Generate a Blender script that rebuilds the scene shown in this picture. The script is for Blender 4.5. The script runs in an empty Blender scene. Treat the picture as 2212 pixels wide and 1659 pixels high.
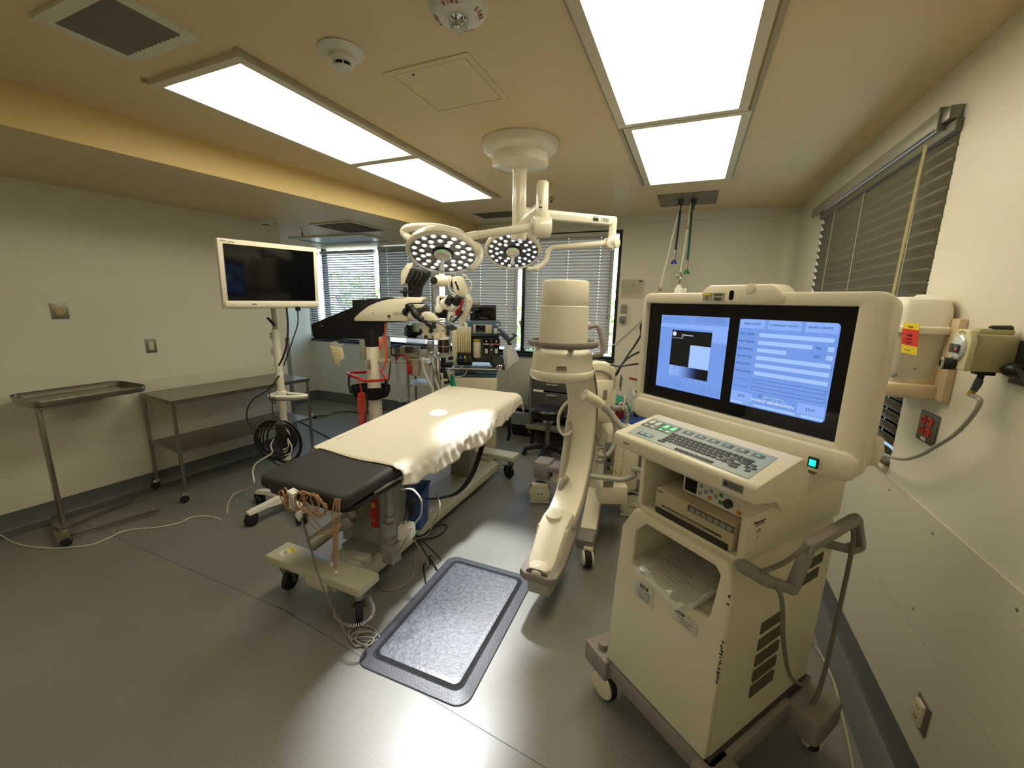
import bpy, bmesh, math, random
from mathutils import Vector, Matrix
random.seed(7)
PI = math.pi
COL = bpy.context.scene.collection

# ------------------------------------------------------------------ camera (solved from the room's vanishing lines)
CAMH, FPX, CX, CY = 1.70, 880.8, 1106.0, 829.5
YAW, PITCH, ROLL = -0.404597, 0.200058, -0.019545
_f = Vector((math.sin(YAW)*math.cos(PITCH), math.cos(YAW)*math.cos(PITCH), -math.sin(PITCH)))
_r = Vector((math.cos(YAW), -math.sin(YAW), 0))
_d = _f.cross(_r)
_r2 = _r*math.cos(ROLL) + _d*math.sin(ROLL)
_d2 = _d*math.cos(ROLL) - _r*math.sin(ROLL)
CAM = Vector((0, 0, CAMH))
def ray(px, py): return _r2*((px-CX)/FPX) + _d2*((py-CY)/FPX) + _f
def P(px, py, ax, val):                      # measured point of the photo on the plane ax = val
    d = ray(px, py); i = 'xyz'.index(ax); return CAM + d*((val-CAM[i])/d[i])
def D(px, py, depth): return CAM + ray(px, py)*depth
def floorpt(px, py, z=0.0): return P(px, py, 'z', z)

cam_d = bpy.data.cameras.new('camera'); cam = bpy.data.objects.new('camera', cam_d); COL.objects.link(cam)
cam_d.sensor_fit = 'HORIZONTAL'; cam_d.sensor_width = 36.0; cam_d.lens = FPX/2212*36.0
cam_d.clip_start = 0.02; cam_d.clip_end = 200
cam.matrix_world = Matrix(((_r2.x, -_d2.x, -_f.x, CAM.x), (_r2.y, -_d2.y, -_f.y, CAM.y), (_r2.z, -_d2.z, -_f.z, CAM.z), (0, 0, 0, 1)))
bpy.context.scene.camera = cam

# ------------------------------------------------------------------ materials
def lin(h):
    h = h.lstrip('#'); c = [int(h[i:i+2], 16)/255 for i in (0, 2, 4)]
    return tuple((x/12.92 if x <= .04045 else ((x+.055)/1.055)**2.4) for x in c) + (1.0,)
MATS = {}
def mat(name, col, rough=.5, metal=0.0, var=0.06, scale=8.0, bump=0.0, bscale=60.0, coat=0.0, emit=None, estr=0.0, trans=0.0, alpha=1.0, ior=1.45, sub=0.0, spec=.5):
    if name in MATS: return MATS[name]
    m = bpy.data.materials.new(name); m.use_nodes = True; nt = m.node_tree; b = nt.nodes['Principled BSDF']
    L = nt.links; N = nt.nodes.new
    tc = N('ShaderNodeTexCoord')
    c = lin(col) if isinstance(col, str) else tuple(col)+(1.0,)
    if var > 0:
        n = N('ShaderNodeTexNoise'); n.inputs['Scale'].default_value = scale; n.inputs['Detail'].default_value = 5
        L.new(tc.outputs['Object'], n.inputs['Vector'])
        mx = N('ShaderNodeMix'); mx.data_type = 'RGBA'
        mx.inputs[6].default_value = tuple(x*(1-var) for x in c[:3])+(1,); mx.inputs[7].default_value = tuple(min(1, x*(1+var)) for x in c[:3])+(1,)
        L.new(n.outputs['Fac'], mx.inputs[0]); L.new(mx.outputs[2], b.inputs['Base Color'])
        mr = N('ShaderNodeMapRange'); mr.inputs[3].default_value = max(0.02, rough-.05); mr.inputs[4].default_value = min(1, rough+.05)
        L.new(n.outputs['Fac'], mr.inputs[0]); L.new(mr.outputs[0], b.inputs['Roughness'])
    else:
        b.inputs['Base Color'].default_value = c; b.inputs['Roughness'].default_value = rough
    b.inputs['Metallic'].default_value = metal
    b.inputs['Specular IOR Level'].default_value = spec
    b.inputs['IOR'].default_value = ior
    if bump > 0:
        n2 = N('ShaderNodeTexNoise'); n2.inputs['Scale'].default_value = bscale; n2.inputs['Detail'].default_value = 3
        L.new(tc.outputs['Object'], n2.inputs['Vector'])
        bp = N('ShaderNodeBump'); bp.inputs['Strength'].default_value = bump; bp.inputs['Distance'].default_value = .004
        L.new(n2.outputs['Fac'], bp.inputs['Height']); L.new(bp.outputs[0], b.inputs['Normal'])
    if coat: b.inputs['Coat Weight'].default_value = coat; b.inputs['Coat Roughness'].default_value = .12
    if trans: b.inputs['Transmission Weight'].default_value = trans
    if alpha < 1: b.inputs['Alpha'].default_value = alpha
    if emit: b.inputs['Emission Color'].default_value = lin(emit) if isinstance(emit, str) else tuple(emit)+(1,); b.inputs['Emission Strength'].default_value = estr
    MATS[name] = m
    return m

# ------------------------------------------------------------------ mesh builder
def basis(d):
    d = Vector(d).normalized(); up = Vector((0, 0, 1)) if abs(d.z) < .95 else Vector((1, 0, 0))
    a = up.cross(d).normalized(); return a, d.cross(a), d
def rotm(rx=0, ry=0, rz=0): return Matrix.Rotation(rz, 4, 'Z') @ Matrix.Rotation(ry, 4, 'Y') @ Matrix.Rotation(rx, 4, 'X')
def spline(pts, n=8, closed=False):
    pts = [Vector(p) for p in pts]; out = []; m = len(pts)
    if m < 3: return pts
    rng = range(m) if closed else range(m-1)
    for i in rng:
        p0 = pts[(i-1) % m] if closed or i > 0 else pts[0]*2-pts[1]
        p1 = pts[i]; p2 = pts[(i+1) % m]
        p3 = pts[(i+2) % m] if closed or i+2 < m else pts[-1]*2-pts[-2]
        for k in range(n):
            t = k/n
            out.append(.5*((2*p1)+(p2-p0)*t+(2*p0-5*p1+4*p2-p3)*t*t+(3*p1-p0-3*p2+p3)*t**3))
    if not closed: out.append(pts[-1])
    return out
def rrect(w, h, r, n=5, cx=0, cy=0):          # rounded rectangle polygon
    r = min(r, w/2-1e-5, h/2-1e-5); pts = []
    for (x, y, a0) in ((w/2-r, h/2-r, 0), (-w/2+r, h/2-r, PI/2), (-w/2+r, -h/2+r, PI), (w/2-r, -h/2+r, 3*PI/2)):
        for k in range(n+1):
            a = a0+PI/2*k/n; pts.append((cx+x+r*math.cos(a), cy+y+r*math.sin(a)))
    return pts
class MB:
    def __init__(s, world=False): s.bm = bmesh.new(); s.world = world; s.mats = []; s.mi = 0
    def m(s, material):
        if material not in s.mats: s.mats.append(material)
        s.mi = s.mats.index(material); return s
    def _merge(s, b2, M=None):
        if M is not None: bmesh.ops.transform(b2, matrix=M, verts=b2.verts)
        for f in b2.faces: f.material_index = s.mi
        me = bpy.data.meshes.new('tmp'); b2.to_mesh(me); b2.free(); s.bm.from_mesh(me); bpy.data.meshes.remove(me)
        return s
    def box(s, c, size, rot=None, bev=0.0, seg=2):
        b = bmesh.new(); bmesh.ops.create_cube(b, size=1.0)
        bmesh.ops.scale(b, vec=Vector(size), verts=b.verts)
        if bev > 0: bmesh.ops.bevel(b, geom=list(b.edges), offset=min(bev, min(size)*.49), segments=seg, profile=.5, affect='EDGES')
        M = Matrix.Translation(Vector(c)) @ (rot if rot is not None else Matrix.Identity(4))
        return s._merge(b, M)
    def bar(s, p1, p2, w, h, bev=0.0, up=None):   # box from p1 to p2; w across, h along the up side
        p1, p2 = Vector(p1), Vector(p2); d = p2-p1
        if up is None: a, c, dd = basis(d)
        else:
            dd = d.normalized(); a = Vector(up).cross(dd).normalized(); c = dd.cross(a)
        M = Matrix(((a.x, c.x, dd.x, 0), (a.y, c.y, dd.y, 0), (a.z, c.z, dd.z, 0), (0, 0, 0, 1)))
        return s.box((p1+p2)/2, (w, h, d.length), M, bev)
    def cyl(s, p1, p2, r, r2=None, seg=24, bev=0.0):
        p1, p2 = Vector(p1), Vector(p2); r2 = r if r2 is None else r2; d = p2-p1; L = d.length
        pr = [(0, 0), (r, 0), (r2, L), (0, L)]
        if bev > 0: pr = [(0, 0), (r-bev, 0), (r-bev*.3, bev*.3), (r, bev), (r2, L-bev), (r2-bev*.3, L-bev*.3), (r2-bev, L), (0, L)]
        return s.lathe(pr, p1, d, seg)
    def lathe(s, prof, c=(0, 0, 0), ax=(0, 0, 1), seg=32, a0=0, a1=2*PI):
        c = Vector(c); A, B, Dv = basis(ax); rings = []; b = s.bm; full = abs(a1-a0-2*PI) < 1e-6
        n = seg if full else seg+1
        for (r, h) in prof:
            if r < 1e-7: rings.append([b.verts.new(c+Dv*h)]); continue
            rings.append([b.verts.new(c+Dv*h+(A*math.cos(a0+(a1-a0)*k/seg)+B*math.sin(a0+(a1-a0)*k/seg))*r) for k in range(n)])
        for i in range(len(rings)-1):
            q, w = rings[i], rings[i+1]
            for k in range(seg):
                k2 = (k+1) % n if full else k+1
                try:
                    if len(q) == 1 and len(w) == 1: continue
                    if len(q) == 1: f = b.faces.new((q[0], w[k2], w[k]))
                    elif len(w) == 1: f = b.faces.new((q[k], q[k2], w[0]))
                    else: f = b.faces.new((q[k], q[k2], w[k2], w[k]))
                    f.material_index = s.mi
                except ValueError: pass
        return s
    def tube(s, pts, r, seg=8, smooth=0, closed=False):
        if smooth: pts = spline(pts, smooth, closed)
        pts = [Vector(p) for p in pts]; n = len(pts); b = s.bm; rings = []
        rr = r if isinstance(r, (list, tuple)) else None
        prev = None
        for i, p in enumerate(pts):
            if closed: t = pts[(i+1) % n]-pts[i-1]
            else: t = pts[min(i+1, n-1)]-pts[max(i-1, 0)]
            if t.length < 1e-9: t = Vector((0, 0, 1))
            t.normalize()
            if prev is None: a = basis(t)[0]
            else:
                a = prev-t*prev.dot(t)
                a = a.normalized() if a.length > 1e-6 else basis(t)[0]
            prev = a; c = t.cross(a)
            R = r if rr is None else rr[min(len(rr)-1, int(i*(len(rr)-1)/(n-1)+.5))]
            rings.append([b.verts.new(p+(a*math.cos(2*PI*k/seg)+c*math.sin(2*PI*k/seg))*R) for k in range(seg)])
        for i in range(n if closed else n-1):
            q, w = rings[i], rings[(i+1) % n]
            for k in range(seg):
                f = b.faces.new((q[k], q[(k+1) % seg], w[(k+1) % seg], w[k])); f.material_index = s.mi
        if not closed:
            f = b.faces.new(list(reversed(rings[0]))); f.material_index = s.mi
            f = b.faces.new(rings[-1]); f.material_index = s.mi
        return s
    def prism(s, poly, o=(0, 0, 0), ex=(1, 0, 0), ey=(0, 1, 0), h=.1, bev=0.0, hole=None):   # polygon in (ex,ey), extruded along ex x ey by h (centred if tuple)
        o, ex, ey = Vector(o), Vector(ex).normalized(), Vector(ey).normalized(); ez = ex.cross(ey).normalized()
        b = bmesh.new()
        z0 = 0
        lo = [b.verts.new(o+ex*x+ey*y) for x, y in poly]; hi = [b.verts.new(o+ex*x+ey*y+ez*h) for x, y in poly]
        n = len(poly)
        if hole:
            l2 = [b.verts.new(o+ex*x+ey*y) for x, y in hole]; h2 = [b.verts.new(o+ex*x+ey*y+ez*h) for x, y in hole]
            m_ = len(hole)
            # bridge by nearest mapping (same count expected)
            for i in range(n):
                j = (i+1) % n
                b.faces.new((lo[j], lo[i], l2[i], l2[j])); b.faces.new((hi[i], hi[j], h2[j], h2[i])); b.faces.new((l2[i], l2[j], h2[j], h2[i]) if h > 0 else (l2[j], l2[i], h2[i], h2[j]))
        else:
            b.faces.new(list(reversed(lo))); b.faces.new(hi)
        for i in range(n):
            j = (i+1) % n; b.faces.new((lo[i], lo[j], hi[j], hi[i]))
        bmesh.ops.recalc_face_normals(b, faces=b.faces)
        if bev > 0:
            es = [e for e in b.edges if len(e.link_faces) == 2 and e.calc_face_angle(0) > .6]
            bmesh.ops.bevel(b, geom=es, offset=bev, segments=2, profile=.5, affect='EDGES')
        return s._merge(b)
    def loft(s, rings, caps=True, closed=True):     # rings: equal-length lists of points
        b = s.bm; R = [[b.verts.new(Vector(p)) for p in r] for r in rings]
        n = len(R[0])
        for i in range(len(R)-1):
            for k in range(n if closed else n-1):
                k2 = (k+1) % n
                f = b.faces.new((R[i][k], R[i][k2], R[i+1][k2], R[i+1][k])); f.material_index = s.mi
        if caps:
            f = b.faces.new(list(reversed(R[0]))); f.material_index = s.mi
            f = b.faces.new(R[-1]); f.material_index = s.mi
        return s
    def quad(s, a, b_, c, d):
        f = s.bm.faces.new([s.bm.verts.new(Vector(p)) for p in (a, b_, c, d)]); f.material_index = s.mi; return s
    def sphere(s, c, r, sc=(1, 1, 1), seg=20):
        b = bmesh.new(); bmesh.ops.create_uvsphere(b, u_segments=seg, v_segments=max(6, seg//2), radius=r)
        return s._merge(b, Matrix.Translation(Vector(c)) @ Matrix.Diagonal((*sc, 1)))
    def text(s, txt, o, ex, ey, size, depth=.0006, align='CENTER', font=None):
        cu = bpy.data.curves.new('t', 'FONT'); cu.body = txt; cu.size = size; cu.extrude = depth; cu.align_x = align; cu.align_y = 'CENTER'
        cu.resolution_u = 2
        ob = bpy.data.objects.new('t', cu); COL.objects.link(ob)
        dg = bpy.context.evaluated_depsgraph_get(); me = bpy.data.meshes.new_from_object(ob.evaluated_get(dg))
        bpy.data.objects.remove(ob); bpy.data.curves.remove(cu)
        ex, ey = Vector(ex).normalized(), Vector(ey).normalized(); ez = ex.cross(ey); o = Vector(o)
        M = Matrix(((ex.x, ey.x, ez.x, o.x), (ex.y, ey.y, ez.y, o.y), (ex.z, ey.z, ez.z, o.z), (0, 0, 0, 1)))
        b = bmesh.new(); b.from_mesh(me); bpy.data.meshes.remove(me)
        return s._merge(b, M)
    def xf(s, M): bmesh.ops.transform(s.bm, matrix=M, verts=s.bm.verts); return s
    def obj(s, name, material=None, parent=None, smooth=35, world=None):
        if material is not None and not s.mats: s.mats = [material]
        world = s.world if world is None else world
        if parent is not None and world: bmesh.ops.transform(s.bm, matrix=RM[parent.name].inverted(), verts=s.bm.verts)
        if smooth:
            bmesh.ops.recalc_face_normals(s.bm, faces=s.bm.faces) if smooth != 36 else None
            th = math.radians(smooth)
            for f in s.bm.faces: f.smooth = True
            for e in s.bm.edges:
                if len(e.link_faces) != 2 or e.calc_face_angle(0) > th: e.smooth = False
        me = bpy.data.meshes.new(name); s.bm.to_mesh(me); s.bm.free()
        for mm in s.mats: me.materials.append(mm)
        o = bpy.data.objects.new(name, me); COL.objects.link(o)
        if parent is not None: o.parent = parent; RM[o.name] = RM[parent.name]
        else: RM[o.name] = Matrix.Identity(4)
        return o
RM = {}
def thing(name, label, cat, loc=(0, 0, 0), rz=0.0, group=None):
    o = bpy.data.objects.new(name, None); COL.objects.link(o); o.empty_display_size = .1
    o.location = Vector(loc); o.rotation_euler = (0, 0, rz)
    RM[o.name] = Matrix.Translation(Vector(loc)) @ Matrix.Rotation(rz, 4, 'Z')
    o['label'] = label; o['category'] = cat
    if group: o['group'] = group
    return o
def tag(o, label, cat, group=None, kind=None):
    o['label'] = label; o['category'] = cat
    if group: o['group'] = group
    if kind: o['kind'] = kind
    return o
def struct(o): o['kind'] = 'structure'; return o
def copy_tree(o, loc=None, rz=None, label=None, parent=None):
    c = o.copy(); COL.objects.link(c)
    if parent is not None: c.parent = parent
    if loc is not None: c.location = Vector(loc)
    if rz is not None: c.rotation_euler = (0, 0, rz)
    if label: c['label'] = label
    for ch in [x for x in bpy.data.objects if x.parent == o]: copy_tree(ch, parent=c)
    return c
def coil(c, ax, r, turns, pitch, n=14, jit=0.0, a0=0):
    A, B, Dv = basis(ax); c = Vector(c); out = []
    for i in range(int(turns*n)+1):
        a = a0+2*PI*i/n; k = i/n
        rr = r*(1+jit*math.sin(k*2.3+1)*.5+jit*math.sin(k*5.1)*.5)
        out.append(c+Dv*(pitch*k+jit*r*.3*math.sin(a*.37))+(A*math.cos(a)+B*math.sin(a))*rr)
    return out
# ------------------------------------------------------------------ palette
WALL = mat('wall_paint', '#dbd6c3', .42, var=.02, scale=3, bump=.04, bscale=180)
CEIL = mat('ceiling_paint', '#dac79c', .5, var=.02, scale=2, bump=.05, bscale=120)
PANELW = mat('wall_protection_sheet', '#ccc6b2', .38, var=.03, scale=4, bump=.06, bscale=220)
BASE = mat('cove_base_vinyl', '#5a5c58', .45, var=.06)
CREAM = mat('cream_plastic', '#d8d0b4', .38, var=.02, scale=3, bump=.02, bscale=400)
CREAM2 = mat('pale_cream_enamel', '#ded6bd', .3, var=.02)
WHITEP = mat('white_plastic', '#dcd8cc', .35, var=.02)
TAUPE = mat('taupe_grey_plastic', '#857c74', .45, var=.03)
GREYP = mat('grey_plastic', '#77756c', .5, var=.04)
DARK = mat('black_plastic', '#141413', .4, var=.1)
RUBBER = mat('black_rubber', '#191918', .65, var=.15)
STEEL = mat('brushed_steel', '#a8a49a', .28, metal=1.0, var=.06, scale=20)
STEELD = mat('dull_steel', '#8c887c', .42, metal=.9, var=.08, scale=14)
CHROME = mat('chrome', '#d8d8d4', .12, metal=1.0, var=.03)
PADV = mat('charcoal_vinyl_pad', '#2e2c2a', .66, var=.08, scale=5, bump=.08, bscale=90)
SHEET = mat('white_cotton_sheet', '#d9d2c0', .85, var=.02, scale=4, bump=.12, bscale=300)
BRONZE = mat('dark_bronze_aluminium', '#2a2622', .45, metal=.4, var=.1)
CABLEW = mat('white_cable', '#c9c6b8', .5, var=.05)
CABLEK = mat('black_cable', '#151514', .5, var=.1)
HOSE = mat('grey_hose', '#a19d8f', .5, var=.04)
RED = mat('red_rubber', '#b5271a', .4, var=.08)
YELLOW = mat('yellow_label', '#e2c91b', .5, var=.03)
REDL = mat('red_label', '#d02a1c', .5, var=.03)
BLACKT = mat('black_ink', '#161616', .6, var=0)
PAPER = mat('white_paper', '#d9d6ca', .7, var=.03, scale=20)
CLEAR = mat('clear_plastic', '#e8ecea', .08, var=0, trans=1.0, ior=1.15)
FROST = mat('frosted_polypropylene', '#e8e2d2', .35, var=.03, trans=.45, ior=1.2)
SCREENOFF = mat('dark_glass', '#07080c', .08, var=0)
TEAL = mat('teal_plastic', '#15866a', .45, var=.05)
BLUEP = mat('blue_plastic', '#2d4f86', .5, var=.06)

CZ = 2.66; BY = 5.0; RX = .887
def floor_material():
    m = bpy.data.materials.new('sheet_vinyl_floor'); m.use_nodes = True; nt = m.node_tree; b = nt.nodes['Principled BSDF']; N = nt.nodes.new; L = nt.links
    tc = N('ShaderNodeTexCoord')
    n1 = N('ShaderNodeTexNoise'); n1.inputs['Scale'].default_value = 260; n1.inputs['Detail'].default_value = 2
    n2 = N('ShaderNodeTexNoise'); n2.inputs['Scale'].default_value = 1.3; n2.inputs['Detail'].default_value = 6
    L.new(tc.outputs['Object'], n1.inputs['Vector']); L.new(tc.outputs['Object'], n2.inputs['Vector'])
    r = N('ShaderNodeValToRGB'); e = r.color_ramp.elements
    e[0].position = .3; e[0].color = lin('#6e6d66'); e[1].position = .72; e[1].color = lin('#8b897e')
    L.new(n1.outputs['Fac'], r.inputs[0])
    mx = N('ShaderNodeMix'); mx.data_type = 'RGBA'; mx.blend_type = 'MULTIPLY'; mx.inputs[0].default_value = 1
    r2 = N('ShaderNodeValToRGB'); r2.color_ramp.elements[0].color = (.84, .84, .84, 1); r2.color_ramp.elements[1].color = (1, 1, 1, 1)
    r2.color_ramp.elements[0].position = .35; r2.color_ramp.elements[1].position = .65
    L.new(n2.outputs['Fac'], r2.inputs[0]); L.new(r.outputs[0], mx.inputs[6]); L.new(r2.outputs[0], mx.inputs[7]); L.new(mx.outputs[2], b.inputs['Base Color'])
    mr = N('ShaderNodeMapRange'); mr.inputs[3].default_value = .30; mr.inputs[4].default_value = .46
    L.new(n2.outputs['Fac'], mr.inputs[0]); L.new(mr.outputs[0], b.inputs['Roughness'])
    bp = N('ShaderNodeBump'); bp.inputs['Strength'].default_value = .08; bp.inputs['Distance'].default_value = .002
    L.new(n1.outputs['Fac'], bp.inputs['Height']); L.new(bp.outputs[0], b.inputs['Normal'])
    return m
FLOORM = floor_material()
YB = -3.2                                       # wall behind the camera
def lwx(y): return -4.37 + .09*(y-1.0)           # the left wall runs slightly out of square
AX = -5.82; LEND = 3.26
# floor
b = MB(); b.box(((AX+RX)/2, (YB+BY)/2, -.03), (RX-AX+.4, BY-YB+.4, .06)); fl = struct(b.obj('floor', FLOORM))
# welded seams of the sheet floor
SEAM = mat('floor_weld_seam', '#4f5252', .5, var=0)
b = MB()
for (a, c) in (((600, 1310), (1180, 1659)), ((180, 1130), (640, 1330)), ((1215, 1075), (1100, 985))):
    p, q = floorpt(*a), floorpt(*c); b.bar(p+Vector((0, 0, .0004)), q+Vector((0, 0, .0004)), .003, .001)
o = b.obj('trim_1', SEAM); struct(o)
# ceiling (main) with bulkhead along the back wall
b = MB(); b.box(((-3.2+RX)/2, (YB+BY)/2, CZ+.03), (RX+3.4+.2, BY-YB+.3, .06)); struct(b.obj('ceiling', CEIL))
def sfx(y): return -3.15+.125*y
SZ = 2.46
# soffit over the left side (golden face, lower ceiling behind it)
b = MB()
y0, y1 = YB-.05, 4.02
pts = [(sfx(y0), y0), (sfx(y1), y1), (sfx(y1)-.0, BY+.1), (-6.1, BY+.1), (-6.1, y0)]
b.prism(pts, (0, 0, SZ), h=CZ-SZ+.04, bev=0)
lo_ = struct(b.obj('ceiling_lower', CEIL)); lo_.data.materials.append(mat('golden_soffit_face', '#dcc285', .5, var=.02))
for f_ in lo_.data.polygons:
    if abs(f_.normal.z) < .5: f_.material_index = 1  # vertical faces take a more golden tone than the underside
b = MB(); b.prism([(RX+.1, BY-.05), (RX+.1, BY+.1), (sfx(y1), BY+.1), (sfx(y1), BY-.05)], (0, 0, 2.585), h=.1); struct(b.obj('trim_3', WALL))
# left wall + return + alcove
b = MB(); b.prism([(lwx(YB-.1), YB-.1), (lwx(LEND), LEND), (lwx(LEND)-.12, LEND), (lwx(YB-.1)-.12, YB-.1)], (0, 0, 0), h=SZ+.02); struct(b.obj('wall_left', WALL))
b = MB(); b.prism([(lwx(LEND), LEND-.001), (lwx(LEND), LEND+.001), (AX, LEND+.001), (AX, LEND-.1), (lwx(LEND)-.11, LEND-.1)], (0, 0, 0), h=SZ+.02); struct(b.obj('wall_alcove_front', WALL))
b = MB(); b.box((AX-.05, (LEND+BY)/2-.1, SZ/2), (.1, BY-LEND+.4, SZ+.02)); struct(b.obj('wall_alcove', WALL))
# metal corner guard on the end of the left wall
b = MB(); cg = Vector((lwx(LEND), LEND, 0)); b.box((cg.x+.0015, cg.y-.024, .70), (.003, .05, 1.1)); b.box((cg.x-.024, cg.y+.002, .70), (.05, .003, 1.1)); struct(b.obj('trim_4', STEELD))
b = MB(); b.box(((AX+RX)/2, YB-.05, CZ/2), (RX-AX+.6, .1, CZ)); struct(b.obj('wall_front', WALL))

# ---- back wall with the long window opening
WX0, WX1, WZ0, WZ1 = AX, -.80, 1.02, 2.53
def boxes(name, lst, m):
    b = MB()
    for x0, x1, y0_, y1_, z0, z1 in lst: b.box(((x0+x1)/2, (y0_+y1_)/2, (z0+z1)/2), (x1-x0, y1_-y0_, z1-z0))
    return b.obj(name, m)
struct(boxes('wall_back', [(AX-.1, RX+.1, BY, BY+.14, 0, WZ0), (WX1, RX+.1, BY, BY+.14, WZ0, CZ), (AX-.1, WX1, BY, BY+.14, WZ1, CZ)], WALL))
# ---- right wall with window opening  (y 2.25..4.13, z .985..2.49)
RY0, RY1, RZ0, RZ1 = 2.27, 4.10, .985, 2.47
struct(boxes('wall_right', [(RX, RX+.14, YB-.1, RY0, 0, CZ), (RX, RX+.14, RY1, BY+.14, 0, CZ), (RX, RX+.14, RY0, RY1, 0, RZ0), (RX, RX+.14, RY0, RY1, RZ1, CZ)], WALL))
# rounded corner between back and right wall
b = MB(); prof = [(RX+.01, BY+.01)]
for k in range(9):
    a = PI/2*k/8; prof.append((RX-.11+.11*math.cos(a)+.0, BY-.11+.11*math.sin(a)))
b.prism(prof, (0, 0, 0), h=CZ); struct(b.obj('wall_corner', WALL))
# wall protection sheet (right wall, two courses)
b = MB(); b.box((RX-.0015, (YB+RY1+.6)/2, .325), (.003, RY1+.6-YB, .385)); struct(b.obj('trim_5', PANELW))
b = MB(); b.box((RX-.002, (YB+RY1+.6)/2, .742), (.004, RY1+.6-YB, .44)); struct(b.obj('trim_6', PANELW))
b = MB()
for (px, py) in ((1921, 1058), (2015, 1152), (2197, 1317), (1973, 1315)): 
    p = P(px, py, 'x', RX-.004); b.sphere(p, .006, (.5, 1, 1), 8)
b.obj('trim_7', GREYP); struct(bpy.data.objects['trim_7'])
# left wall protection sheet edge line
b = MB(); b.prism([(lwx(YB)+.003, YB), (lwx(LEND)+.003, LEND-.03), (lwx(LEND)-.02, LEND-.03), (lwx(YB)-.02, YB)], (0, 0, .14), h=.83); struct(b.obj('trim_8', mat('left_wall_sheet', '#d3ceb9', .35, var=.02)))
# ---- coved vinyl base
def base(name, pts, side):
    b = MB(); n = len(pts); prof = [(0, .135), (.006, .135), (.008, .03), (.02, .012), (.045, .003), (.12, .001), (.12, -.01), (0, -.01)]
    rings = []
    for i, p in enumerate(pts):
        t = (Vector(pts[min(i+1, n-1)])-Vector(pts[max(i-1, 0)])).normalized(); nn = Vector((-t.y, t.x))*side
        if 0 < i < n-1:
            t1 = (Vector(pts[i])-Vector(pts[i-1])).normalized(); nn /= max(.3, abs(nn.dot(Vector((-t1.y, t1.x)))))
        rings.append([(p[0]+nn.x*u, p[1]+nn.y*u, z) for u, z in prof])
    b.loft(rings); return struct(b.obj(name, BASE))
base('baseboard_right', [(RX, YB), (RX, BY-.12)], 1)
base('baseboard_back', [(RX-.12, BY), (AX, BY)], 1)
base('baseboard_left', [(lwx(LEND)-.0, LEND), (lwx(YB), YB)], 1)
base('baseboard_alcove', [(AX, BY), (AX, LEND)], 1)
# ---- curved outside world: ground, foliage and far building light seen through slats
SKYM = None
def outside():
    b = MB(); b.box((-2, 14, -.2), (40, 16, .1)); g = b.obj('floor_outside', mat('paving_outside', '#b9b4a8', .8)); struct(g)
    b = MB(); b.box((9, 3, -.2), (16, 30, .1)); g = b.obj('floor_outside_right', mat('paving_outside', '#b9b4a8', .8)); struct(g)
outside()
LEAF = mat('shrub_leaves', '#a6c46a', .6, var=.35, scale=6)
BARK = mat('shrub_stem', '#5a4a35', .8)
def shrub(x, y, h, w, n, label):
    t = thing('garden_shrub', label, 'shrub', (x, y, -.15), 0, 'shrubs outside the window')
    b = MB()
    for k in range(5):
        a = random.random()*6.28; b.tube([(0, 0, 0), (.1*math.cos(a), .1*math.sin(a), h*.4), (w*.3*math.cos(a), w*.3*math.sin(a), h*.8)], .02, 5, 4)
    b.obj('stem', BARK, t)
    b = MB()
    for k in range(n):
        u = random.random(); a = random.random()*6.28; r = w*.5*math.sqrt(random.random()); z = h*(.25+.75*u)
        c = Vector((r*math.cos(a), r*math.sin(a), z)); s = .05+.05*random.random()
        R = rotm(random.random()*3, random.random()*3, random.random()*3)
        q = [c+(R @ Vector(v)) for v in ((-s, 0, 0), (0, -s*.5, .01), (s, 0, 0), (0, s*.5, .01))]
        b.quad(*q)
    b.obj('foliage', LEAF, t, smooth=0)
shrub(-6.9, 7.2, 2.4, 1.5, 380, 'tall green shrub outside the left end of the window')
shrub(-2.6, 7.0, 1.9, 1.1, 500, 'green shrub outside showing in the gap between the blinds')
shrub(-.9, 7.4, 2.2, .9, 400, 'green shrub outside beyond the right edge of the long window')
# ---- window frames
def frame_window(name, segs, head, sill, y, m):
    root = thing(name, 'x', 'x', (segs[0], y, sill)); del root['label']; del root['category']; root['kind'] = 'structure'
    b = MB(True)
    b.box(((segs[0]+segs[-1])/2, y, sill+.018), (segs[-1]-segs[0], .10, .036), bev=.003)
    b.box(((segs[0]+segs[-1])/2, y, head-.018), (segs[-1]-segs[0], .10, .036), bev=.003)
    for x in (segs[0]+.02, segs[-1]-.02): b.box((x, y, (head+sill)/2), (.04, .10, head-sill-.072), bev=.003)
    b.obj('window_frame', m, root)
    for x in segs[1:-1]:
        b = MB(True); b.box((x, y, (head+sill)/2), (.05, .07, head-sill-.072), bev=.003); b.obj('mullion', m, root)
    for i in range(len(segs)-1):
        b = MB(True); b.box(((segs[i]+segs[i+1])/2, y+.01, (head+sill)/2), (segs[i+1]-segs[i]-.04, .005, head-sill-.06)); b.obj('pane', mat('window_glass', '#f4f8f6', .02, var=0, trans=1.0, ior=1.01, spec=.3), root)
    b = MB(True); b.box(((segs[0]+segs[-1])/2, y-.055, sill-.012), (segs[-1]-segs[0], .10, .03), bev=.004); b.obj('window_sill', m, root)
    return root
frame_window('window_1', [WX0, -5.50, -4.35, -3.19, -2.02, WX1], WZ1, WZ0, BY+.07, BRONZE)
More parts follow.
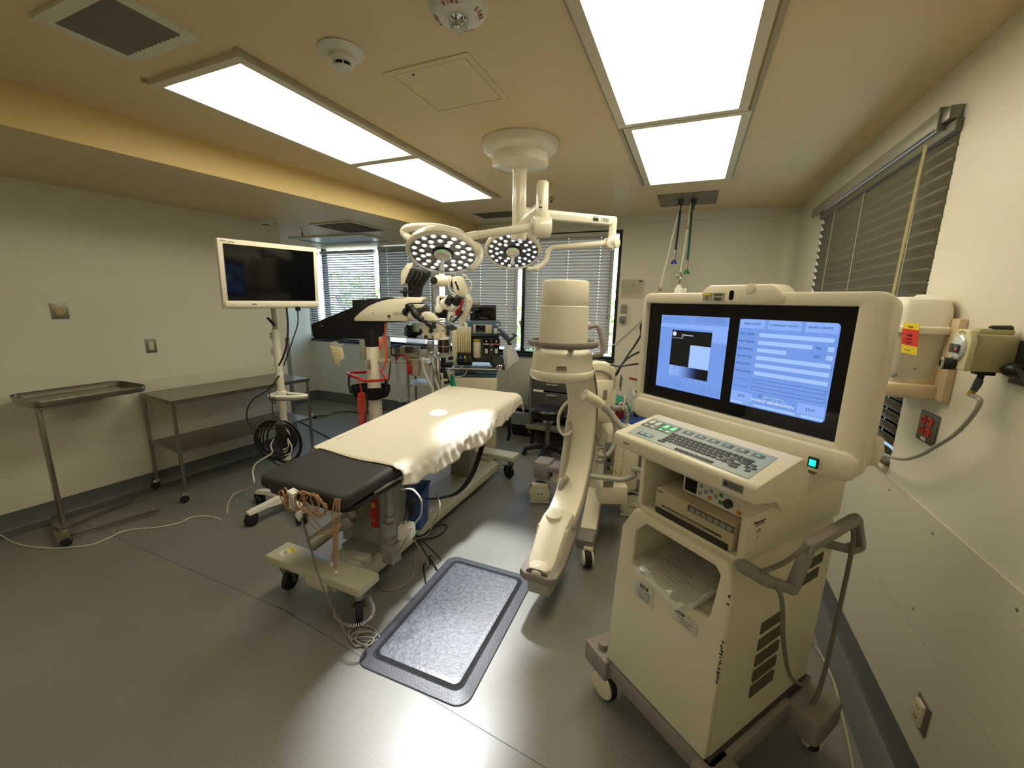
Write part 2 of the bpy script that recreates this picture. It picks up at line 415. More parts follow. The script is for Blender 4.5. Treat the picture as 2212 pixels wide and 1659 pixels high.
# right window: frame in the reveal
root = thing('window_2', 'x', 'x', (RX, RY0, RZ0)); del root['label']; del root['category']; root['kind'] = 'structure'
b = MB(True)
for (z) in (RZ0+.02, RZ1-.02): b.box((RX+.09, (RY0+RY1)/2, z), (.05, RY1-RY0, .04))
for (y) in (RY0+.02, RY1-.02): b.box((RX+.09, y, (RZ0+RZ1)/2), (.05, .04, RZ1-RZ0-.08))
b.obj('window_frame', BRONZE, root)
b = MB(True); b.box((RX+.10, (RY0+RY1)/2, (RZ0+RZ1)/2), (.005, RY1-RY0-.06, RZ1-RZ0-.06)); b.obj('pane', MATS['window_glass'], root)
b = MB(True); b.box((RX+.03, (RY0+RY1)/2, RZ0+.005), (.10, RY1-RY0-.01, .02), bev=.003); b.obj('window_sill', CREAM, root)

# ---- venetian blinds
def slatmat(n, c): return mat(n, c, .45, var=.03)
SL1 = slatmat('grey_blind_slat', '#c9c7c2'); SL2 = slatmat('taupe_blind_slat', '#66614f')
def blind(name, label, x0, x1, y, z0, z1, tilt, pitch=.036, w=.046, m=SL1, axis='x', cords=True, group=None, cordx=(.15, .5, .85), bottom=True, wand=True):
    t = thing(name, label, 'blind', (x0, y, z0) if axis == 'x' else (y, x0, z0), 0, group)
    sgn = 1
    def V(u, v, z): return (u, v, z) if axis == 'x' else (v, u, z)
    b = MB(True)
    c = ((x0+x1)/2, y, z1-.02); 
    b.box(V(*c), (x1-x0, .055, .045) if axis == 'x' else (.055, x1-x0, .045), bev=.004); b.obj('head_rail', m, t)
    b = MB(True); n = int((z1-.05-z0)/pitch)
    for k in range(n):
        z = z1-.06-k*pitch
        prev = None
        vs = []
        for j in range(5):
            u = (j/4-.5)*w; cv = .004*(1-(2*j/4-1)**2)
            dy = u*math.cos(tilt)-cv*math.sin(tilt); dz = u*math.sin(tilt)+cv*math.cos(tilt)
            vs.append((dy, dz))
        bm = b.bm
        xs = [x0+.004]
        for q in cordx: xs += [x0+(x1-x0)*q-.0028, x0+(x1-x0)*q+.0028]
        xs.append(x1-.004)
        cs = [[bm.verts.new(V(xx, y+dy, z+dz)) for dy, dz in vs] for xx in xs]
        for q in range(len(xs)-1):
            for j in range(4):
                if q % 2 and j == 2 and axis == 'x': continue          # the routed cord slot
                bm.faces.new((cs[q][j], cs[q+1][j], cs[q+1][j+1], cs[q][j+1]))
    so = b.obj('slats', m, t, smooth=0)
    for f in so.data.polygons: f.use_smooth = True
    sm = so.modifiers.new('th', 'SOLIDIFY'); sm.thickness = .0022; sm.offset = 0
    b = MB(True); b.box(V((x0+x1)/2, y, z0+.012), (x1-x0-.006, .045, .018) if axis == 'x' else (.045, x1-x0-.006, .018), bev=.003); b.obj('bottom_rail', m, t)
    b = MB(True)
    for q in cordx:
        u = x0+(x1-x0)*q
        for dv in (-.024, .024): b.tube([V(u, y+dv, z1-.04), V(u, y+dv, z0+.02)], .0016, 5)
    b.obj('ladder_cord', CABLEW, t)
    return t
BLG = 'closed grey blinds of the long window'
YBL = BY-.035
blind('venetian_blind', 'narrow grey venetian blind in the far left corner of the long window', AX+.03, -5.55, YBL, 1.07, 2.41, .35)
blind('venetian_blind', 'bright venetian blind with open slats, daylight streaming through, left of the microscope', -5.46, -4.38, YBL, 1.05, 2.41, .55)
blind('venetian_blind', 'closed grey venetian blind behind the microscope, right of the bright blind', -4.31, -3.25, YBL, 1.13, 2.44, 1.12)
blind('venetian_blind', 'closed grey venetian blind behind the anaesthesia machine', -3.16, -2.065, YBL, 1.10, 2.50, 1.08)
blind('venetian_blind', 'closed grey venetian blind at right end of the long window, behind the C-arm', -1.97, -.87, YBL, 1.10, 2.50, 1.08)
# big blind on the right wall
t = blind('venetian_blind', 'large taupe venetian blind on the right-hand wall, above the sharps container', RY0-.008, RY1-.002, RX+.004, RZ0+.02, RZ1-.05, -1.08, pitch=.052, w=.064, m=SL2, axis='y', cordx=(.12, .5, .8))
b = MB(True); b.box((RX-.040, (2.36+4.28)/2, 2.455), (.012, 4.28-2.36, .07), bev=.004); b.obj('valance', mat('taupe_valance', '#8d887c', .3, var=.03), t)
b = MB(True); b.box((RX-.022, 2.305, 2.45), (.044, .06, .05), bev=.006); b.box((RX-.026, 2.345, 2.45), (.052, .012, .085), bev=.003); b.m(CHROME) if 0 else None; b.obj('bracket', STEELD, t)
b = MB(True)
for dx in (0, .016): b.tube([(RX-.045, 2.41+dx, 2.38), (RX-.047, 2.43+dx, 1.9), (RX-.045, 2.44+dx, 1.35)], .004, 6, 4)
b.obj('pull_cord', mat('amber_cord', '#b8ad80', .3, var=.03), t)
b = MB(True)
for x in (-1.35, -1.05):
    pass
# cord wands on the back blinds
for i, (px, z) in enumerate(((1112, 1.62), (1317, 1.55))):
    p = P(px, 600, 'y', BY-.07); b = MB(); b.tube([(p.x, BY-.07, 2.42), (p.x, BY-.07, z)], .002, 5); b.lathe([(0, 0), (.006, .005), (.004, .03), (0, .032)], (p.x, BY-.07, z-.03))
    o = b.obj('blind_cord', CABLEK); tag(o, ['thin blind pull cord hanging in front of the blind behind the anaesthesia machine', 'thin blind pull cord hanging right of the C-arm cylinder'][i], 'cord')

# ------------------------------------------------------------------ ceiling fixtures
def diffuser_material():
    m = bpy.data.materials.new('prismatic_diffuser'); m.use_nodes = True; nt = m.node_tree; b = nt.nodes['Principled BSDF']; N = nt.nodes.new; L = nt.links
    tc = N('ShaderNodeTexCoord'); sp = N('ShaderNodeSeparateXYZ'); L.new(tc.outputs['Object'], sp.inputs[0])
    # two lamp tubes behind the lens: brighter bands along the length
    mu = N('ShaderNodeMath'); mu.operation = 'MULTIPLY'; mu.inputs[1].default_value = 2*PI/.19; L.new(sp.outputs[0], mu.inputs[0])
    co = N('ShaderNodeMath'); co.operation = 'COSINE'; L.new(mu.outputs[0], co.inputs[0])
    mr = N('ShaderNodeMapRange'); mr.inputs[1].default_value = -1; mr.inputs[3].default_value = LAMP*.8; mr.inputs[4].default_value = LAMP*1.2; L.new(co.outputs[0], mr.inputs[0])
    b.inputs['Emission Color'].default_value = (1.0, .92, .71, 1); L.new(mr.outputs[0], b.inputs['Emission Strength'])
    b.inputs['Base Color'].default_value = lin('#d8d4c0'); b.inputs['Roughness'].default_value = .3
    return m
LAMP = 8.0
DIFF = diffuser_material()
FRAME = mat('fixture_frame_enamel', '#d2cab2', .35, var=.03)
def troffer(x, y, z, label, rz=0, lit=True, group='lit ceiling light panels'):
    t = thing('ceiling_light', label, 'light', (x, y, z), rz, group)
    b = MB(); W, Hh = .60, 1.205
    b.prism(rrect(W+.02, Hh+.012, .001, 1), (0, 0, -.022), h=.022, hole=rrect(W-.065, Hh-.065, .001, 1)); b.obj('frame', FRAME, t)
    b = MB(); b.box((0, 0, -.008), (W-.06, Hh-.06, .004)); b.obj('diffuser', DIFF if lit else mat('unlit_diffuser', '#a9b0ae', .3, var=.02), t)
    return t
troffer(-2.07, 1.87, CZ, 'long lit ceiling panel nearest the camera in the left-hand row')
troffer(-2.07, 3.08, CZ, 'lit ceiling panel at the far end of the left-hand row')
troffer(-.15, 1.885, CZ, 'large lit ceiling panel in the right-hand row, cut by the top of the picture')
troffer(-.13, 3.11, CZ, 'lit ceiling panel at the far end of the right-hand row, beside the hanging hoses')
b = MB()
for (x, yc) in ((-2.07, 2.475), (-.14, 2.495)):
    for s in (-1, 1): b.box((x+s*.322, yc, CZ-.006), (.022, 2.46, .012))
struct(b.obj('trim_9', mat('painted_trim_strip', '#a89e84', .5)))
troffer(-4.30, 4.27, SZ, 'unlit ceiling panel in the lowered ceiling by the window', PI/2, False, None)
troffer(-2.07, -1.55, CZ, 'lit ceiling panel behind the camera on the left-hand side')  # unseen pair of panels added to brighten the dim half of the room
troffer(-.15, -1.55, CZ, 'lit ceiling panel behind the camera on the right-hand side')
# supply vent
def vent(x, y, w, h, z, nb, label, ang=0, marg=.04, dark='#34322c', name='ceiling_vent', along='y'):
    t = thing(name, label, 'vent', (x, y, z), ang)
    b = MB(); b.prism(rrect(w, h, .002, 1), (0, 0, -.012), h=.012, hole=rrect(w-2*marg, h-2*marg, .001, 1)); b.obj('frame', mat('vent_enamel', '#d6d2ba', .4, var=.04), t)
    b = MB(); b.box((0, 0, -.002), (w-2*marg, h-2*marg, .002)); b.obj('backing', mat('vent_dark', dark, .8), t)
    for k in range(nb):
        if along == 'x': 
            u = -w/2+marg+(w-2*marg)*(k+.5)/nb; b = MB(); b.box((u, 0, -.009), (.003, h-2*marg, .016), rotm(0, .75, 0))
        else:
            u = -h/2+marg+(h-2*marg)*(k+.5)/nb; b = MB(); b.box((0, u, -.008), (w-2*marg, .004, .014), rotm(.6, 0, 0))
        b.obj('louvre', mat('vent_louvre', '#726f60', .5, var=.1), t)
    return t
vent(-2.02, 1.0, .45, .30, CZ, 13, 'dusty supply vent with dark louvres, top left of the ceiling', 0, .045, along='x')
vent(-2.1, 4.40, .55, .36, CZ, 8, 'grey return vent in the ceiling behind the surgical light mount', 0, .03, '#5d584a')
vent(-3.50, 3.60, .57, .57, SZ, 10, 'square return grille in the lowered ceiling left of the surgical lights', 0, .02, '#6b6247', along='y')
# access panel outline
t = thing('ceiling_access_panel', 'square access hatch painted like the ceiling, between the two light rows', 'hatch', (-1.115, 1.815, CZ))
b = MB(); b.prism(rrect(.42, .42, .004, 1), (0, 0, -.004), h=.004, hole=rrect(.362, .362, .001, 1)); b.obj('frame', CEIL, t)
b = MB(); b.box((0, 0, -.0015), (.355, .355, .003)); b.obj('door', CEIL, t)
b = MB(); b.lathe([(0, -.006), (.005, -.006), (.006, 0)], (-.09, -.155, 0)); b.obj('latch', DARK, t)
# smoke detectors
def smoke(x, y, z, label, s=1.0):
    t = thing('smoke_detector', label, 'smoke detector', (x, y, z), 0)
    b = MB(); b.lathe([(.085*s, 0), (.088*s, -.004), (.075*s, -.012), (.055*s, -.02), (0, -.02)]); b.obj('base_plate', WHITEP, t)
    b = MB(); b.lathe([(.052*s, -.018), (.05*s, -.035), (.036*s, -.046), (.034*s, -.046)]); b.lathe([(.036*s, -.058), (.03*s, -.064), (0, -.066)]); b.obj('housing', WHITEP, t)
    b = MB(); b.lathe([(0, -.044), (.031*s, -.044), (.031*s, -.059), (0, -.059)]); b.obj('sensor_chamber', DARK, t)
    b = MB()
    for k in range(6): a = k*PI/3+.3; b.box((.034*s*math.cos(a), .034*s*math.sin(a), -.052), (.006, .006, .014), rotm(0, 0, a))
    b.obj('rib', WHITEP, t); 
smoke(-1.37, 1.42, CZ, 'round white smoke detector on the ceiling between the vent and the fire strobe')
smoke(-4.04, 3.02, SZ, 'small white smoke detector under the lowered ceiling, above the wall monitor')
# fire strobe
p = P(990, 8, 'z', CZ)
t = thing('fire_alarm_strobe', 'white ceiling fire alarm strobe with red FIRE lettering, top centre', 'fire alarm', (p.x, p.y, CZ), math.atan2(p.x, -p.y)*-1 if 0 else 0)
b = MB(); b.lathe([(.098, 0), (.098, -.014), (.088, -.030), (.064, -.041), (0, -.043)], seg=48); b.obj('housing', WHITEP, t)
b = MB(); b.lathe([(.033, -.04), (.034, -.052), (.028, -.068), (.014, -.079), (0, -.081)], seg=32); b.obj('lens', CLEAR, t)
b = MB(); b.lathe([(.024, -.042), (.010, -.05), (.006, -.066), (0, -.068)], seg=12); b.box((0, 0, -.055), (.04, .006, .01)); b.obj('flash_tube', CHROME, t)
for k in range(4):
    a = -PI/2+.16-k*PI/2
    e = Vector((math.cos(a), math.sin(a), 0)); b = MB()
    # letters wrap the dome; read from below
    w = ['F', 'I', 'R', 'E']
    for j, ch in enumerate(w):
        aa = a+(j-1.5)*-.20*(-1)
        er = Vector((math.cos(aa), math.sin(aa), 0)); et = Vector((-math.sin(aa), math.cos(aa), 0))
        slope = Vector((er.x*.8, er.y*.8, .42)).normalized()
        b.text(ch, er*.0765+Vector((0, 0, -.0375)), et, -slope if 0 else slope*-1, .021, .0006)
    b.obj('lettering', mat('red_ink', '#8e2418', .5, var=0), t)
# sprinklers
def sprinkler(x, y, z, label, L=.05):
    t = thing('fire_sprinkler', label, 'sprinkler', (x, y, z))
    b = MB(); b.lathe([(.032, 0), (.03, -.01), (.014, -.012), (.012, -L), (0, -L)]); b.obj('escutcheon', WHITEP if L < .06 else CEIL, t)
    b = MB(); b.tube([(-.004, 0, -L), (-.017, 0, -L-.018), (0, 0, -L-.042)], .003, 6, 4); b.tube([(.004, 0, -L), (.017, 0, -L-.018), (0, 0, -L-.042)], .003, 6, 4); b.lathe([(0, 0), (.016, 0), (.016, .002), (0, .002)], (0, 0, -L-.046), seg=12)
    b.cyl((0, 0, -L), (0, 0, -L-.04), .003, seg=6); b.obj('sprinkler_head', mat('brass_dark', '#5b4a30', .4, metal=.7), t)
sprinkler(-1.17, 3.50, CZ, 'brass fire sprinkler on a short drop just right of the surgical light column', .09)
p = P(652, 494, 'z', SZ)
sprinkler(p.x, p.y, SZ, 'dark fire sprinkler under the lowered ceiling by the window corner', .04)

# ------------------------------------------------------------------ daylight
w = bpy.data.worlds.new('sky'); bpy.context.scene.world = w; w.use_nodes = True; nt = w.node_tree
bg = nt.nodes['Background']; sk = nt.nodes.new('ShaderNodeTexSky'); sk.sky_type = 'NISHITA'; sk.sun_elevation = math.radians(50); sk.sun_rotation = math.radians(200); sk.sun_disc = False
nt.links.new(sk.outputs[0], bg.inputs[0]); bg.inputs[1].default_value = 1.5
sun = bpy.data.lights.new('sun', 'SUN'); sun.energy = 6; sun.angle = .01; so = bpy.data.objects.new('sun', sun); COL.objects.link(so); so.rotation_euler = (math.radians(35), math.radians(-25), 0)
vs = bpy.context.scene.view_settings; vs.view_transform = 'Standard'; vs.look = 'None'; vs.gamma = 1; vs.use_curve_mapping = False; vs.exposure = 0.1
# ------------------------------------------------------------------ imaging workstation (near right)
WU, WV, WA = .80, 1.45, math.radians(-36.4)
_cu, _su = math.cos(WA), math.sin(WA)
def wk(u, v, z): return Vector((u+WU, v-WV, z))
WM = Matrix.Rotation(WA, 4, 'Z')   # measured frame -> world
WL = Matrix.Translation((WU, -WV, 0))                                  # measured frame -> local of the root
wroot_loc = WM @ Vector((-WU, WV, 0))
W = thing('imaging_workstation', 'large cream workstation on castors with a lit blue twin screen, nearest on the right', 'medical workstation', wroot_loc, WA)
def wobj(b, name, m=None, parent=W, **k): b.xf(WL); return b.obj(name, m, parent, **k)
EU, EV, EZ = (1, 0, 0), (0, 1, 0), (0, 0, 1)
# lower housing
out = [(-1.045, .24), (-.587, .24), (-.581, .60), (-.578, .872), (-.60, .955), (-.965, .955), (-1.015, .862), (-1.03, .60)]
hol = [(-.945, .735), (-.640, .735), (-.632, .757), (-.617, .905), (-.635, .925), (-.905, .925), (-.948, .875), (-.952, .75)]
b = MB()
b.prism([(x, z) for x, z in out], (0, 1.13, 0), EU, EZ, h=.03, hole=hol, bev=.006)           # ex x ez = -y, extrudes towards the viewer
inn = [(x+(.02 if x < -.8 else -.02), z+(.02 if z < .5 else (-.02 if z > .9 else 0))) for x, z in out]
b.prism(out, (0, 1.75, 0), EU, EZ, h=.622, hole=inn)
b.box((-.81, 1.745, .6), (.43, .02, .70))
b.box((-.79, 1.28, .725), (.36, .30, .015)); b.box((-.79, 1.42, .84), (.36, .012, .22)); b.box((-.955, 1.27, .83), (.01, .28, .20)); b.box((-.622, 1.27, .83), (.01, .28, .20))
wobj(b, 'lower_housing', CREAM)
b = MB(); 
b.prism([(.0, 0), (.30, 0), (.308, .16), (.015, .17)], (-.79-.152, 1.105, .745), EU, EZ, h=.001) if 0 else None
# upper bay
b = MB()
b.box((-.975, 1.45, 1.055), (.02, .62, .21), bev=.004); b.box((-.590, 1.45, 1.055), (.022, .62, .21), bev=.004)
b.box((-.783, 1.75, 1.055), (.40, .02, .21)); b.box((-.783, 1.45, 1.152), (.40, .62, .016)); b.box((-.783, 1.45, .958), (.40, .62, .012)); b.box((-.783, 1.50, 1.05), (.37, .012, .20))
wobj(b, 'equipment_bay', CREAM)
# corner wear marks
b = MB()
random.seed(3)
for z0, n in ((.86, 5), (.70, 4), (.655, 9), (.60, 6)):
    for k in range(n):
        z = z0-.012*k*random.random()-.004*k; b.box((-.584+.004*random.random(), 1.0985+.003*random.random(), z), (.003+.007*random.random(), .003, .002+.003*random.random()), rotm(0, random.random()*1.2-.6, 0))
wobj(b, 'scuff_mark', mat('scuff_dark', '#3c3830', .7))
# side vents
VENT = mat('vent_slot_shade', '#5e5942', .7)
for (v0, v1, z0, z1) in [(1.313, 1.454, .674-.0635*k-.0, .674-.0635*k-.042) for k in range(5)]+[(1.517, 1.68, .822, .781), (1.517, 1.665, .765, .725)]:
    b = MB(); b.box((-.5795, (v0+v1)/2, (z0+z1)/2), (.004, v1-v0, abs(z1-z0)))
    for j in range(5): b.box((-.5775, (v0+v1)/2, z1+(z0-z1)*(j+.5)/5), (.003, v1-v0, .002))
    wobj(b, 'vent_slots', VENT)
# side plate text
b = MB(); ex = EV
b.text('Maintenance', (-.5775, 1.20, 1.075), EV, EZ, .012, .0004); b.box((-.578, 1.205, 1.065), (.001, .05, .002)); b.text('L R', (-.5775, 1.20, 1.045), EV, EZ, .016, .0004); b.text('2', (-.5775, 1.20, 1.025), EV, EZ, .012, .0004)
wobj(b, 'side_marking', mat('dark_red_ink', '#4a241c', .6, var=0))
# keyboard console
b = MB()
b.prism([(1.003, 1.212), (1.0, 1.256), (1.012, 1.264), (1.205, 1.298), (1.225, 1.296), (1.265, 1.240), (1.275, 1.160), (1.14, 1.160), (1.10, 1.196)], (-.996, 0, 0), EV, EZ, h=.499, bev=.008)
wobj(b, 'keyboard_console', CREAM2)
b = MB(); b.prism([(1.055, 1.197), (1.14, 1.10), (1.75, 1.10), (1.75, 1.158), (1.27, 1.168), (1.25, 1.215)], (-.6, 0, 0), EV, EZ, h=.022, bev=.004); wobj(b, 'side_cheek', CREAM)
sl = math.atan2(.034, .2)
def kz(v): return 1.262+(v-1.0)*.17
def kbx(u0, u1, v0, v1, h, m_, name, par, bev=.0008):
    b = MB(); vm = (v0+v1)/2; b.box(((u0+u1)/2, vm, kz(vm)+.0018+h/2), (u1-u0, v1-v0, h), rotm(sl, 0, 0), bev); return wobj(b, name, m_, par)
KP = mat('blue_grey_key_membrane', '#9aa6a0', .35, var=.03)
b = MB(); b.prism([(-.954, 1.024), (-.534, 1.019), (-.541, 1.170), (-.972, 1.172)], (0, 0, 1.2645), (1, 0, 0), (0, math.cos(sl), math.sin(sl)), h=.001)
b.bm.free(); b = MB(); q = [(-.954, 1.024), (-.534, 1.019), (-.541, 1.170), (-.972, 1.172)]
b.loft([[(u, v, kz(v)+.0005) for u, v in q], [(u, v, kz(v)+.0018) for u, v in q]]); kp = wobj(b, 'key_panel', KP)
KEY = mat('dark_key', '#2b2c2a', .5, var=.05); KEYG = mat('grey_key', '#6b6f6a', .5)
for r in range(5):
    v = 1.113-.0160*r; n = [13, 13, 12, 12, 0][r]; off = [0, .004, .010, .016, 0][r]
    for k in range(n):
        u = -.812+off+k*.0163
        kbx(u, u+.0128, v-.011, v, .0022, KEYG if (r >= 1 and k >= n-3 and r < 4) and (k+r) % 2 == 0 else KEY, 'key', kp)
    kbx(-.838+off*.2, -.8165+off, v-.011, v, .0022, KEY, 'key', kp)
kbx(-.765, -.640, 1.025, 1.036, .0022, KEY, 'key', kp)
for (u0, u1, v0, v1) in ((-.600, -.570, 1.102, 1.112), (-.596, -.570, 1.078, 1.098), (-.612, -.585, 1.060, 1.070), (-.605, -.583, 1.044, 1.054), (-.566, -.553, 1.081, 1.091), (-.572, -.560, 1.064, 1.074), (-.556, -.544, 1.066, 1.076), (-.562, -.550, 1.048, 1.058)):
    kbx(u0, u1, v0, v1, .0022, KEY, 'key', kp)
KB = mat('slate_button_field', '#5d655f', .4)
for i in range(6):
    u = -.823+i*.0452; o = kbx(u, u+.031, 1.135, 1.156, .0016, KB, 'function_button', kp)
    kbx(u+.010, u+.022, 1.1415, 1.1495, .0028, mat('pale_symbol', '#a9bfc0', .4) if i in (0, 2, 4) else mat('blue_symbol', '#86bcd2', .4), 'symbol', o)
d1 = kbx(-.965, -.909, 1.098, 1.158, .0016, KB, 'image_control_field', kp); d2 = kbx(-.905, -.842, 1.098, 1.158, .0016, KB, 'image_control_field', kp)
for par, u, c in ((d1, -.958, 0), (d1, -.932, 0), (d2, -.897, 1), (d2, -.868, 1)):
    mm = mat('white_symbol', '#cfd4cc', .4) if not c else mat('green_symbol', '#7be0a0', .4, emit='#5fe09a', estr=.35)
    kbx(u, u+.018, 1.125, 1.152, .0028, mm, 'symbol', par, .003); kbx(u+.003, u+.014, 1.104, 1.115, .0028, mm, 'symbol', par, .003)
d3 = kbx(-.925, -.868, 1.036, 1.058, .0016, KB, 'mode_field', kp)
for u in (-.917, -.893): kbx(u, u+.015, 1.041, 1.053, .0028, mat('blue_symbol', '#86bcd2', .4), 'symbol', d3, .003)
# badges
b = MB(); b.box((-.560, 1.0005, 1.240), (.056, .003, .022), bev=.001); o = wobj(b, 'badge', mat('badge_plate', '#7d776c', .4))
b = MB(); b.text('OEC', (-.552, .9988, 1.240), EU, EZ, .018, .0005); b.lathe([(0, 0), (.0065, 0), (.0065, .001), (0, .001)], (-.578, .9995, 1.240), (0, -1, 0), 16); wobj(b, 'badge_lettering', mat('dark_grey_ink', '#3c3a37', .5, var=0), o)
b = MB(); b.text('ESP', (-.935, 1.0015, 1.236), EU, EZ, .017, .0005); wobj(b, 'model_lettering', mat('dark_grey_ink', '#3c3a37', .5, var=0))
# ---- monitor
b = MB()
outer = rrect(.90, .572, .040, 6, -.9155, 1.4620); inner = rrect(.800, .428, .002, 6, -.944, 1.490)
b.prism(outer, (0, 1.545, 0), EU, EZ, h=.045, hole=inner, bev=.006)
b.prism(rrect(.884, .560, .046, 6, -.9155, 1.4620), (0, 1.618, 0), EU, EZ, h=.076, bev=.014)
b.prism(rrect(.895, .092, .040, 6, -.9165, 1.2165), (0, 1.53, 0), EU, EZ, h=.050, bev=.018)
b.prism(rrect(.60, .40, .06, 5, -.95, 1.44), (0, 1.72, 0), EU, EZ, h=.085, bev=.02)
mon = wobj(b, 'monitor_housing', CREAM2)
b = MB(); hp = [(-1.098, 1.708), (-1.045, 1.770), (-1.030, 1.776), (-.800, 1.776), (-.785, 1.770), (-.748, 1.735), (-.752, 1.708)]
b.prism(hp, (0, 1.60, 0), EU, EZ, h=.105, bev=.008); hood = wobj(b, 'carry_hood', CREAM2, mon)
b = MB(); b.prism(rrect(.019, .036, .009, 5, -.937, 1.738), (0, 1.4965, 0), EU, EZ, h=.002); wobj(b, 'sensor_window', SCREENOFF, mon)
b = MB(); b.lathe([(0, 0), (.018, 0), (.018, .003), (.015, .004), (0, .004)], (-.868, 1.496, 1.762), (0, -1, 0), 24); wobj(b, 'latch', CREAM, mon)
b = MB(); b.box((-1.008, 1.4945, 1.731), (.088, .001, .032)); lb = wobj(b, 'warning_label', mat('silver_label', '#aaa68e', .4, var=.02), mon)
b = MB(); b.m(YELLOW).box((-1.036, 1.4936, 1.742), (.030, .001, .007)); b.m(BLACKT)
for (u, z, w_) in ((-1.036, 1.731, .016), (-1.036, 1.724, .014), (-.990, 1.743, .036), (-.990, 1.738, .036), (-.990, 1.728, .030), (-.990, 1.724, .036), (-.990, 1.720, .026)): b.box((u, 1.4936, z), (w_, .001, .0022))
for u in (-1.053, -1.019, -.965): b.box((u, 1.4936, 1.731), (.0008, .001, .030))
wobj(b, 'label_print', None, lb)
b = MB(); b.prism(rrect(.799, .427, .002, 2, -.944, 1.490), (0, 1.535, 0), EU, EZ, h=.006); gl = wobj(b, 'screen_glass', SCREENOFF, mon)
def emi(n, c, s=1.0): return mat(n, '#000000', .6, var=0, emit=c, estr=s)
E_BG = emi('screen_blue', '#6f95df'); E_LT = emi('screen_pale_blue', '#9dc0fb'); E_MD = emi('screen_mid_blue', '#86aaf0'); E_DK = emi('screen_black', '#0b0b0d'); E_TX = emi('screen_dark_text', '#243a6a'); E_TX2 = emi('screen_faint_text', '#5878bd')
ys = 1.5285
def sp(b, m_, u0, u1, z0, z1, l=1): b.m(m_).box(((u0+u1)/2, ys-.0004*l, (z0+z1)/2), (u1-u0, .0004, z1-z0))
b = MB(); sp(b, E_BG, -1.274, -.9525, 1.3295, 1.654)
random.seed(5)
for k in range(14): u = -1.262+.0105*k*.8; sp(b, E_TX2, u, u+.0012, 1.630, 1.650, 2)
for k in range(18): u = -1.10+.0075*k; sp(b, E_TX2, u, u+.0018, 1.628, 1.650, 2)
for k in range(26): u = -1.262+.0118*k; h_ = .010+.02*random.random(); sp(b, E_TX2, u, u+.0012, 1.336, 1.336+h_, 2)
for k in range(90):
    u = -1.13+.17*random.random(); z = 1.365+.022*random.random()-.0; sp(b, E_LT if k % 2 else E_TX2, u, u+.004, z, z+.0012, 2)
sp(b, E_MD, -1.018, -.9525, 1.55, 1.60, 2); sp(b, E_MD, -1.274, -.9525, 1.60, 1.618, 2)
sp(b, E_DK, -1.209, -1.0175, 1.3915, 1.591, 3)
sp(b, E_LT, -1.1115, -1.0175, 1.436, 1.532, 4)
gr = ['#8db0f0', '#88abec', '#7fa2e6', '#86a9ee', '#7b9de0', '#7797dc', '#6a88c8', '#5c78b4', '#49609a', '#374a7c', '#26345c', '#161d38', '#0c0f1c', '#08090f', '#060609', '#050507']
for k in range(16):
    u = -1.208+k*.0119; sp(b, emi('screen_step_%s' % 'abcdefghijklmnop'[k], gr[k]), u, u+.0119, 1.3915, 1.4365, 5)
b.m(emi('screen_white', '#e8f0ff'))
b.lathe([(0, 0), (.0092, 0), (.0092, .0005), (0, .0005)], (-1.196, ys-.0016, 1.575), (0, -1, 0), 20)
b.text('GE Medical Systems', (-1.158, ys-.0022, 1.572), EU, EZ, .0072, .0003, 'LEFT'); b.text('CE', (-1.158, ys-.0022, 1.5645), EU, EZ, .0062, .0003, 'LEFT'); b.box((-1.177, ys-.002, 1.557), (.050, .0004, .0012))
b.m(E_TX).text('S', (-1.196, ys-.0026, 1.575), EU, EZ, .010, .0002)
wobj(b, 'left_display_image', None, gl)
b = MB(); b.m(E_BG); b.prism(rrect(.322, .324, .014, 5, -.750, 1.4905), (0, ys-.0000, 0), EU, EZ, h=.0004)
b.box((-.88, ys-.0002, 1.49), (.062, .0004, .323))
for (u0, u1) in ((-.909, -.8175), (-.806, -.699), (-.687, -.595)): sp(b, E_MD, u0, u1, 1.619, 1.651, 2)
sp(b, E_MD, -.910, -.828, 1.344, 1.3785, 2); sp(b, E_MD, -.673, -.593, 1.345, 1.380, 2)
sp(b, E_LT, -.909, -.594, 1.333, 1.342, 2)
for (u0, u1, z0, z1) in ((-.834, -.599, 1.590, 1.605), (-.834, -.657, 1.5625, 1.5775), (-.834, -.733, 1.535, 1.550), (-.834, -.597, 1.507, 1.522), (-.834, -.597, 1.479, 1.494), (-.834, -.597, 1.450, 1.465), (-.614, -.595, 1.561, 1.577), (-.614, -.595, 1.533, 1.549)):
    sp(b, E_TX2, u0-.0008, u1+.0008, z0-.0008, z1+.0008, 2); sp(b, E_LT, u0, u1, z0, z1, 3)
for (z0, z1) in ((1.421, 1.435), (1.393, 1.407)):
    sp(b, E_TX, -.8335, -.598, z0, z1, 2); sp(b, E_BG, -.8325, -.599, z0+.001, z1-.001, 3)
sp(b, E_TX, -.789, -.715, 1.3735, 1.380, 3); sp(b, E_LT, -.788, -.716, 1.3745, 1.379, 4)
for u in (-.788, -.759, -.744, -.722): sp(b, E_LT, u, u+.007, 1.368, 1.371, 3)
b.m(E_TX)
T = lambda s, u, z, sz, al='CENTER': b.text(s, (u, ys-.0016, z), EU, EZ, sz, .0002, al)
T('NEW EXAM', -.863, 1.635, .0118); T('SCHEDULED EXAMS...', -.752, 1.635, .0104); T('SAVED EXAMS...', -.640, 1.635, .0112)
for s, z in (('LAST NAME', 1.598), ('FIRST NAME', 1.570), ('BIRTHDATE', 1.5425), ('PATIENT ID', 1.5145), ('PHYSICIAN', 1.4865), ('PROCEDURE', 1.458)): T(s, -.906, z, .0108, 'LEFT')
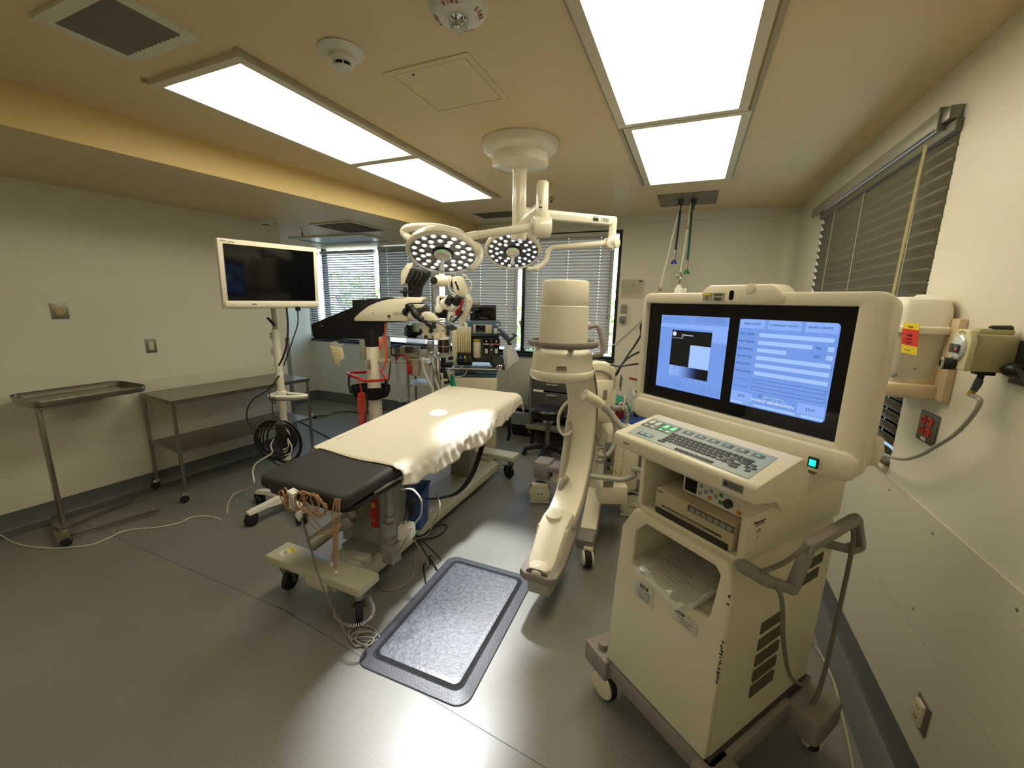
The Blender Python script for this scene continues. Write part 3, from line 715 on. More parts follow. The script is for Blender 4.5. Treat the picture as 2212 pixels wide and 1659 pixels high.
T('M.I.', -.638, 1.568, .0115); T('SEX', -.640, 1.541, .0115); T('EXIT', -.869, 1.362, .0135); T('EDIT', -.633, 1.362, .0135); T('FLUORO', -.838, 1.3375, .0105); T('HLF', -.668, 1.3375, .0105)
b.m(E_TX2); T('COMMENTS', -.906, 1.428, .0104, 'LEFT'); T('ACCESSION', -.906, 1.400, .0104, 'LEFT')
b.m(emi('screen_white', '#e8f0ff')); T('PATIENT INFORMATION', -.756, 1.358, .0132)
b.m(E_TX); b.lathe([(.0042, 0), (.0055, 0), (.0055, .0003), (.0042, .0003)], (-.800, ys-.0012, 1.377), (0, -1, 0), 16)
wobj(b, 'right_display_image', None, gl)
b = MB(); b.lathe([(0, 0), (.014, 0), (.014, .002), (.0135, .003), (0, .003)], (-1.326, 1.474, 1.212), (0, -1, 0), 24); wobj(b, 'round_button', CREAM, mon)
b = MB(); b.box((-.578, 1.473, 1.208), (.030, .008, .034), bev=.002); pw = wobj(b, 'power_switch', DARK, mon)
b = MB(); b.box((-.578, 1.468, 1.208), (.019, .004, .022), bev=.003); wobj(b, 'power_light', emi('cyan_lamp', '#18f0d8', 1.3), pw)
b = MB(); b.lathe([(.05, 0), (.056, .02), (.045, .05), (0, .06)], (-.52, 1.64, 1.25), (1, .2, 0), 24); wobj(b, 'knuckle_cover', CREAM2, mon)
b = MB(); b.box((-.81, 1.62, 1.19), (.40, .16, .07), bev=.01); wobj(b, 'monitor_neck', CREAM)
# handle
b = MB(); hpnt = [(-.585, 1.13, .955), (-.515, 1.165, .93), (-.500, 1.28, .872), (-.500, 1.345, .995), (-.500, 1.655, 1.000), (-.505, 1.760, .862), (-.515, 1.70, .862)]
for i in range(len(hpnt)-1): b.bar(hpnt[i], hpnt[i+1], .030, .034, .006, up=(1, 0, 0) if i else None)
for p in hpnt[1:-1]: b.sphere(p, .0185, (1, 1, 1), 12)
b.bar((-.515, 1.70, .862), (-.585, 1.66, .862), .026, .026, .005)
wobj(b, 'push_handle', TAUPE)
# hooked cable
b = MB(); b.tube([wk(-.53, 1.15, .955), wk(-.485, 1.18, .90), wk(-.475, 1.22, .74), wk(-.48, 1.32, .56), wk(-.49, 1.46, .44), wk(-.51, 1.56, .40)], .0065, 8, 8)
b.tube([wk(-.53, 1.15, .955), wk(-.50, 1.20, .985), wk(-.49, 1.28, 1.01), wk(-.505, 1.34, .985)], .0065, 8, 8)
b.obj('hanging_cable', mat('grey_brown_cable', '#6f6a5c', .5), W)
b = MB(); b.tube([wk(-.515, 1.66, .965), wk(-.500, 1.675, .90), wk(-.500, 1.67, .55), wk(-.505, 1.66, .30), wk(-.52, 1.64, .20)], .0075, 8, 8)
b.obj('hanging_cable', mat('grey_brown_cable', '#6f6a5c', .5), W)
# base with outrigger feet
b = MB()
b.prism(rrect(.56, .67, .02, 3, -.835, 1.435), (0, 0, .155), EU, EV, h=.075, bev=.01)
b.prism([(-1.165, 1.085), (-1.02, 1.075), (-1.02, 1.215), (-1.15, 1.215)], (0, 0, .140), EU, EV, h=.095, bev=.012)
b.prism([(-.62, 1.075), (-.49, 1.04), (-.455, 1.07), (-.475, 1.185), (-.60, 1.215)], (0, 0, .140), EU, EV, h=.090, bev=.014)
b.prism([(-.62, 1.575), (-.465, 1.560), (-.450, 1.58), (-.455, 1.755), (-.48, 1.775), (-.62, 1.765)], (0, 0, .130), EU, EV, h=.100, bev=.014)
b.prism([(-1.165, 1.575), (-1.02, 1.565), (-1.02, 1.775), (-1.15, 1.775)], (0, 0, .140), EU, EV, h=.095, bev=.012)
b.cyl((-1.09, 1.125, .23), (-1.09, 1.125, .262), .021, bev=.004); b.bar((-1.09, 1.13, .25), (-1.045, 1.17, .252), .010, .006)
wobj(b, 'wheeled_base', TAUPE)
b = MB(); b.box((-1.06, 1.20, .34), (.03, .03, .02), bev=.004); b.box((-.815, 1.435, .235), (.475, .64, .012)); wobj(b, 'base_gasket', mat('dark_gasket', '#3d3a38', .6))
for (u, v, a) in ((-1.07, 1.13, 1.55), (-.52, 1.70, .7), (-.53, 1.11, .9), (-1.07, 1.70, 1.2)):
    ax = Vector((math.cos(a), math.sin(a), 0)); c = Vector((u, v, .068))
    b = MB(); b.cyl(c-ax*.012, c+ax*.012, .068, seg=32, bev=.006); wl = wobj(b, 'castor_wheel', RUBBER)
    b = MB(); b.cyl(c-ax*.026, c-ax*.013, .056, .060, 32, .004); b.cyl(c+ax*.013, c+ax*.026, .060, .056, 32, .004); b.box(c+Vector((0, 0, .075)), (.04, .04, .02)); wobj(b, 'wheel_cover', CREAM, wl)
# stickers
def sticker(u, z, w_, h_, tilt, lines, name, y=1.0985):
    ca, sa = math.cos(tilt), math.sin(tilt); ex = Vector((ca, 0, sa)); ey = Vector((-sa, 0, ca)); o = Vector((u, y, z))
    b = MB(); R = Matrix.Rotation(-tilt, 4, 'Y'); b.box(o, (w_, .0008, h_), R); lb = wobj(b, name, mat('white_sticker', '#c8c4b4', .5, var=.02))
    b = MB(); b.m(mat('navy_ink', '#1f2b50', .5, var=0)).box(o+ey*(h_*.36)+ex*(-w_*(0 if w_ < .09 and h_ > .06 else .25))+Vector((0, -.0008, 0)), (w_*.42 if h_ > .06 else w_*.38, .0008, h_*.2), R)
    b.m(PAPER).text('CMP', o+ey*(h_*.36)+ex*(-w_*(0 if w_ < .09 and h_ > .06 else .25))+Vector((0, -.0014, 0)), ex, ey, h_*.2, .0002)
    b.m(mat('grey_ink', '#4a4a48', .6, var=0))
    for (s, fy, sz) in lines: b.text(s, o+ey*(h_*fy)+Vector((0, -.0008, 0)), ex, ey, sz, .0002)
    wobj(b, 'sticker_print', None, lb)
sticker(-.884, .655, .088, .070, .02, [('11/07/2022', .08, .0135), ('ELECTRICAL SAFETY', -.1, .007), ('INSPECTION DATE', -.22, .007), ('CALIBRATION BY', -.34, .0065)], 'inspection_sticker')
sticker(-.710, .672, .090, .046, -.02, [('PROPERTY OF CLINIC', .02, .006), ('ASSET TAG', -.16, .006), ('CALL FOR SERVICE', -.34, .005)], 'asset_sticker')

# ---- things carried by the workstation
def wthing(name, label, cat, u, v, z, rz=0, group=None):
    p = WM @ Vector((u, v, z)); return thing(name, label, cat, p, WA+rz, group)
pr = wthing('printer', 'beige thermal printer in the open bay of the imaging workstation', 'printer', -.765, 1.30, .964)
BEI = mat('beige_printer_shell', '#b5a98a', .5, var=.03)
b = MB(); b.prism([(-.155, .004), (-.130, -.018+.02), (-.15, .070), (-.13, .092), (.17, .092), (.17, .004)], (-.147, 0, 0), EV, EZ, h=.294, bev=.003) if 0 else b.box((0, 0, .048), (.294, .31, .088), bev=.005); b.obj('body', BEI, pr)
b = MB(); b.box((0, -.1575, .012), (.27, .006, .020)); b.box((-.002, -.1565, .036), (.225, .004, .004)); b.obj('paper_slot', mat('dark_slot', '#2e2920', .5), pr)
b = MB(); b.box((-.02, -.160, .0365), (.16, .003, .0015)); b.obj('slot_edge', CHROME, pr)
b = MB(); b.box((.067, -.1565, .076), (.158, .004, .021), bev=.001); pn = b.obj('control_strip', mat('printer_control_strip', '#4d493f', .4), pr)
for k in range(7):
    b = MB(); b.box((.005+k*.0215, -.159, .076), (.017, .002, .014)); b.m(mat('strip_symbol', '#8d8b7e', .5)) ; b.box((.005+k*.0215, -.1604, .076), (.006, .001, .005)); b.obj('button', mat('printer_button', '#625d50', .4), pn)
b = MB(); b.text('SONY', (-.128, -.1565, .083), EU, EZ, .011, .0003); b.obj('maker_lettering', BLACKT, pr)
b = MB(); b.text('video graphic printer', (.08, -.1565, .022), EU, EZ, .0055, .0002); b.obj('model_lettering', BLACKT, pr)
b = MB(); b.box((-.134, -.1565, .014), (.016, .003, .013), bev=.001); b.obj('power_button', mat('printer_button', '#625d50', .4), pr)
# light source/controller on top of the printer
sm = wthing('controller', 'small white control unit with orange and green buttons, on top of the beige printer', 'control unit', -.725, 1.32, 1.056, -.02)
b = MB(); b.box((0, 0, .036), (.235, .25, .066), bev=.008); b.obj('body', WHITEP, sm)
b = MB(); b.box((-.083, -.126, .037), (.046, .003, .046), bev=.001); b.obj('display', SCREENOFF, sm)
for (u, z, c) in ((-.045, .050, 'grey'), (-.045, .026, 'grey'), (-.026, .038, 'grey'), (-.008, .048, 'grey'), (-.010, .024, 'orange'), (.010, .038, 'grey'), (.028, .050, 'green'), (.028, .026, 'green'), (.090, .020, 'orange')):
    mm = {'grey': mat('lilac_grey_button', '#9a9ba6', .4), 'orange': mat('orange_button', '#d8742a', .4), 'green': mat('green_button', '#3f8a38', .4)}[c]
    b = MB(); b.box((u, -.1265, z), (.012, .004, .012), bev=.001); b.obj('button', mm, sm)
b = MB(); b.lathe([(0, 0), (.015, 0), (.013, .012), (.006, .014), (0, .014)], (.055, -.126, .034), (0, -1, 0), 16); b.obj('plug_socket', mat('dark_grey_plug', '#3a3a36', .4), sm)
b = MB(); b.sphere((.092, -.127, .040), .003); b.obj('indicator', emi('amber_lamp', '#ffb060', 3), sm)
b = MB(); b.text('CMS', (.082, -.1262, .062), EU, EZ, .008, .0003); b.text('CONTROL UNIT', (.09, -.1262, .054), EU, EZ, .004, .0002); b.obj('lettering', BLACKT, sm)
# bagged paperwork in the lower opening
pk = wthing('document_bag', 'clear bag of printed paperwork sticking out of the lower opening of the workstation', 'bag', -.80, 1.20, .735, -.1)
random.seed(11)
b = MB(); g = []
nx, ny = 12, 10
def bagz(i, j): return .052+.012*math.sin(i*1.1+j*.7)*.6+.010*math.cos(j*1.7-i*.4)*.5
rows = []
for j in range(ny+1):
    row = []
    for i in range(nx+1):
        x = -.125+.25*i/nx+.006*math.sin(j*1.3); y = -.125+.27*j/ny+.006*math.sin(i*1.9)
        z = .062-.030*(1-j/ny)**1.6+.005*math.sin(i*1.7+j*.9)
        if j == 0: z -= .014+.010*math.sin(i*.9)
        row.append((x, y, z))
    rows.append(row)
b.loft(rows, caps=False, closed=False); bo = b.obj('bag_film', mat('bag_film', '#b9b4a0', .10, var=.02, alpha=.35, spec=.9), pk)
sm_ = bo.modifiers.new('th', 'SOLIDIFY'); sm_.thickness = .0008
b = MB(); b.box((.01, .02, .030), (.215, .26, .022), rotm(.12, 0, .06), bev=.002); b.box((.0, .0, .012), (.22, .27, .012), rotm(.08, 0, -.05), bev=.002); pp = b.obj('papers', PAPER, pk)
b = MB(); R = rotm(.12, 0, .06)
for k in range(13):
    w_ = .16*(.5+.5*random.random()); z = .0415; y = -.095+k*.016
    b.box(Vector((.01, .02, .030))+R @ Vector((-.09+w_/2, y, .0117)), (w_, .0035 if k not in (4, 10) else .010, .0006), R)
b.obj('print_lines', mat('grey_ink', '#4a4a48', .6, var=0), pp)
b = MB(); b.text('PRINTED SEP', Vector((.01, .02, .030))+R @ Vector((.0, .118, .0118)), R @ Vector(EU), R @ Vector(EV), .016, .0003); b.obj('heading', BLACKT, pp)
# ------------------------------------------------------------------ anti-fatigue mat
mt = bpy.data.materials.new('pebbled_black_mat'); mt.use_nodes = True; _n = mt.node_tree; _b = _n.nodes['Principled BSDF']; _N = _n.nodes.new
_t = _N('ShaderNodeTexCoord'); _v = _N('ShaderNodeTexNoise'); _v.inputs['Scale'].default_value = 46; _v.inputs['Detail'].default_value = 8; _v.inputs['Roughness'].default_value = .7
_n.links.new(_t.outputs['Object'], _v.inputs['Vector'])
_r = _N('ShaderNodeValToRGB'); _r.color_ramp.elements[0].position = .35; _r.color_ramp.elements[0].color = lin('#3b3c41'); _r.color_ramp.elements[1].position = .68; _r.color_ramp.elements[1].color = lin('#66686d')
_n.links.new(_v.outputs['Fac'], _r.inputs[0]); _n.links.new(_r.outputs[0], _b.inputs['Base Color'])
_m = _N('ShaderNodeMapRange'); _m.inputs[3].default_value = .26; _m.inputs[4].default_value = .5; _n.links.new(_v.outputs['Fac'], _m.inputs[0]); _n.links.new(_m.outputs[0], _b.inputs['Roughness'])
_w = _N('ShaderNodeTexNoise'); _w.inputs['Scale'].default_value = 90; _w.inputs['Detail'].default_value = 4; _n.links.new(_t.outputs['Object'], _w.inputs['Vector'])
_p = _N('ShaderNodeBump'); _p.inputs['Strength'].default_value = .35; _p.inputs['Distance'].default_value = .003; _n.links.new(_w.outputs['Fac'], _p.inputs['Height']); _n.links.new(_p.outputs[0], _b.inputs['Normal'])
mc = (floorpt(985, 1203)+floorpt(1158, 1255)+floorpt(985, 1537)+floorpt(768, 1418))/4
rimm = mat('mat_rim', '#434448', .42, var=.12, scale=30, bump=.25, bscale=120); grm = mat('mat_groove', '#121315', .8, var=.1)  # groove's shade is put into its near-black colour
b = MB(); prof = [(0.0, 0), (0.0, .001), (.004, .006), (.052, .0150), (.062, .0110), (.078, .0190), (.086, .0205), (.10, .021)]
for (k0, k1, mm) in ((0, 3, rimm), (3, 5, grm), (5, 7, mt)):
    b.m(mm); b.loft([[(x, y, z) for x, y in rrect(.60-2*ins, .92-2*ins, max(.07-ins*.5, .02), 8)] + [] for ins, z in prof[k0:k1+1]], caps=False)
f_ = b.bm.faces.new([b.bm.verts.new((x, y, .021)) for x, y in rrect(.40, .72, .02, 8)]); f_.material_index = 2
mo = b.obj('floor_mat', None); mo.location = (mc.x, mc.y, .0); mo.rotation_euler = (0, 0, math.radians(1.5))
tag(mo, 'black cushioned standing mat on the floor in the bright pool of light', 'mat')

# ------------------------------------------------------------------ operating table
def K(x, y): return (560+x/3.318, 900+y/3.318)
def KY(x, y, yy): return P(*K(x, y), 'y', yy)
BX = -1.77
T = thing('operating_table', 'wheeled operating table with black pad and white sheet, in the middle of the room', 'operating table', (BX, 2.45, 0))
ENAM = mat('table_enamel', '#b9b49c', .38, var=.03)
ENAM2 = mat('table_column_enamel', '#8d8f7e', .45, var=.04)
def tz(y): return .795+(y-1.30)*.050
b = MB(True)
b.box((-1.77, 1.455, .215), (.70, .150, .048), bev=.006); b.box((-1.77, 3.455, .215), (.70, .16, .048), bev=.006)
b.box((-1.72, 2.46, .125), (.30, 1.90, .075), bev=.008); b.box((-1.62, 2.46, .150), (.05, 1.86, .05), bev=.004)
b.box((-1.70, 1.50, .165), (.14, .16, .08), bev=.005); b.box((-1.70, 3.42, .165), (.14, .12, .08), bev=.005); b.box((-1.72, 1.40, .175), (.16, .05, .05), bev=.005)
b.obj('base_frame', ENAM, T)
b = MB(True); b.box((-2.03, 1.455, .2398), (.065, .075, .0008), rotm(0, 0, -.3)); lb = b.obj('caution_label', PAPER, T)
b = MB(True); b.m(YELLOW).box((-2.025, 1.478, .2406), (.055, .028, .0008), rotm(0, 0, -.3)); b.m(BLACKT).text('CAUTION', (-2.018, 1.478, .2412), rotm(0, 0, -.3) @ Vector((1, 0, 0)), rotm(0, 0, -.3) @ Vector((0, 1, 0)), .011, .0002)
for k in range(3): b.box((-2.035+.004*k, 1.455-.010*k, .2406), (.045, .003, .0006), rotm(0, 0, -.3))
b.obj('label_print', None, lb)
b = MB(True); b.box((-1.785, 1.93, .46), (.36, .24, .60), bev=.006); b.box((-1.785, 1.805, .45), (.34, .015, .60)); b.box((-1.60, 1.80, .46), (.03, .10, .60), bev=.004); b.box((-1.75, 1.77, .175), (.26, .12, .02), bev=.004)
b.obj('lift_column', ENAM2, T)
b = MB(True); b.box((-1.75, 3.0, .47), (.20, .10, .66), bev=.01); b.obj('far_column', ENAM2, T)
b = MB(True); b.prism([(1.38, tz(1.38)-.105), (3.20, tz(3.20)-.105), (3.20, tz(3.20)-.06), (1.38, tz(1.38)-.06)], (-1.92, 0, 0), (0, 1, 0), (0, 0, 1), h=.48, bev=.004)
b.box((-1.69, 1.36, .700), (.44, .05, .045), bev=.006)
b.obj('top_frame', DARK, T)
# side rails
for x in (-1.40, -1.985):
    b = MB(True); b.bar((x, 1.50, tz(1.5)-.085), (x, 2.1, tz(2.1)-.085), .008, .028, .002); 
    for y in (1.55, 2.05): b.box((x+(-.012 if x > -1.6 else .012), y, tz(y)-.085), (.02, .02, .02))
    b.obj('side_rail', STEEL, T)
# pad sections
def pad(x0, x1, y0, y1, th, r, name, m):
    b = MB(True); rings = []
    for ins, dz in ((.012, -th), (.002, -th+.012), (0, -th+.025), (0, -.022), (.004, -.010), (.014, -.002), (.03, 0), (.10, .001)):
        rings.append([(x, y, tz(y)+dz) for x, y in rrect(x1-x0-2*ins, y1-y0-2*ins, max(.008, r-ins*.5), 6, (x0+x1)/2, (y0+y1)/2)])
    b.loft(rings); return b.obj(name, m, T)
pad(-1.985, -1.385, 1.29, 1.76, .068, .055, 'leg_pad', PADV)
pad(-2.005, -1.355, 1.765, 3.22, .062, .07, 'body_pad', PADV)
b = MB(True); b.prism(rrect(.58, .44, .07, 5, -1.685, 1.54), (0, 0, .695), h=.025); b.obj('pad_board', DARK, T)
# castors of the table
def bed_castor(x, y, a, name='castor', r=.062, parent=T, m=RUBBER, zt=.19, lever=True):
    ax = Vector((math.cos(a), math.sin(a), 0)); fw = Vector((-ax.y, ax.x, 0)); c = Vector((x, y, r))
    b = MB(True); b.cyl((x-fw.x*.03, y-fw.y*.03, zt-.03), (x-fw.x*.03, y-fw.y*.03, zt), .030)
    for s in (-1, 1): b.bar(c+ax*s*.024-fw*.03+Vector((0, 0, zt-r-.03)), c+ax*s*.024, .006, .034, .002, up=ax)
    b.cyl(c-ax*.032, c+ax*.032, .009)
    if lever: b.bar(c+fw*.03+Vector((0, 0, .05)), c+fw*.10+Vector((0, 0, .03)), .03, .006, .002)
    o = b.obj(name, STEELD, parent)
    b = MB(True); b.lathe([(.0, -.016), (r*.45, -.016), (r*.55, -.012), (r*.8, -.017), (r*.97, -.012), (r, 0), (r*.97, .012), (r*.8, .017), (r*.55, .012), (r*.45, .016), (0, .016)], c, ax, 32); b.obj('wheel', m, o)
    return o
bed_castor(-2.03, 1.455, .25); bed_castor(-1.475, 1.43, .75, r=.080, zt=.195)
bed_castor(-1.49, 3.44, 1.15, r=.066); bed_castor(-2.03, 3.46, .9, r=.062)
# sheet
random.seed(21)
nx, ny = 44, 84
x0s, x1s = -1.985, -1.372
def hemlen(y):
    t = (y-1.66)/(3.26-1.66)
    base_ = .135+.03*math.sin(y*3.1+.6)+.012*math.sin(y*13)+.008*math.sin(y*29+1)
    if t < .07: base_ *= .75+3.5*t
    if .50 < t < .66: base_ += .02
    if t > .85: base_ *= 1-.30*(t-.85)/.15
    return base_
rows = []
for j in range(ny+1):
    t = j/ny; y = 1.66+(3.27-1.66)*t
    row = []
    grow = 1+.06*t
    L_ = x0s-.05*t; R_ = x1s+.045*t
    ztop = tz(y)+.0045
    # left hem (short tuck), top, right hem
    for i in range(7):
        s = 1-i/6; d = .06*s
        row.append((L_-.006-.010*min(1, s*3)+.004*math.sin(y*17)*s, y+.0, ztop-.004-d+.012*max(0, .3-s)/.3))
    for i in range(nx+1):
        u = i/nx; x = L_+(R_-L_)*u
        edge = min(u, 1-u)*nx
        dz = -.012*max(0, 1-edge/1.5)
        yy = y+(.010*math.sin(u*7+1)-.025*(u)*(1-t)) if j == 0 else y
        wr = .0016*math.sin(x*40+y*9)*math.sin(y*23+x*6)*max(0, 1-abs(u-.8)*3)+.002*math.sin(x*15-y*5)*(u**3)
        row.append((x, yy, ztop+dz+wr))
    H_ = hemlen(y)
    for i in range(1, 13):
        s = i/12; d = H_*s
        fold = (.007*math.sin(y*7+1.3)+.005*math.sin(y*17+s*2.5)+.005*math.sin(y*41+s*5)+.003*math.sin(y*83-s*6))*min(1, s*1.6)
        if .45 < t < .7: fold *= 1.1
        row.append((R_+.012+.018*min(1, s*2.5)+fold, y+.006*math.sin(y*19+s*4), ztop-.016-d))
    rows.append(row)
# far end falls over the end of the pad
last = rows[-1]
for k in range(1, 7):
    s = k/6; rows.append([(x+(.0), y+.025*min(1, s*2)+.006*math.sin(x*20)*s, z-(.10*s if abs(x+1.68) < .33 else .09*s)) for x, y, z in last])
b = MB(True); b.loft(rows, caps=False, closed=False)
root = RM[T.name]
for f in b.bm.faces: f.smooth = True
sh = b.obj('draped_sheet', SHEET, None, smooth=0)
for p_ in sh.data.polygons: p_.use_smooth = True
ss = sh.modifiers.new('th', 'SOLIDIFY'); ss.thickness = .0025; ss.offset = 1
tag(sh, 'white cotton sheet draped over the long pad of the operating table', 'sheet')
# actuators
b = MB(True)
p0, p1 = Vector((-1.83, 1.70, .64)), Vector((-1.765, 1.70, .455)); b.cyl(p0, p1, .020, bev=.002); b.cyl(p1, p1+(p1-p0).normalized()*.05, .030, bev=.004)
b.bar((-1.745, 1.69, .40), (-1.815, 1.66, .36), .07, .07, .01); b.cyl((-1.785, 1.70, .40), (-1.90, 1.50, .29), .042, .042, 24, .008)
b.obj('actuator', mat('actuator_alloy', '#9b988b', .4, metal=.35, var=.05), T)
b = MB(True); p0 = Vector((-1.475, 1.70, .72)); b.cyl(p0, p0-Vector((0, 0, .08)), .012); b.cyl(p0-Vector((0, 0, .06)), p0-Vector((.0, 0, .24)), .022, bev=.002); b.cyl(p0-Vector((0, 0, .24)), p0-Vector((0, 0, .27)), .032, bev=.004)
b.box(p0-Vector((.01, 0, .33)), (.055, .07, .10), bev=.01); b.cyl(p0-Vector((0, 0, .38)), p0-Vector((0, 0, .42)), .028, bev=.004); b.box(p0-Vector((0, 0, .47)), (.08, .08, .12), bev=.006)
b.obj('actuator', MATS['actuator_alloy'], T)
# mains adaptor + battery box
b = MB(True); b.box((-1.375, 1.72, .40), (.080, .08, .085), rotm(0, 0, .2), bev=.012); o = b.obj('power_box', WHITEP, T)
b = MB(True); b.box((-1.655, 1.59, .195), (.14, .14, .06), rotm(0, 0, .1), bev=.006); b.box((-1.605, 1.60, .235), (.09, .05, .02), bev=.003); b.obj('control_box', mat('pale_grey_box', '#b5b2a6', .4), T)
# wrist strap hanging below far part
b = MB(True); b.loft([[(x-.02, y, z), (x+.02, y, z), (x+.02, y+.004, z+.003), (x-.02, y+.004, z+.003)] for x, y, z in spline([(-1.375, 2.72, .72), (-1.37, 2.62, .58), (-1.385, 2.50, .42), (-1.42, 2.36, .34), (-1.46, 2.20, .36), (-1.47, 2.05, .42)], 6)]); b.obj('safety_strap', mat('black_webbing', '#101010', .8), T)
b = MB(True); b.loft([[(x-.015, y, z), (x+.015, y, z), (x+.015, y+.004, z), (x-.015, y+.004, z)] for x, y, z in [(-1.30, 2.98, .76), (-1.29, 2.98, .62), (-1.30, 2.97, .56)]]); b.obj('safety_strap', MATS['black_webbing'], T)
# spirit level clipped on the column
lv = thing('spirit_level', 'red torpedo spirit level hanging upright on the operating table column', 'level', (-1.625, 1.738, .36))
b = MB(); b.box((0, 0, .125), (.045, .014, .27), bev=.002); b.obj('body', mat('red_level_body', '#bb2419', .4, var=.04), lv)
b = MB(); b.box((0, -.008, .135), (.022, .004, .03), bev=.001); b.obj('vial', mat('yellow_vial', '#d8dc3a', .2), lv)
for (x_, z_, a_) in ((-.004, .035, .4), (.004, .21, -.4)):
    b = MB(); b.box((x_, -.0078, z_), (.028, .002, .021), rotm(0, a_, 0)); b.obj('sticker', mat('pale_red_label', '#c9605a', .5), lv)
# blue container and crumpled bag under the table
bb = thing('blue_bin', 'blue plastic container standing on the table base under the operating table', 'container', (-1.60, 2.12, .177), .3)
b = MB(); b.loft([[(x, y, 0) for x, y in rrect(.11, .16, .02, 4)], [(x, y, .27) for x, y in rrect(.13, .19, .02, 4)]]); b.obj('body', BLUEP, bb)
b = MB(); b.box((0, 0, .275), (.14, .20, .012), bev=.004); b.obj('rim', BLUEP, bb)
random.seed(31)
def crumple(name, label, cat, c, r, sc, m, seed=1, seg=18):
    random.seed(seed); b = bmesh.new(); bmesh.ops.create_icosphere(b, subdivisions=3, radius=r)
    for v in b.verts:
        k = 1+.22*(random.random()-.5)+.16*math.sin(v.co.x*60/r*.1+v.co.y*50)*1; v.co *= k; v.co.x *= sc[0]; v.co.y *= sc[1]; v.co.z *= sc[2]
    mz = min(v.co.z for v in b.verts)
    for v in b.verts: v.co.z -= mz
    me = bpy.data.meshes.new(name); b.to_mesh(me); b.free(); me.materials.append(m); o = bpy.data.objects.new(name, me); COL.objects.link(o); o.location = c; RM[o.name] = Matrix.Translation(c)
    if label: tag(o, label, cat)
    return o
FILM = mat('crinkled_film', '#c9ccc6', .12, var=.05, alpha=.5, spec=.9)
crumple('plastic_bag', 'crumpled clear plastic bag resting on the base beam beside the blue container', 'bag', Vector((-1.63, 2.25, .176)), .07, (1, 1.3, .6), FILM, 5)

# tan tubing bundle hung over the near end of the pad
TUB = mat('amber_tubing', '#b58a5e', .18, var=.05, alpha=.75, spec=.8)
tb = thing('tubing_bundle', 'coiled clear amber tubing hanging from the near edge of the operating table', 'tubing', KY(350, 540, 1.27))
b = MB(True)
A_ = KY(330, 590, 1.265); 
for k, (cx_, cz_, r_) in enumerate(((260, 600, .050), (350, 610, .058), (400, 625, .062), (430, 620, .056), (200, 560, .036))):
    c = KY(cx_, cz_, 1.262); b.tube([c+Vector((r_*1.15*math.cos(a)*(1+.06*math.sin(a*2+k)), .012*math.sin(a+k)-.006*k, r_*.85*math.sin(a)+.01*math.sin(a*3+k))) for a in [2*PI*i/26 for i in range(26)]], .0036, 6, 0, True)
    b.tube([c+Vector((r_*1.02*math.cos(a), .016*math.sin(a+k+1)-.008, r_*.98*math.sin(a))) for a in [2*PI*i/26 for i in range(26)]], .0036, 6, 0, True)
b.tube([KY(545, 590, 1.26), KY(525, 700, 1.25), KY(535, 850, 1.25), KY(520, 1060, 1.25)], .0045, 6, 8)
b.tube([KY(575, 590, 1.26), KY(570, 700, 1.25), KY(560, 900, 1.25), KY(550, 1130, 1.25)], .0045, 6, 8)
b.tube([KY(560, 590, 1.26), KY(548, 720, 1.248), KY(545, 900, 1.25), KY(535, 1060, 1.25)], .004, 6, 8)
b.tube([KY(320, 660, 1.26), KY(370, 770, 1.25), KY(460, 840, 1.25), KY(540, 830, 1.26), KY(585, 770, 1.30)], .003, 6, 8)
b.tube([KY(340, 650, 1.26), KY(400, 745, 1.25), KY(480, 810, 1.25), KY(560, 800, 1.27)], .003, 6, 8)
b.obj('tubing', TUB, tb)
b = MB(True); p = KY(522, 1065, 1.25); b.cyl(p, p+Vector((0, 0, .018)), .008); p = KY(552, 1120, 1.25); b.cyl(p, p+Vector((0, 0, .014)), .007); b.obj('connector', WHITEP, tb)
# hand control on the pad edge
hc = thing('hand_control', 'white four-button hand control hooked over the near left edge of the operating table', 'hand control', KY(250, 700, 1.24))
b = MB(True); p = KY(240, 610, 1.245); b.box(p, (.034, .016, .075), rotm(0, .12, 0), bev=.003); b.box(p+Vector((-.005, .01, .045)), (.042, .04, .012), rotm(0, .3, 0), bev=.003); b.obj('handset', WHITEP, hc)
for k in range(4):
    b = MB(True); b.box(p+Vector((.002+.002*k, -.0095, .022-.015*k)), (.020, .004, .009), rotm(0, .12, 0), bev=.001); b.obj('button', mat('grey_button', '#a9a79c', .4), hc)
b = MB(True); q = KY(285, 715, 1.235); b.loft([[q+Vector((dx, dy, dz)) for dx, dy in rrect(.03*s, .016*s, .004, 3)] for s, dz in ((.8, .02), (1.2, .008), (.8, -.010), (.2, -.026))]); b.obj('clip', WHITEP, hc)
b = MB(True); b.tube([KY(300, 730, 1.235), KY(345, 860, 1.235), KY(400, 1050, 1.235), KY(440, 1180, 1.235), KY(490, 1300, 1.25), KY(530, 1400, 1.27)], [.0055, .0035], 6, 8); b.obj('cord', mat('brown_grey_cord', '#756a5c', .5), hc)
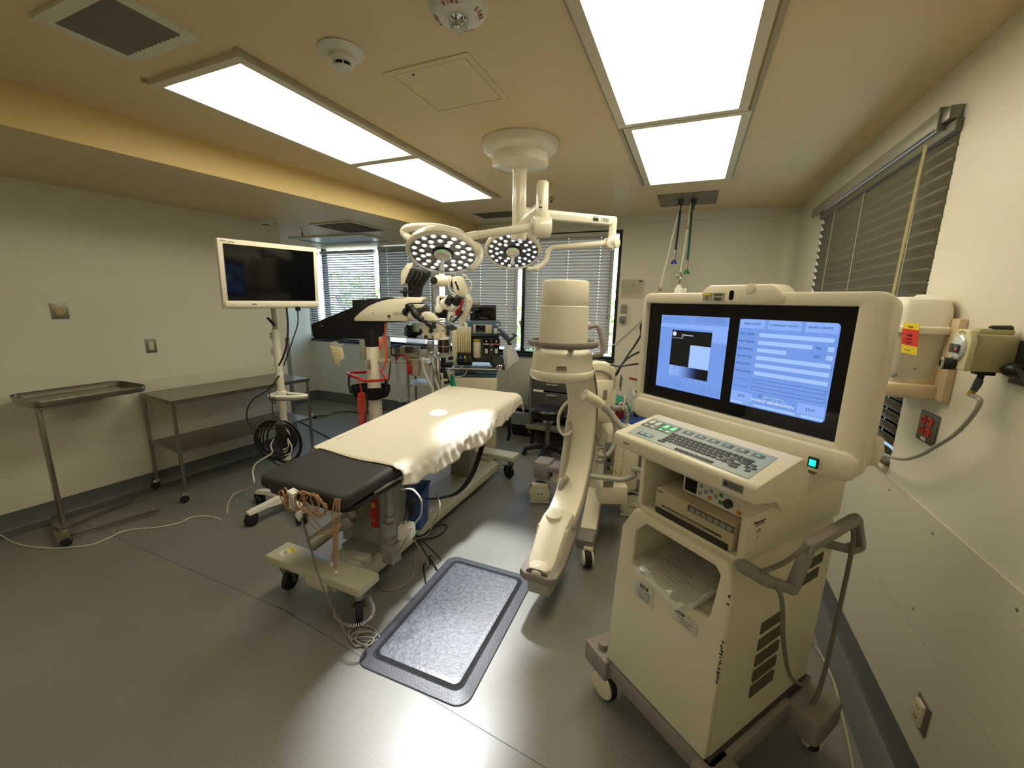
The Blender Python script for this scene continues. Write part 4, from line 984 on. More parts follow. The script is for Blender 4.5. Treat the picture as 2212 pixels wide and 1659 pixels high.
# coiled cord of a foot switch around the near right castor
fc = thing('coiled_cord', 'grey spiral cord and loops on the floor around the near castor, beside the mat', 'cord', floorpt(*K(700, 1560)))
b = MB(True); path = spline([KY(790, 1290, 1.40), KY(820, 1370, 1.36), KY(800, 1440, 1.32), KY(720, 1490, 1.28), KY(620, 1490, 1.27), KY(545, 1430, 1.29), KY(530, 1380, 1.30)], 34)
pts = []
for i, p in enumerate(path):
    t = (path[min(i+1, len(path)-1)]-path[max(i-1, 0)]); a_, c_, _ = basis(t); an = i*1.1; pts.append(p+(a_*math.cos(an)+c_*math.sin(an))*.0065)
b.tube(pts, .0022, 5); b.obj('spiral', mat('grey_cord', '#8b877b', .5), fc)
b = MB(True); fp = lambda x, y, z=.005: floorpt(*K(x, y), z)
b.tube([fp(590, 1490), fp(630, 1570), fp(740, 1605), fp(860, 1600), fp(850, 1560), fp(800, 1510), fp(700, 1500, .01), fp(640, 1560, .012), fp(690, 1640, .008), fp(760, 1630), fp(840, 1560, .014), fp(720, 1540, .016), fp(650, 1590, .01), fp(700, 1655)], .0048, 7, 8)
b.tube([fp(660, 1600, .014), fp(740, 1580, .02), fp(820, 1590, .018), fp(780, 1640, .012), fp(690, 1600, .018), fp(720, 1550, .02), fp(810, 1540, .018)], .0048, 7, 8)
b.obj('loops', MATS['grey_cord'], fc)
# loose cables under the table towards the mat
def cable(name, pts, r, m, label, cat='cable', smooth=8, group=None, seg=7):
    pts = [Vector(p) for p in pts]; b = MB(); b.tube(pts, r, seg, smooth); o = b.obj(name, m); return tag(o, label, cat, group)
cable('floor_cable', [KY(1090, 800, 1.70), KY(1040, 900, 1.64), fp(930, 1080), fp(855, 1180), fp(900, 1245), fp(1030, 1215), fp(1105, 1130), fp(1120, 1000), (-1.39, 1.95, .008), KY(1110, 880, 1.95)], .0045, mat('beige_cable', '#8f8977', .5), 'beige cable looping on the floor between the operating table and the mat')
cable('floor_cable', [KY(1120, 850, 1.85), (-1.40, 1.98, .01), fp(1180, 1060), fp(1195, 1200)], .0045, CABLEK, 'black cable running from the operating table to the left edge of the mat')
cable('floor_cable', [KY(1130, 850, 1.87), (-1.37, 2.05, .01), fp(1220, 1000), fp(1283, 1110)], .0045, CABLEK, 'black cable running to the far left corner of the mat')
cable('floor_cable', [KY(1080, 860, 1.85), fp(1180, 880, .03), fp(1290, 850, .02), fp(1345, 790), fp(1300, 775), fp(1200, 830, .02), KY(1100, 880, 1.85)], .0045, CABLEK, 'black cable loop on the floor beside the table base beam')
cable('hanging_cable', [KY(1020, 520, 1.68), KY(1100, 525, 1.66), KY(1160, 600, 1.66), KY(1160, 700, 1.68), KY(1120, 760, 1.70)], .005, CABLEW, 'white cable curving down from the operating table rail to the white power box')
cable('hanging_cable', [KY(1270, 560, 2.05), KY(1295, 640, 1.95), KY(1250, 760, 1.9), KY(1200, 850, 1.86), KY(1100, 880, 1.84)], .004, mat('beige_cable', '#8f8977', .5), 'beige cable hanging from the table beam near the plastic bag')
cb = thing('cable_bundle', 'tangled black cables hanging under the operating table beside the white power box', 'cables', KY(1080, 640, 1.70))
b = MB(True); random.seed(8)
for k in range(6):
    c = KY(1085+18*math.sin(k*2), 640+22*math.cos(k*1.7), 1.70+.012*k); r_ = .022+.008*random.random()
    b.tube([c+Vector((r_*math.cos(a)*(.8+.3*math.sin(k)), .012*math.sin(a*2+k), r_*1.5*math.sin(a)+.01*math.sin(2*a+k))) for a in [2*PI*i/20 for i in range(20)]], .0030, 5, 0, True)
for k in range(4):
    b.tube([KY(1040+20*k, 480+10*k, 1.71), KY(1060+25*k, 560, 1.70), KY(1050+22*k, 680, 1.70), KY(1030+35*k, 780-20*k, 1.71)], .0032, 5, 8)
b.obj('cable_loops', CABLEK, cb)

# ------------------------------------------------------------------ surgical lights
SLW = mat('lamp_enamel', '#e2dcc8', .22, var=.01, coat=.4)
mount = Vector((-1.07, 2.56, CZ))
SL = thing('surgical_light', 'white ceiling surgical light with two round LED heads on jointed arms', 'surgical light', mount)
b = MB(True)
b.lathe([(.240, 0), (.243, -.010), (.235, -.030), (.222, -.052), (.200, -.066), (.185, -.070), (.178, -.074), (.176, -.128), (.168, -.134), (.06, -.150), (0, -.150)], mount, seg=56); b.obj('ceiling_canopy', SLW, SL)
b = MB(True); m2 = mount-Vector((0, 0, .15)); b.lathe([(.050, 0), (.044, -.01), (.044, -.150), (.0455, -.152), (.0455, -.262), (.044, -.264), (.044, -.36), (.05, -.362), (.05, -.41), (.045, -.42), (0, -.42)], m2, seg=32); b.obj('column', SLW, SL)
# arm A (to the near head): rises to a tall spring housing
jA = D(1170, 478, 2.42); jt = jA+Vector((0, 0, .265))
b = MB(True); b.bar(m2-Vector((0, 0, .36)), jA+Vector((0, 0, .08)), .06, .075, .02); b.obj('lower_arm', SLW, SL)
b = MB(True); b.lathe([(0, 0), (.028, 0), (.034, .006), (.036, .012), (.036, .20), (.042, .205), (.044, .23)], jA+Vector((0, 0, .22)), (0, 0, -1), 32); b.obj('spring_housing', SLW, SL)
b = MB(True); b.m(BLACKT); v_ = (CAM-jA); v_.z = 0; v_.normalize(); ex_ = Vector((-v_.y, v_.x, 0))
b.text('3', jA+v_*.0365+ex_*-.012+Vector((0, 0, .10)), ex_, EZ, .022, .0004); b.box(jA+v_*.0362+ex_*-.008+Vector((0, 0, .070)), (.016, .002, .008), Matrix.Rotation(math.atan2(ex_.y, ex_.x), 4, 'Z')); b.obj('marking', BLACKT, SL)
b = MB(True); kx = Vector((.85, .5, 0)).normalized(); pc = jA-Vector((0, 0, .03)); b.cyl(pc-kx*.055, pc+kx*.055, .062, seg=40, bev=.012); b.cyl(pc-kx*.057-v_*0, pc-kx*.060, .05, seg=32)
b.cyl(pc, jA+Vector((0, 0, .04)), .045); b.obj('pivot_knuckle', SLW, SL)
hd1 = D(957, 545, 2.42); n1 = Vector((.19, -.43, -.882)).normalized()
hd2 = D(1108, 541, 3.10); n2 = Vector((.20, -.50, -.842)).normalized()
jn = D(1030, 508, 2.42)
b = MB(True); b.cyl(pc-kx*.03, jn, .026, .023, 24); b.cyl(jn, jn+(jn-pc).normalized()*.075, .0255, .020, 24); b.obj('spring_arm', SLW, SL)
def head(c, n, label_dir, yoke_pts, R=.200, r_yoke=.021):
    up = -n; side = up.cross(Vector((0, 0, 1))); side = side.normalized(); fwd = side.cross(up)
    A_, B_, Dv = basis(n)
    b = MB(True); b.lathe([(0, -.075), (R*.40, -.073), (R*.80, -.055), (R*1.02, -.028), (R*1.075, -.005), (R*1.08, .010), (R*1.04, .020), (R*.965, .022), (R*.955, .012), (R*.955, .006)], c, n, 64); h = b.obj('lamp_head', SLW, SL)
    b = MB(True); b.lathe([(0, .004), (R*.96, .004), (R*.96, .008), (0, .008)], c, n, 64); b.obj('reflector_face', mat('grey_reflector', '#5f6268', .3, metal=.4, var=.05), h)
    # LED lenses
    led = mat('led_lens', '#f4f6fa', .1, var=0, emit='#e8eeff', estr=5.0); gl_ = mat('led_cup', '#c6c9ce', .15, metal=.8, var=0)
    pos = []
    for k in range(18): a = 2*PI*k/18; pos.append((R*.84, a))
    for k in range(14): a = 2*PI*k/14+.2; pos.append((R*.62, a))
    for k in range(6): a = 2*PI*k/6+.1; pos.append((R*.44, a))
    for (rr, a) in pos:
        q = c+n*.009+(A_*math.cos(a)+B_*math.sin(a))*rr
        b = MB(True); b.lathe([(.0185, 0), (.0195, .003), (.0165, .004), (.008, .0015), (0, .001)], q, n, 16); cup = b.obj('led', gl_, h, smooth=50)
        # emitter
        b = MB(True); b.lathe([(0, .0080), (.0060, .0065), (.0110, .0038), (.0110, .0025)], q, n, 12); b.obj('emitter', led, cup)
    b = MB(True); b.lathe([(.052, .006), (.052, .020), (.042, .034), (.024, .040), (.020, .044), (.020, .050), (0, .050)], c, n, 32); hub = b.obj('hub', SLW, h)
    b = MB(True); b.lathe([(.058, .008), (.062, .012), (.054, .016)], c, n, 32); b.obj('hub_ring', mat('smoked_ring', '#1c1d20', .2), hub)
    b = MB(True); g_ = -(v_)*0+Vector((-.3, .85, .35)).normalized(); e_ = n.cross(g_).normalized(); f_ = e_.cross(n); b.box(c+n*.022-f_*-.0+(-e_*.018+f_*.0)*0+basis(n)[0]*0+f_*.046*0+(Vector((0, 0, 1))-n*n.z).normalized()*.050, (.024, .003, .008), Matrix(((e_.x, f_.x, n.x, 0), (e_.y, f_.y, n.y, 0), (e_.z, f_.z, n.z, 0), (0, 0, 0, 1)))); b.obj('green_indicator', mat('green_indicator', '#3a8a2a', .4, emit='#57e02a', estr=.8), hub)
    b = MB(True); b.lathe([(.0135, .048), (.012, .060), (.0125, .105), (.017, .112), (.015, .130), (.008, .134), (0, .134)], c, n, 20); b.obj('sterile_handle', mat('clear_white_handle', '#dcd9cc', .2, trans=.35, ior=1.2), hub)
    return h
h1 = head(hd1, n1, 0, None); h2 = head(hd2, n2, 0, None)
# curved yoke of the near head
def at_head(c, n, px, py, dep): return D(px, py, dep)
e1 = jn+(jn-pc).normalized()*.07
b = MB(True); b.tube([e1, D(985, 500, 2.44), D(930, 490, 2.50), D(885, 492, 2.54), D(872, 500, 2.56), D(880, 512, 2.55), D(896, 520, 2.52)], [.019, .021, .023, .024, .023, .021, .018], 16, 10); b.obj('yoke', SLW, SL)
b = MB(True); b.tube([e1+Vector((.0, 0, -.005)), D(1034, 535, 2.40), D(1036, 560, 2.38), D(1020, 578, 2.37), D(1010, 580, 2.38)], [.014, .019, .019, .012], 14, 8); b.obj('yoke', SLW, SL)
# arm B (to the far head)
el = D(1325, 478, 3.05); st = m2-Vector((0, 0, .30))
b = MB(True); b.bar(m2-Vector((0, 0, .25)), el, .055, .065, .018); b.obj('upper_arm', SLW, SL)
aa_ = (el-st).normalized(); mid = D(1290, 465, 3.00); exx = (el-(m2-Vector((0, 0, .25)))).normalized(); ezz = (Vector((0, 0, 1))-exx*exx.z).normalized(); nn_ = exx.cross(ezz)
b = MB(True); o_ = (m2-Vector((0, 0, .25)))*.22+el*.78+nn_*.0285
b.m(BLACKT).text('1000', o_+exx*.07+ezz*-.004, exx, ezz, .040, .0005); b.box(o_+exx*-.02+ezz*-.006, (.055, .020, .001), Matrix(((exx.x, ezz.x, nn_.x, 0), (exx.y, ezz.y, nn_.y, 0), (exx.z, ezz.z, nn_.z, 0), (0, 0, 0, 1)))); b.box(o_+exx*-.02+ezz*.012, (.05, .004, .001), Matrix(((exx.x, ezz.x, nn_.x, 0), (exx.y, ezz.y, nn_.y, 0), (exx.z, ezz.z, nn_.z, 0), (0, 0, 0, 1)))); b.obj('arm_lettering', BLACKT, SL)
eb = D(1321, 525, 3.05)
b = MB(True); b.bar(el+Vector((0, 0, .03)), eb, .05, .055, .015); b.cyl(eb-Vector((.05, -.02, 0)), eb+Vector((.05, -.02, 0)), .042, seg=32, bev=.01); b.cyl(eb-v_*.045, eb+v_*.045, .046, seg=32, bev=.01); b.obj('elbow', SLW, SL)
e2 = D(1205, 535, 3.12)
b = MB(True); b.cyl(eb, D(1225, 532, 3.10), .024, .020, 24); b.obj('spring_arm', SLW, SL)
b = MB(True); b.tube([D(1225, 532, 3.10), D(1195, 535, 3.12), D(1184, 545, 3.13), D(1180, 562, 3.13), D(1163, 577, 3.12), D(1140, 581, 3.10)], [.019, .019, .020, .021, .020, .014], 16, 8); b.obj('yoke', SLW, SL)
# beams of the two heads; an added spot draws the bright disc on the sheet
def spot(name, loc, target, energy, size, blend, radius, col):
    l = bpy.data.lights.new(name, 'SPOT'); l.energy = energy; l.spot_size = math.radians(size); l.spot_blend = blend; l.shadow_soft_size = radius; l.color = col
    o = bpy.data.objects.new(name, l); COL.objects.link(o); o.location = loc; d = Vector(target)-Vector(loc); o.rotation_euler = d.to_track_quat('-Z', 'Y').to_euler(); return o
spot('near_head_beam', hd1+n1*.15, Vector((-.93, 1.22, 0)), 420, 29, .9, .06, (.92, .95, 1.0))
spot('far_head_beam', hd2+n2*.15, Vector((-1.12, 2.05, 0)), 360, 36, .8, .06, (.92, .95, 1.0))
spot('added_disc_beam', hd1+n1*.14, Vector((-1.686, 2.529, .855)), 260, 6.6, .05, .004, (1.0, 1.0, 1.0))
# ------------------------------------------------------------------ mobile C-arm
CR = mat('c_arm_enamel', '#dcd4ba', .32, var=.02)
cc = Vector((-.625, 2.155, 0)); gF = Vector((-.3936, .9193, 0)); gR = Vector((.9193, .3936, 0))
hC = (gF*.46+gR*.205).normalized(); pC = Vector((hC.y, -hC.x, 0))       # C plane direction, and its right-hand normal
def zc(py): return D(1213, py, 2.26).z
CA = thing('c_arm', 'cream mobile C-arm with a tall image cylinder and curved arm, beside the operating table', 'C-arm x-ray unit', (cc.x+hC.x*.45, cc.y+hC.y*.45, 0))
z_top, z_seam, z_ring, z_sh, z_fl, z_bot = zc(608), zc(660), zc(738), zc(765), zc(797), zc(816)
b = MB(True); b.lathe([(0, z_top), (.108, z_top), (.120, z_top-.004), (.1245, z_top-.014), (.1265, z_seam+.002), (.1255, z_seam), (.129, z_seam-.003), (.133, z_ring-.02), (.134, z_ring-.05), (0, z_ring-.05)], cc, (0, 0, 1), 64); b.obj('image_cylinder', CR, CA)
b = MB(True); b.lathe([(.134, z_ring-.03), (.150, z_ring-.045), (.160, z_sh+.01), (.164, z_sh-.02), (.167, z_fl+.004), (.173, z_fl), (.176, z_fl-.008), (.175, z_bot+.012), (.166, z_bot), (.10, z_bot-.004), (0, z_bot-.004)], cc, (0, 0, 1), 64); sk_ = b.obj('intensifier_skirt', CR, CA)
b = MB(True); q = D(1199, 800, 2.26); b.box(cc+Vector((0, 0, z_fl+.030))-gF*.1665-gR*.022, (.052, .003, .022), Matrix.Rotation(math.atan2(gR.y, gR.x)-.13, 4, 'Z')); o = b.obj('rating_plate', mat('metal_plate', '#8c8469', .4, metal=.3), sk_)
b = MB(True); b.m(BLACKT).text('CAUTION', cc+Vector((0, 0, z_fl+.036))-gF*.1690-gR*.022, Matrix.Rotation(-.13, 3, 'Z') @ gR, EZ, .009, .0002); b.obj('plate_print', BLACKT, o)
b = MB(True); b.lathe([(.172, z_ring+.014), (.190, z_ring+.012), (.193, z_ring+.004), (.191, z_ring-.012), (.184, z_ring-.020), (.168, z_ring-.012), (.168, z_ring+.008), (.172, z_ring+.014)], cc, (0, 0, 1), 64)
for k in range(4):
    a = .6+k*PI/2; e = Vector((math.cos(a), math.sin(a), 0)); b.bar(cc+e*.125+Vector((0, 0, z_ring-.03)), cc+e*.175+Vector((0, 0, z_ring-.005)), .03, .012, .002)
b.obj('handle_ring', TAUPE, CA)
# side handle
b = MB(True); hp_ = [D(1266, 708, 2.36), D(1288, 704, 2.36), D(1296, 716, 2.36), D(1302, 748, 2.36), D(1299, 765, 2.36), D(1281, 768, 2.38)]
b.tube(hp_, .0135, 12, 5); b.obj('grip', TAUPE, CA)
b = MB(True); b.lathe([(0, 0), (.018, 0), (.006, .02), (0, .022)], D(1268, 700, 2.36), gR, 12); b.obj('knob', CR, CA)
# the C: curved box section
Rc, zcen, s0 = .50, .875, .02
rings = []
for k in range(41):
    th = math.radians(97-(97+99)*k/40); s = s0+Rc*math.cos(th); z = zcen+Rc*1.0*math.sin(th)
    er = hC*math.cos(th)+Vector((0, 0, math.sin(th)))
    c = cc+hC*s0+er*Rc+Vector((0, 0, zcen)); W2 = .088; T2 = .030
    rings.append([c+pC*W2-er*T2*.75, c+pC*(W2+.006)-er*T2*.4, c+pC*(W2+.006)+er*T2, c+pC*(W2-.012)+er*(T2+.014), c-pC*(W2-.012)+er*(T2+.014), c-pC*(W2+.006)+er*T2, c-pC*(W2+.006)-er*T2*.4, c-pC*W2-er*T2*.75])
b = MB(True); b.loft(rings); b.obj('c_shaped_arm', CR, CA)
for sg in (1, -1):
    b = MB(True); pts = [cc+hC*s0+(hC*math.cos(t)+Vector((0, 0, math.sin(t))))*(Rc+.022)+Vector((0, 0, zcen))+pC*sg*.098 for t in [math.radians(85-170*i/30) for i in range(31)]]; b.tube(pts, .007, 6); b.obj('track_rail', TAUPE, CA)
# joint at the top of the C behind the cylinder
b = MB(True); b.box(cc+hC*.17+Vector((0, 0, 1.36)), (.18, .20, .13), Matrix.Rotation(math.atan2(hC.y, hC.x), 4, 'Z'), bev=.02); b.obj('arm_joint', CR, CA)
# x-ray tube housing at the bottom
def th_(s, w, z): return cc+hC*s+pC*w+Vector((0, 0, z))
tB = math.atan2(hC.y, hC.x)
b = MB(True); rings = []
for s, w, zt_, zb_ in ((.155, .088, .415, .25), (.10, .094, .440, .24), (.02, .094, .440, .235), (-.04, .091, .425, .23), (-.14, .086, .352, .225), (-.225, .082, .296, .222), (-.255, .070, .276, .225)):
    rings.append([th_(s, -w, zb_), th_(s, -w, zt_-.040), th_(s, -w*.86, zt_-.012), th_(s, -w*.55, zt_), th_(s, w*.55, zt_), th_(s, w*.86, zt_-.012), th_(s, w, zt_-.040), th_(s, w, zb_)])
b.loft(rings); b.obj('tube_housing', CR, CA)
b = MB(True); c_ = th_(.01, -.012, .434); b.lathe([(.047, -.01), (.047, .012), (.044, .018), (0, .019)], c_, (0, 0, 1), 36); b.obj('round_cap', CR, CA)
# taupe bumper rim
def rimpoly(o): return [(.185+o, -.085-o), (.185+o, .085+o), (-.15, .112+o), (-.285-o, .106+o), (-.310-o, .07), (-.310-o, -.065), (-.285-o, -.096-o), (-.15, -.104-o)]
b = MB(True); rings = []
for o, z in ((-.01, .262), (.002, .256), (.006, .245), (.004, .216), (-.012, .205)):
    rings.append([th_(s, w, z) for s, w in rimpoly(o)])
b.loft(rings); b.obj('bumper_rim', TAUPE, CA)
b = MB(True); rings = []
for o, z in ((-.014, .215), (-.022, .140), (-.035, .105), (-.075, .085)):
    rings.append([th_(max(-.275, s*.93), w*(1-abs(o)*3.0), z) for s, w in rimpoly(o)])
b.loft(rings); b.obj('lower_cover', mat('translucent_grey_cover', '#a8a695', .35, var=.03), CA)
b = MB(True); b.lathe([(.0, .0), (.06, .004), (.058, .020), (.04, .034), (0, .038)], th_(-.250, .0, .258), (0, 0, 1), 30, 0, 2*PI); b.obj('window_dome', mat('dome_cream', '#e3dcc6', .25), CA)
b = MB(True); b.prism([(math.cos(PI*k/14)*.063, math.sin(PI*k/14)*.030) for k in range(15)], th_(-.302, 0, .258), -pC, EZ, h=.012, bev=.002); b.obj('indicator_window', mat('dark_amber_window', '#58534a', .2), CA)
# orbital carriage, column, base
def Q(px, py, d=2.95): return D(px, py, d)
b = MB(True); b.box(cc+hC*(s0+Rc+.055)+Vector((0, 0, .93)), (.10, .15, .36), Matrix.Rotation(tB, 4, 'Z'), bev=.02); b.obj('orbital_carriage', CR, CA)
b = MB(True); b.bar(cc+hC*(s0+Rc+.09)+Vector((0, 0, .95)), cc+hC*1.0+Vector((0, 0, .95)), .16, .14, .03); b.obj('cross_arm', CR, CA)
b = MB(True); bx = cc+hC*.98
b.box(bx+Vector((0, 0, .62)), (.26, .26, .84), Matrix.Rotation(tB, 4, 'Z'), bev=.04); b.box(Q(1303, 865, 2.90), (.12, .05, .30), Matrix.Rotation(math.atan2(gR.y, gR.x), 4, 'Z'), bev=.015); b.obj('column', CR, CA)
# body with connector panel
yawR = Matrix.Rotation(math.atan2(gR.y, gR.x), 4, 'Z')
b = MB(True); b.box(Q(1335, 985, 3.0), (.24, .26, .44), yawR, bev=.03); b.box(Q(1320, 1060, 2.90), (.20, .16, .14), yawR, bev=.02); b.obj('body', CR, CA)
b = MB(True); b.box(Q(1316, 990, 2.862), (.068, .012, .235), yawR, bev=.003); cp = b.obj('connector_panel', mat('brushed_grey_panel', '#85837b', .4, metal=.3), CA)
for (px, py) in ((1316, 977), (1315, 994), (1315, 1010)):
    b = MB(True); o_ = Q(px, py, 2.852); b.lathe([(.012, 0), (.013, .006), (.008, .007), (.007, .002), (0, .002)], o_, -gF, 16); b.obj('socket', DARK, cp)
b = MB(True); b.box(Q(1314, 1046, 2.80), (.070, .003, .045), yawR); b.obj('rating_plate', mat('metal_plate', '#8c8469', .4, metal=.3), CA)
# control head with taupe arch
b = MB(True); hd = Q(1303, 815, 2.95); 
pr_ = [(-.115, -.10), (-.115, .10), (-.06, .118), (.03, .108), (.065, .075), (.092, -.05), (.06, -.10)]
b.prism(pr_, hd+gF*.06, gR, EZ, h=-.0 or .13, bev=.012); b.obj('control_head', CR, CA)
b = MB(True); b.tube([hd-gF*.085+gR*x+Vector((0, 0, z)) for x, z in ((-.075, .062), (-.03, .060), (.02, .035), (.035, .0), (.035, -.07), (.0, -.09))], .011, 10, 6); b.obj('taupe_arch', TAUPE, CA)
b = MB(True); b.prism([(-.012, -.085), (-.034, .02), (.0, .035), (.03, -.05)], hd+gR*.112-gF*.05, gF, EZ, h=.006); b.obj('touch_panel', GREYP, CA)
b = MB(True); b.box(hd+gR*.082-gF*.085+Vector((0, 0, .055)), (.014, .006, .016), yawR); b.obj('display', DARK, CA)
b = MB(True); b.m(mat('green_mark', '#2f8050', .5)).text('9800', hd+gR*-.055-gF*.066+Vector((0, 0, .098)), gR, EZ, .018, .0004) ; b.obj('lettering', MATS['green_mark'], CA)
b = MB(True); b.box(Q(1306, 852, 2.88), (.030, .04, .07), yawR, bev=.006); b.box(Q(1338, 882, 2.85), (.11, .06, .028), yawR, bev=.01); b.obj('accessory_tray', TAUPE, CA)
# handset with coiled cord
b = MB(True); b.bar(Q(1346, 885, 2.8), Q(1352, 855, 2.8), .022, .016, .005); b.tube([Q(1337, 874, 2.8), Q(1342, 870, 2.8), Q(1348, 876, 2.8), Q(1347, 884, 2.8)], .008, 8, 5); b.obj('handset', mat('pale_lilac_plastic', '#b9b1ad', .4), CA)
b = MB(True); path = spline([Q(1350, 880, 2.8), Q(1355, 900, 2.8), Q(1352, 920, 2.8), Q(1350, 960, 2.8), Q(1344, 1005, 2.8), Q(1338, 1025, 2.82), Q(1326, 1015, 2.84), Q(1316, 1008, 2.85)], 26); pts = []
for i, p in enumerate(path):
    t = (path[min(i+1, len(path)-1)]-path[max(i-1, 0)]); a_, c_, _ = basis(t); an = i*1.0; rr_ = .013 if i < 60 else .007; pts.append(p+(a_*math.cos(an)+c_*math.sin(an))*rr_)
b.tube(pts, .003, 5); b.obj('coiled_cord', mat('yellowed_cord', '#b5aa7e', .5), CA)
# main hose from the C to the body
b = MB(True); b.cyl(Q(1262, 852, 2.45), Q(1290, 868, 2.50), .034, .034, 24, .006); b.cyl(Q(1288, 867, 2.50), Q(1300, 876, 2.52), .033, .028, 24); b.obj('hose_boot', CR, CA)
b = MB(True); b.tube([Q(1297, 873, 2.51), Q(1313, 886, 2.52), Q(1328, 905, 2.52), Q(1345, 925, 2.50), Q(1362, 935, 2.48), WM @ Vector((-.93, 1.82, .98)), WM @ Vector((-.90, 1.75, .86))], [.024, .020, .018, .018], 14, 8); tag(b.obj('interconnect_hose', HOSE), 'upper thick grey hose from the curved C-arm to the back of the workstation', 'hose', 'thick grey hoses between the C-arm and the workstation')
b = MB(True); b.tube([Q(1310, 885, 2.70), Q(1324, 905, 2.78), Q(1330, 930, 2.80), Q(1326, 960, 2.80), Q(1312, 982, 2.78), Q(1290, 985, 2.74)], .016, 12, 8); b.obj('hose', HOSE, CA)
b = MB(True); b.tube([Q(1276, 1028, 2.70), Q(1310, 1033, 2.66), Q(1345, 1036, 2.60), Q(1370, 1028, 2.55), Q(1384, 1016, 2.50), WM @ Vector((-.90, 1.80, .80)), WM @ Vector((-.86, 1.75, .74))], .016, 12, 8); tag(b.obj('interconnect_hose', HOSE), 'lower thick grey hose running level from the C-arm behind the workstation', 'hose', 'thick grey hoses between the C-arm and the workstation')
b = MB(True); b.tube([Q(1240, 862, 2.78), Q(1222, 872, 2.80), Q(1208, 895, 2.82), Q(1207, 922, 2.82), Q(1216, 938, 2.80), Q(1228, 938, 2.78), Q(1236, 930, 2.78)], .011, 10, 8); b.obj('cable_loop', CABLEW, CA)
b = MB(True); b.tube([Q(1287, 940, 2.80), Q(1293, 948, 2.80), Q(1292, 960, 2.80), Q(1302, 962, 2.80)], .010, 8, 4); b.tube([Q(1291, 970, 2.76), Q(1304, 968, 2.76), Q(1306, 990, 2.76), Q(1298, 998, 2.76), Q(1286, 996, 2.76)], .010, 8, 5); b.obj('cable_hook', TAUPE, CA)
# long slanted handle/cover left of the C
b = MB(True); b.tube([Q(1236, 885, 2.85), Q(1230, 920, 2.84), Q(1222, 975, 2.82), Q(1212, 1040, 2.78), Q(1203, 1085, 2.76)], [.030, .028, .026, .024, .022], 14, 6); b.obj('side_guard', mat('pale_taupe', '#b2ab98', .4), CA)
b = MB(True); b.tube([Q(1226, 1030, 2.72), Q(1214, 1045, 2.72), Q(1208, 1070, 2.72), Q(1206, 1092, 2.70)], .020, 12, 6); b.obj('side_hose', HOSE, CA)
# base: left outrigger, front leg, right outrigger
b = MB(True)
lw, rw, fw_ = Vector((-1.05, 3.16, 0)), Vector((-.30, 3.24, 0)), Vector((-.50, 2.52, 0))
hub = Vector((-.60, 3.22, 0))
b.bar(lw+Vector((.10, -.0, .26)), hub+Vector((0, 0, .26)), .14, .12, .015, up=(0, 0, 1)); b.bar(hub+Vector((.15, 0, .26)), rw+Vector((-.05, 0, .26)), .14, .12, .015, up=(0, 0, 1))
b.bar(hub+Vector((.03, -.1, .23)), fw_+Vector((0, .02, .14)), .11, .12, .012, up=(0, 0, 1)); b.box(hub+Vector((0, 0, .28)), (.30, .30, .16), bev=.02); b.obj('base_frame', CR, CA)
b = MB(True); b.box(lw+Vector((.02, -.02, .30)), (.14, .17, .16), bev=.02); b.box(lw+Vector((.14, -.03, .335)), (.13, .16, .05), bev=.01); b.obj('outrigger_cover', TAUPE, CA); b = MB(True); b.box(rw+Vector((-.0, -.02, .30)), (.14, .17, .12), bev=.02); b.box(rw+Vector((-.12, -.03, .315)), (.13, .15, .05), bev=.01); b.obj('outrigger_cover', TAUPE, CA); b = MB(True)
b.bar(fw_+Vector((.0, .10, .17)), fw_+Vector((0, -.10, .135)), .115, .08, .012, up=(0, 0, 1)); b.obj('front_leg_cover', TAUPE, CA)
for (c_, a, r_, cap) in ((lw+Vector((0, -.05, 0)), .35, .095, 1), (rw+Vector((.0, -.02, 0)), .35, .095, 1), (fw_+Vector((.03, -.11, 0)), .45, .060, 0)):
    ax = Vector((math.sin(a)*.2+.25, -1, 0)).normalized() if cap else Vector((.90, .43, 0)); ce = c_+Vector((0, 0, r_))
    b = MB(True); b.cyl(ce-ax*.022, ce+ax*.022, r_, seg=36, bev=.010); wl = b.obj('wheel', RUBBER, CA)
    b = MB(True)
    if cap: b.cyl(ce+ax*.020, ce+ax*.050, r_*1.02, r_*.94, 36, .010); b.box(ce+ax*.034+Vector((0, 0, r_*.75)), (r_*1.5, .04, r_*.5), Matrix.Rotation(math.atan2(ax.y, ax.x)+PI/2, 4, 'Z'), bev=.01)
    else: b.cyl(ce+ax*.014, ce+ax*.036, r_*.78, seg=32, bev=.006); b.cyl(ce-ax*.036, ce-ax*.014, r_*.78, seg=32, bev=.006); b.box(ce+Vector((0, .02, r_*.85)), (.06, .06, .05), bev=.01)
    b.obj('wheel_cover', CR, wl)
    if cap:
        b = MB(True); 
        for sx in (-1, 1): b.cyl(ce+ax*.050+Vector((ax.y, -ax.x, 0))*sx*.014, ce+ax*.053+Vector((ax.y, -ax.x, 0))*sx*.014, .006, seg=10)
        b.obj('cover_screws', DARK, wl)
        b = MB(True); b.box(Vector((ce.x, ce.y, .014))+ax*.03, (.17, .03, .02), Matrix.Rotation(math.atan2(ax.y, ax.x)+PI/2, 4, 'Z'), bev=.004); b.obj('cable_pusher', WHITEP, wl)
# ------------------------------------------------------------------ left side of the room
STL = mat('satin_stainless', '#9a968a', .30, metal=1.0, var=.10, scale=6)
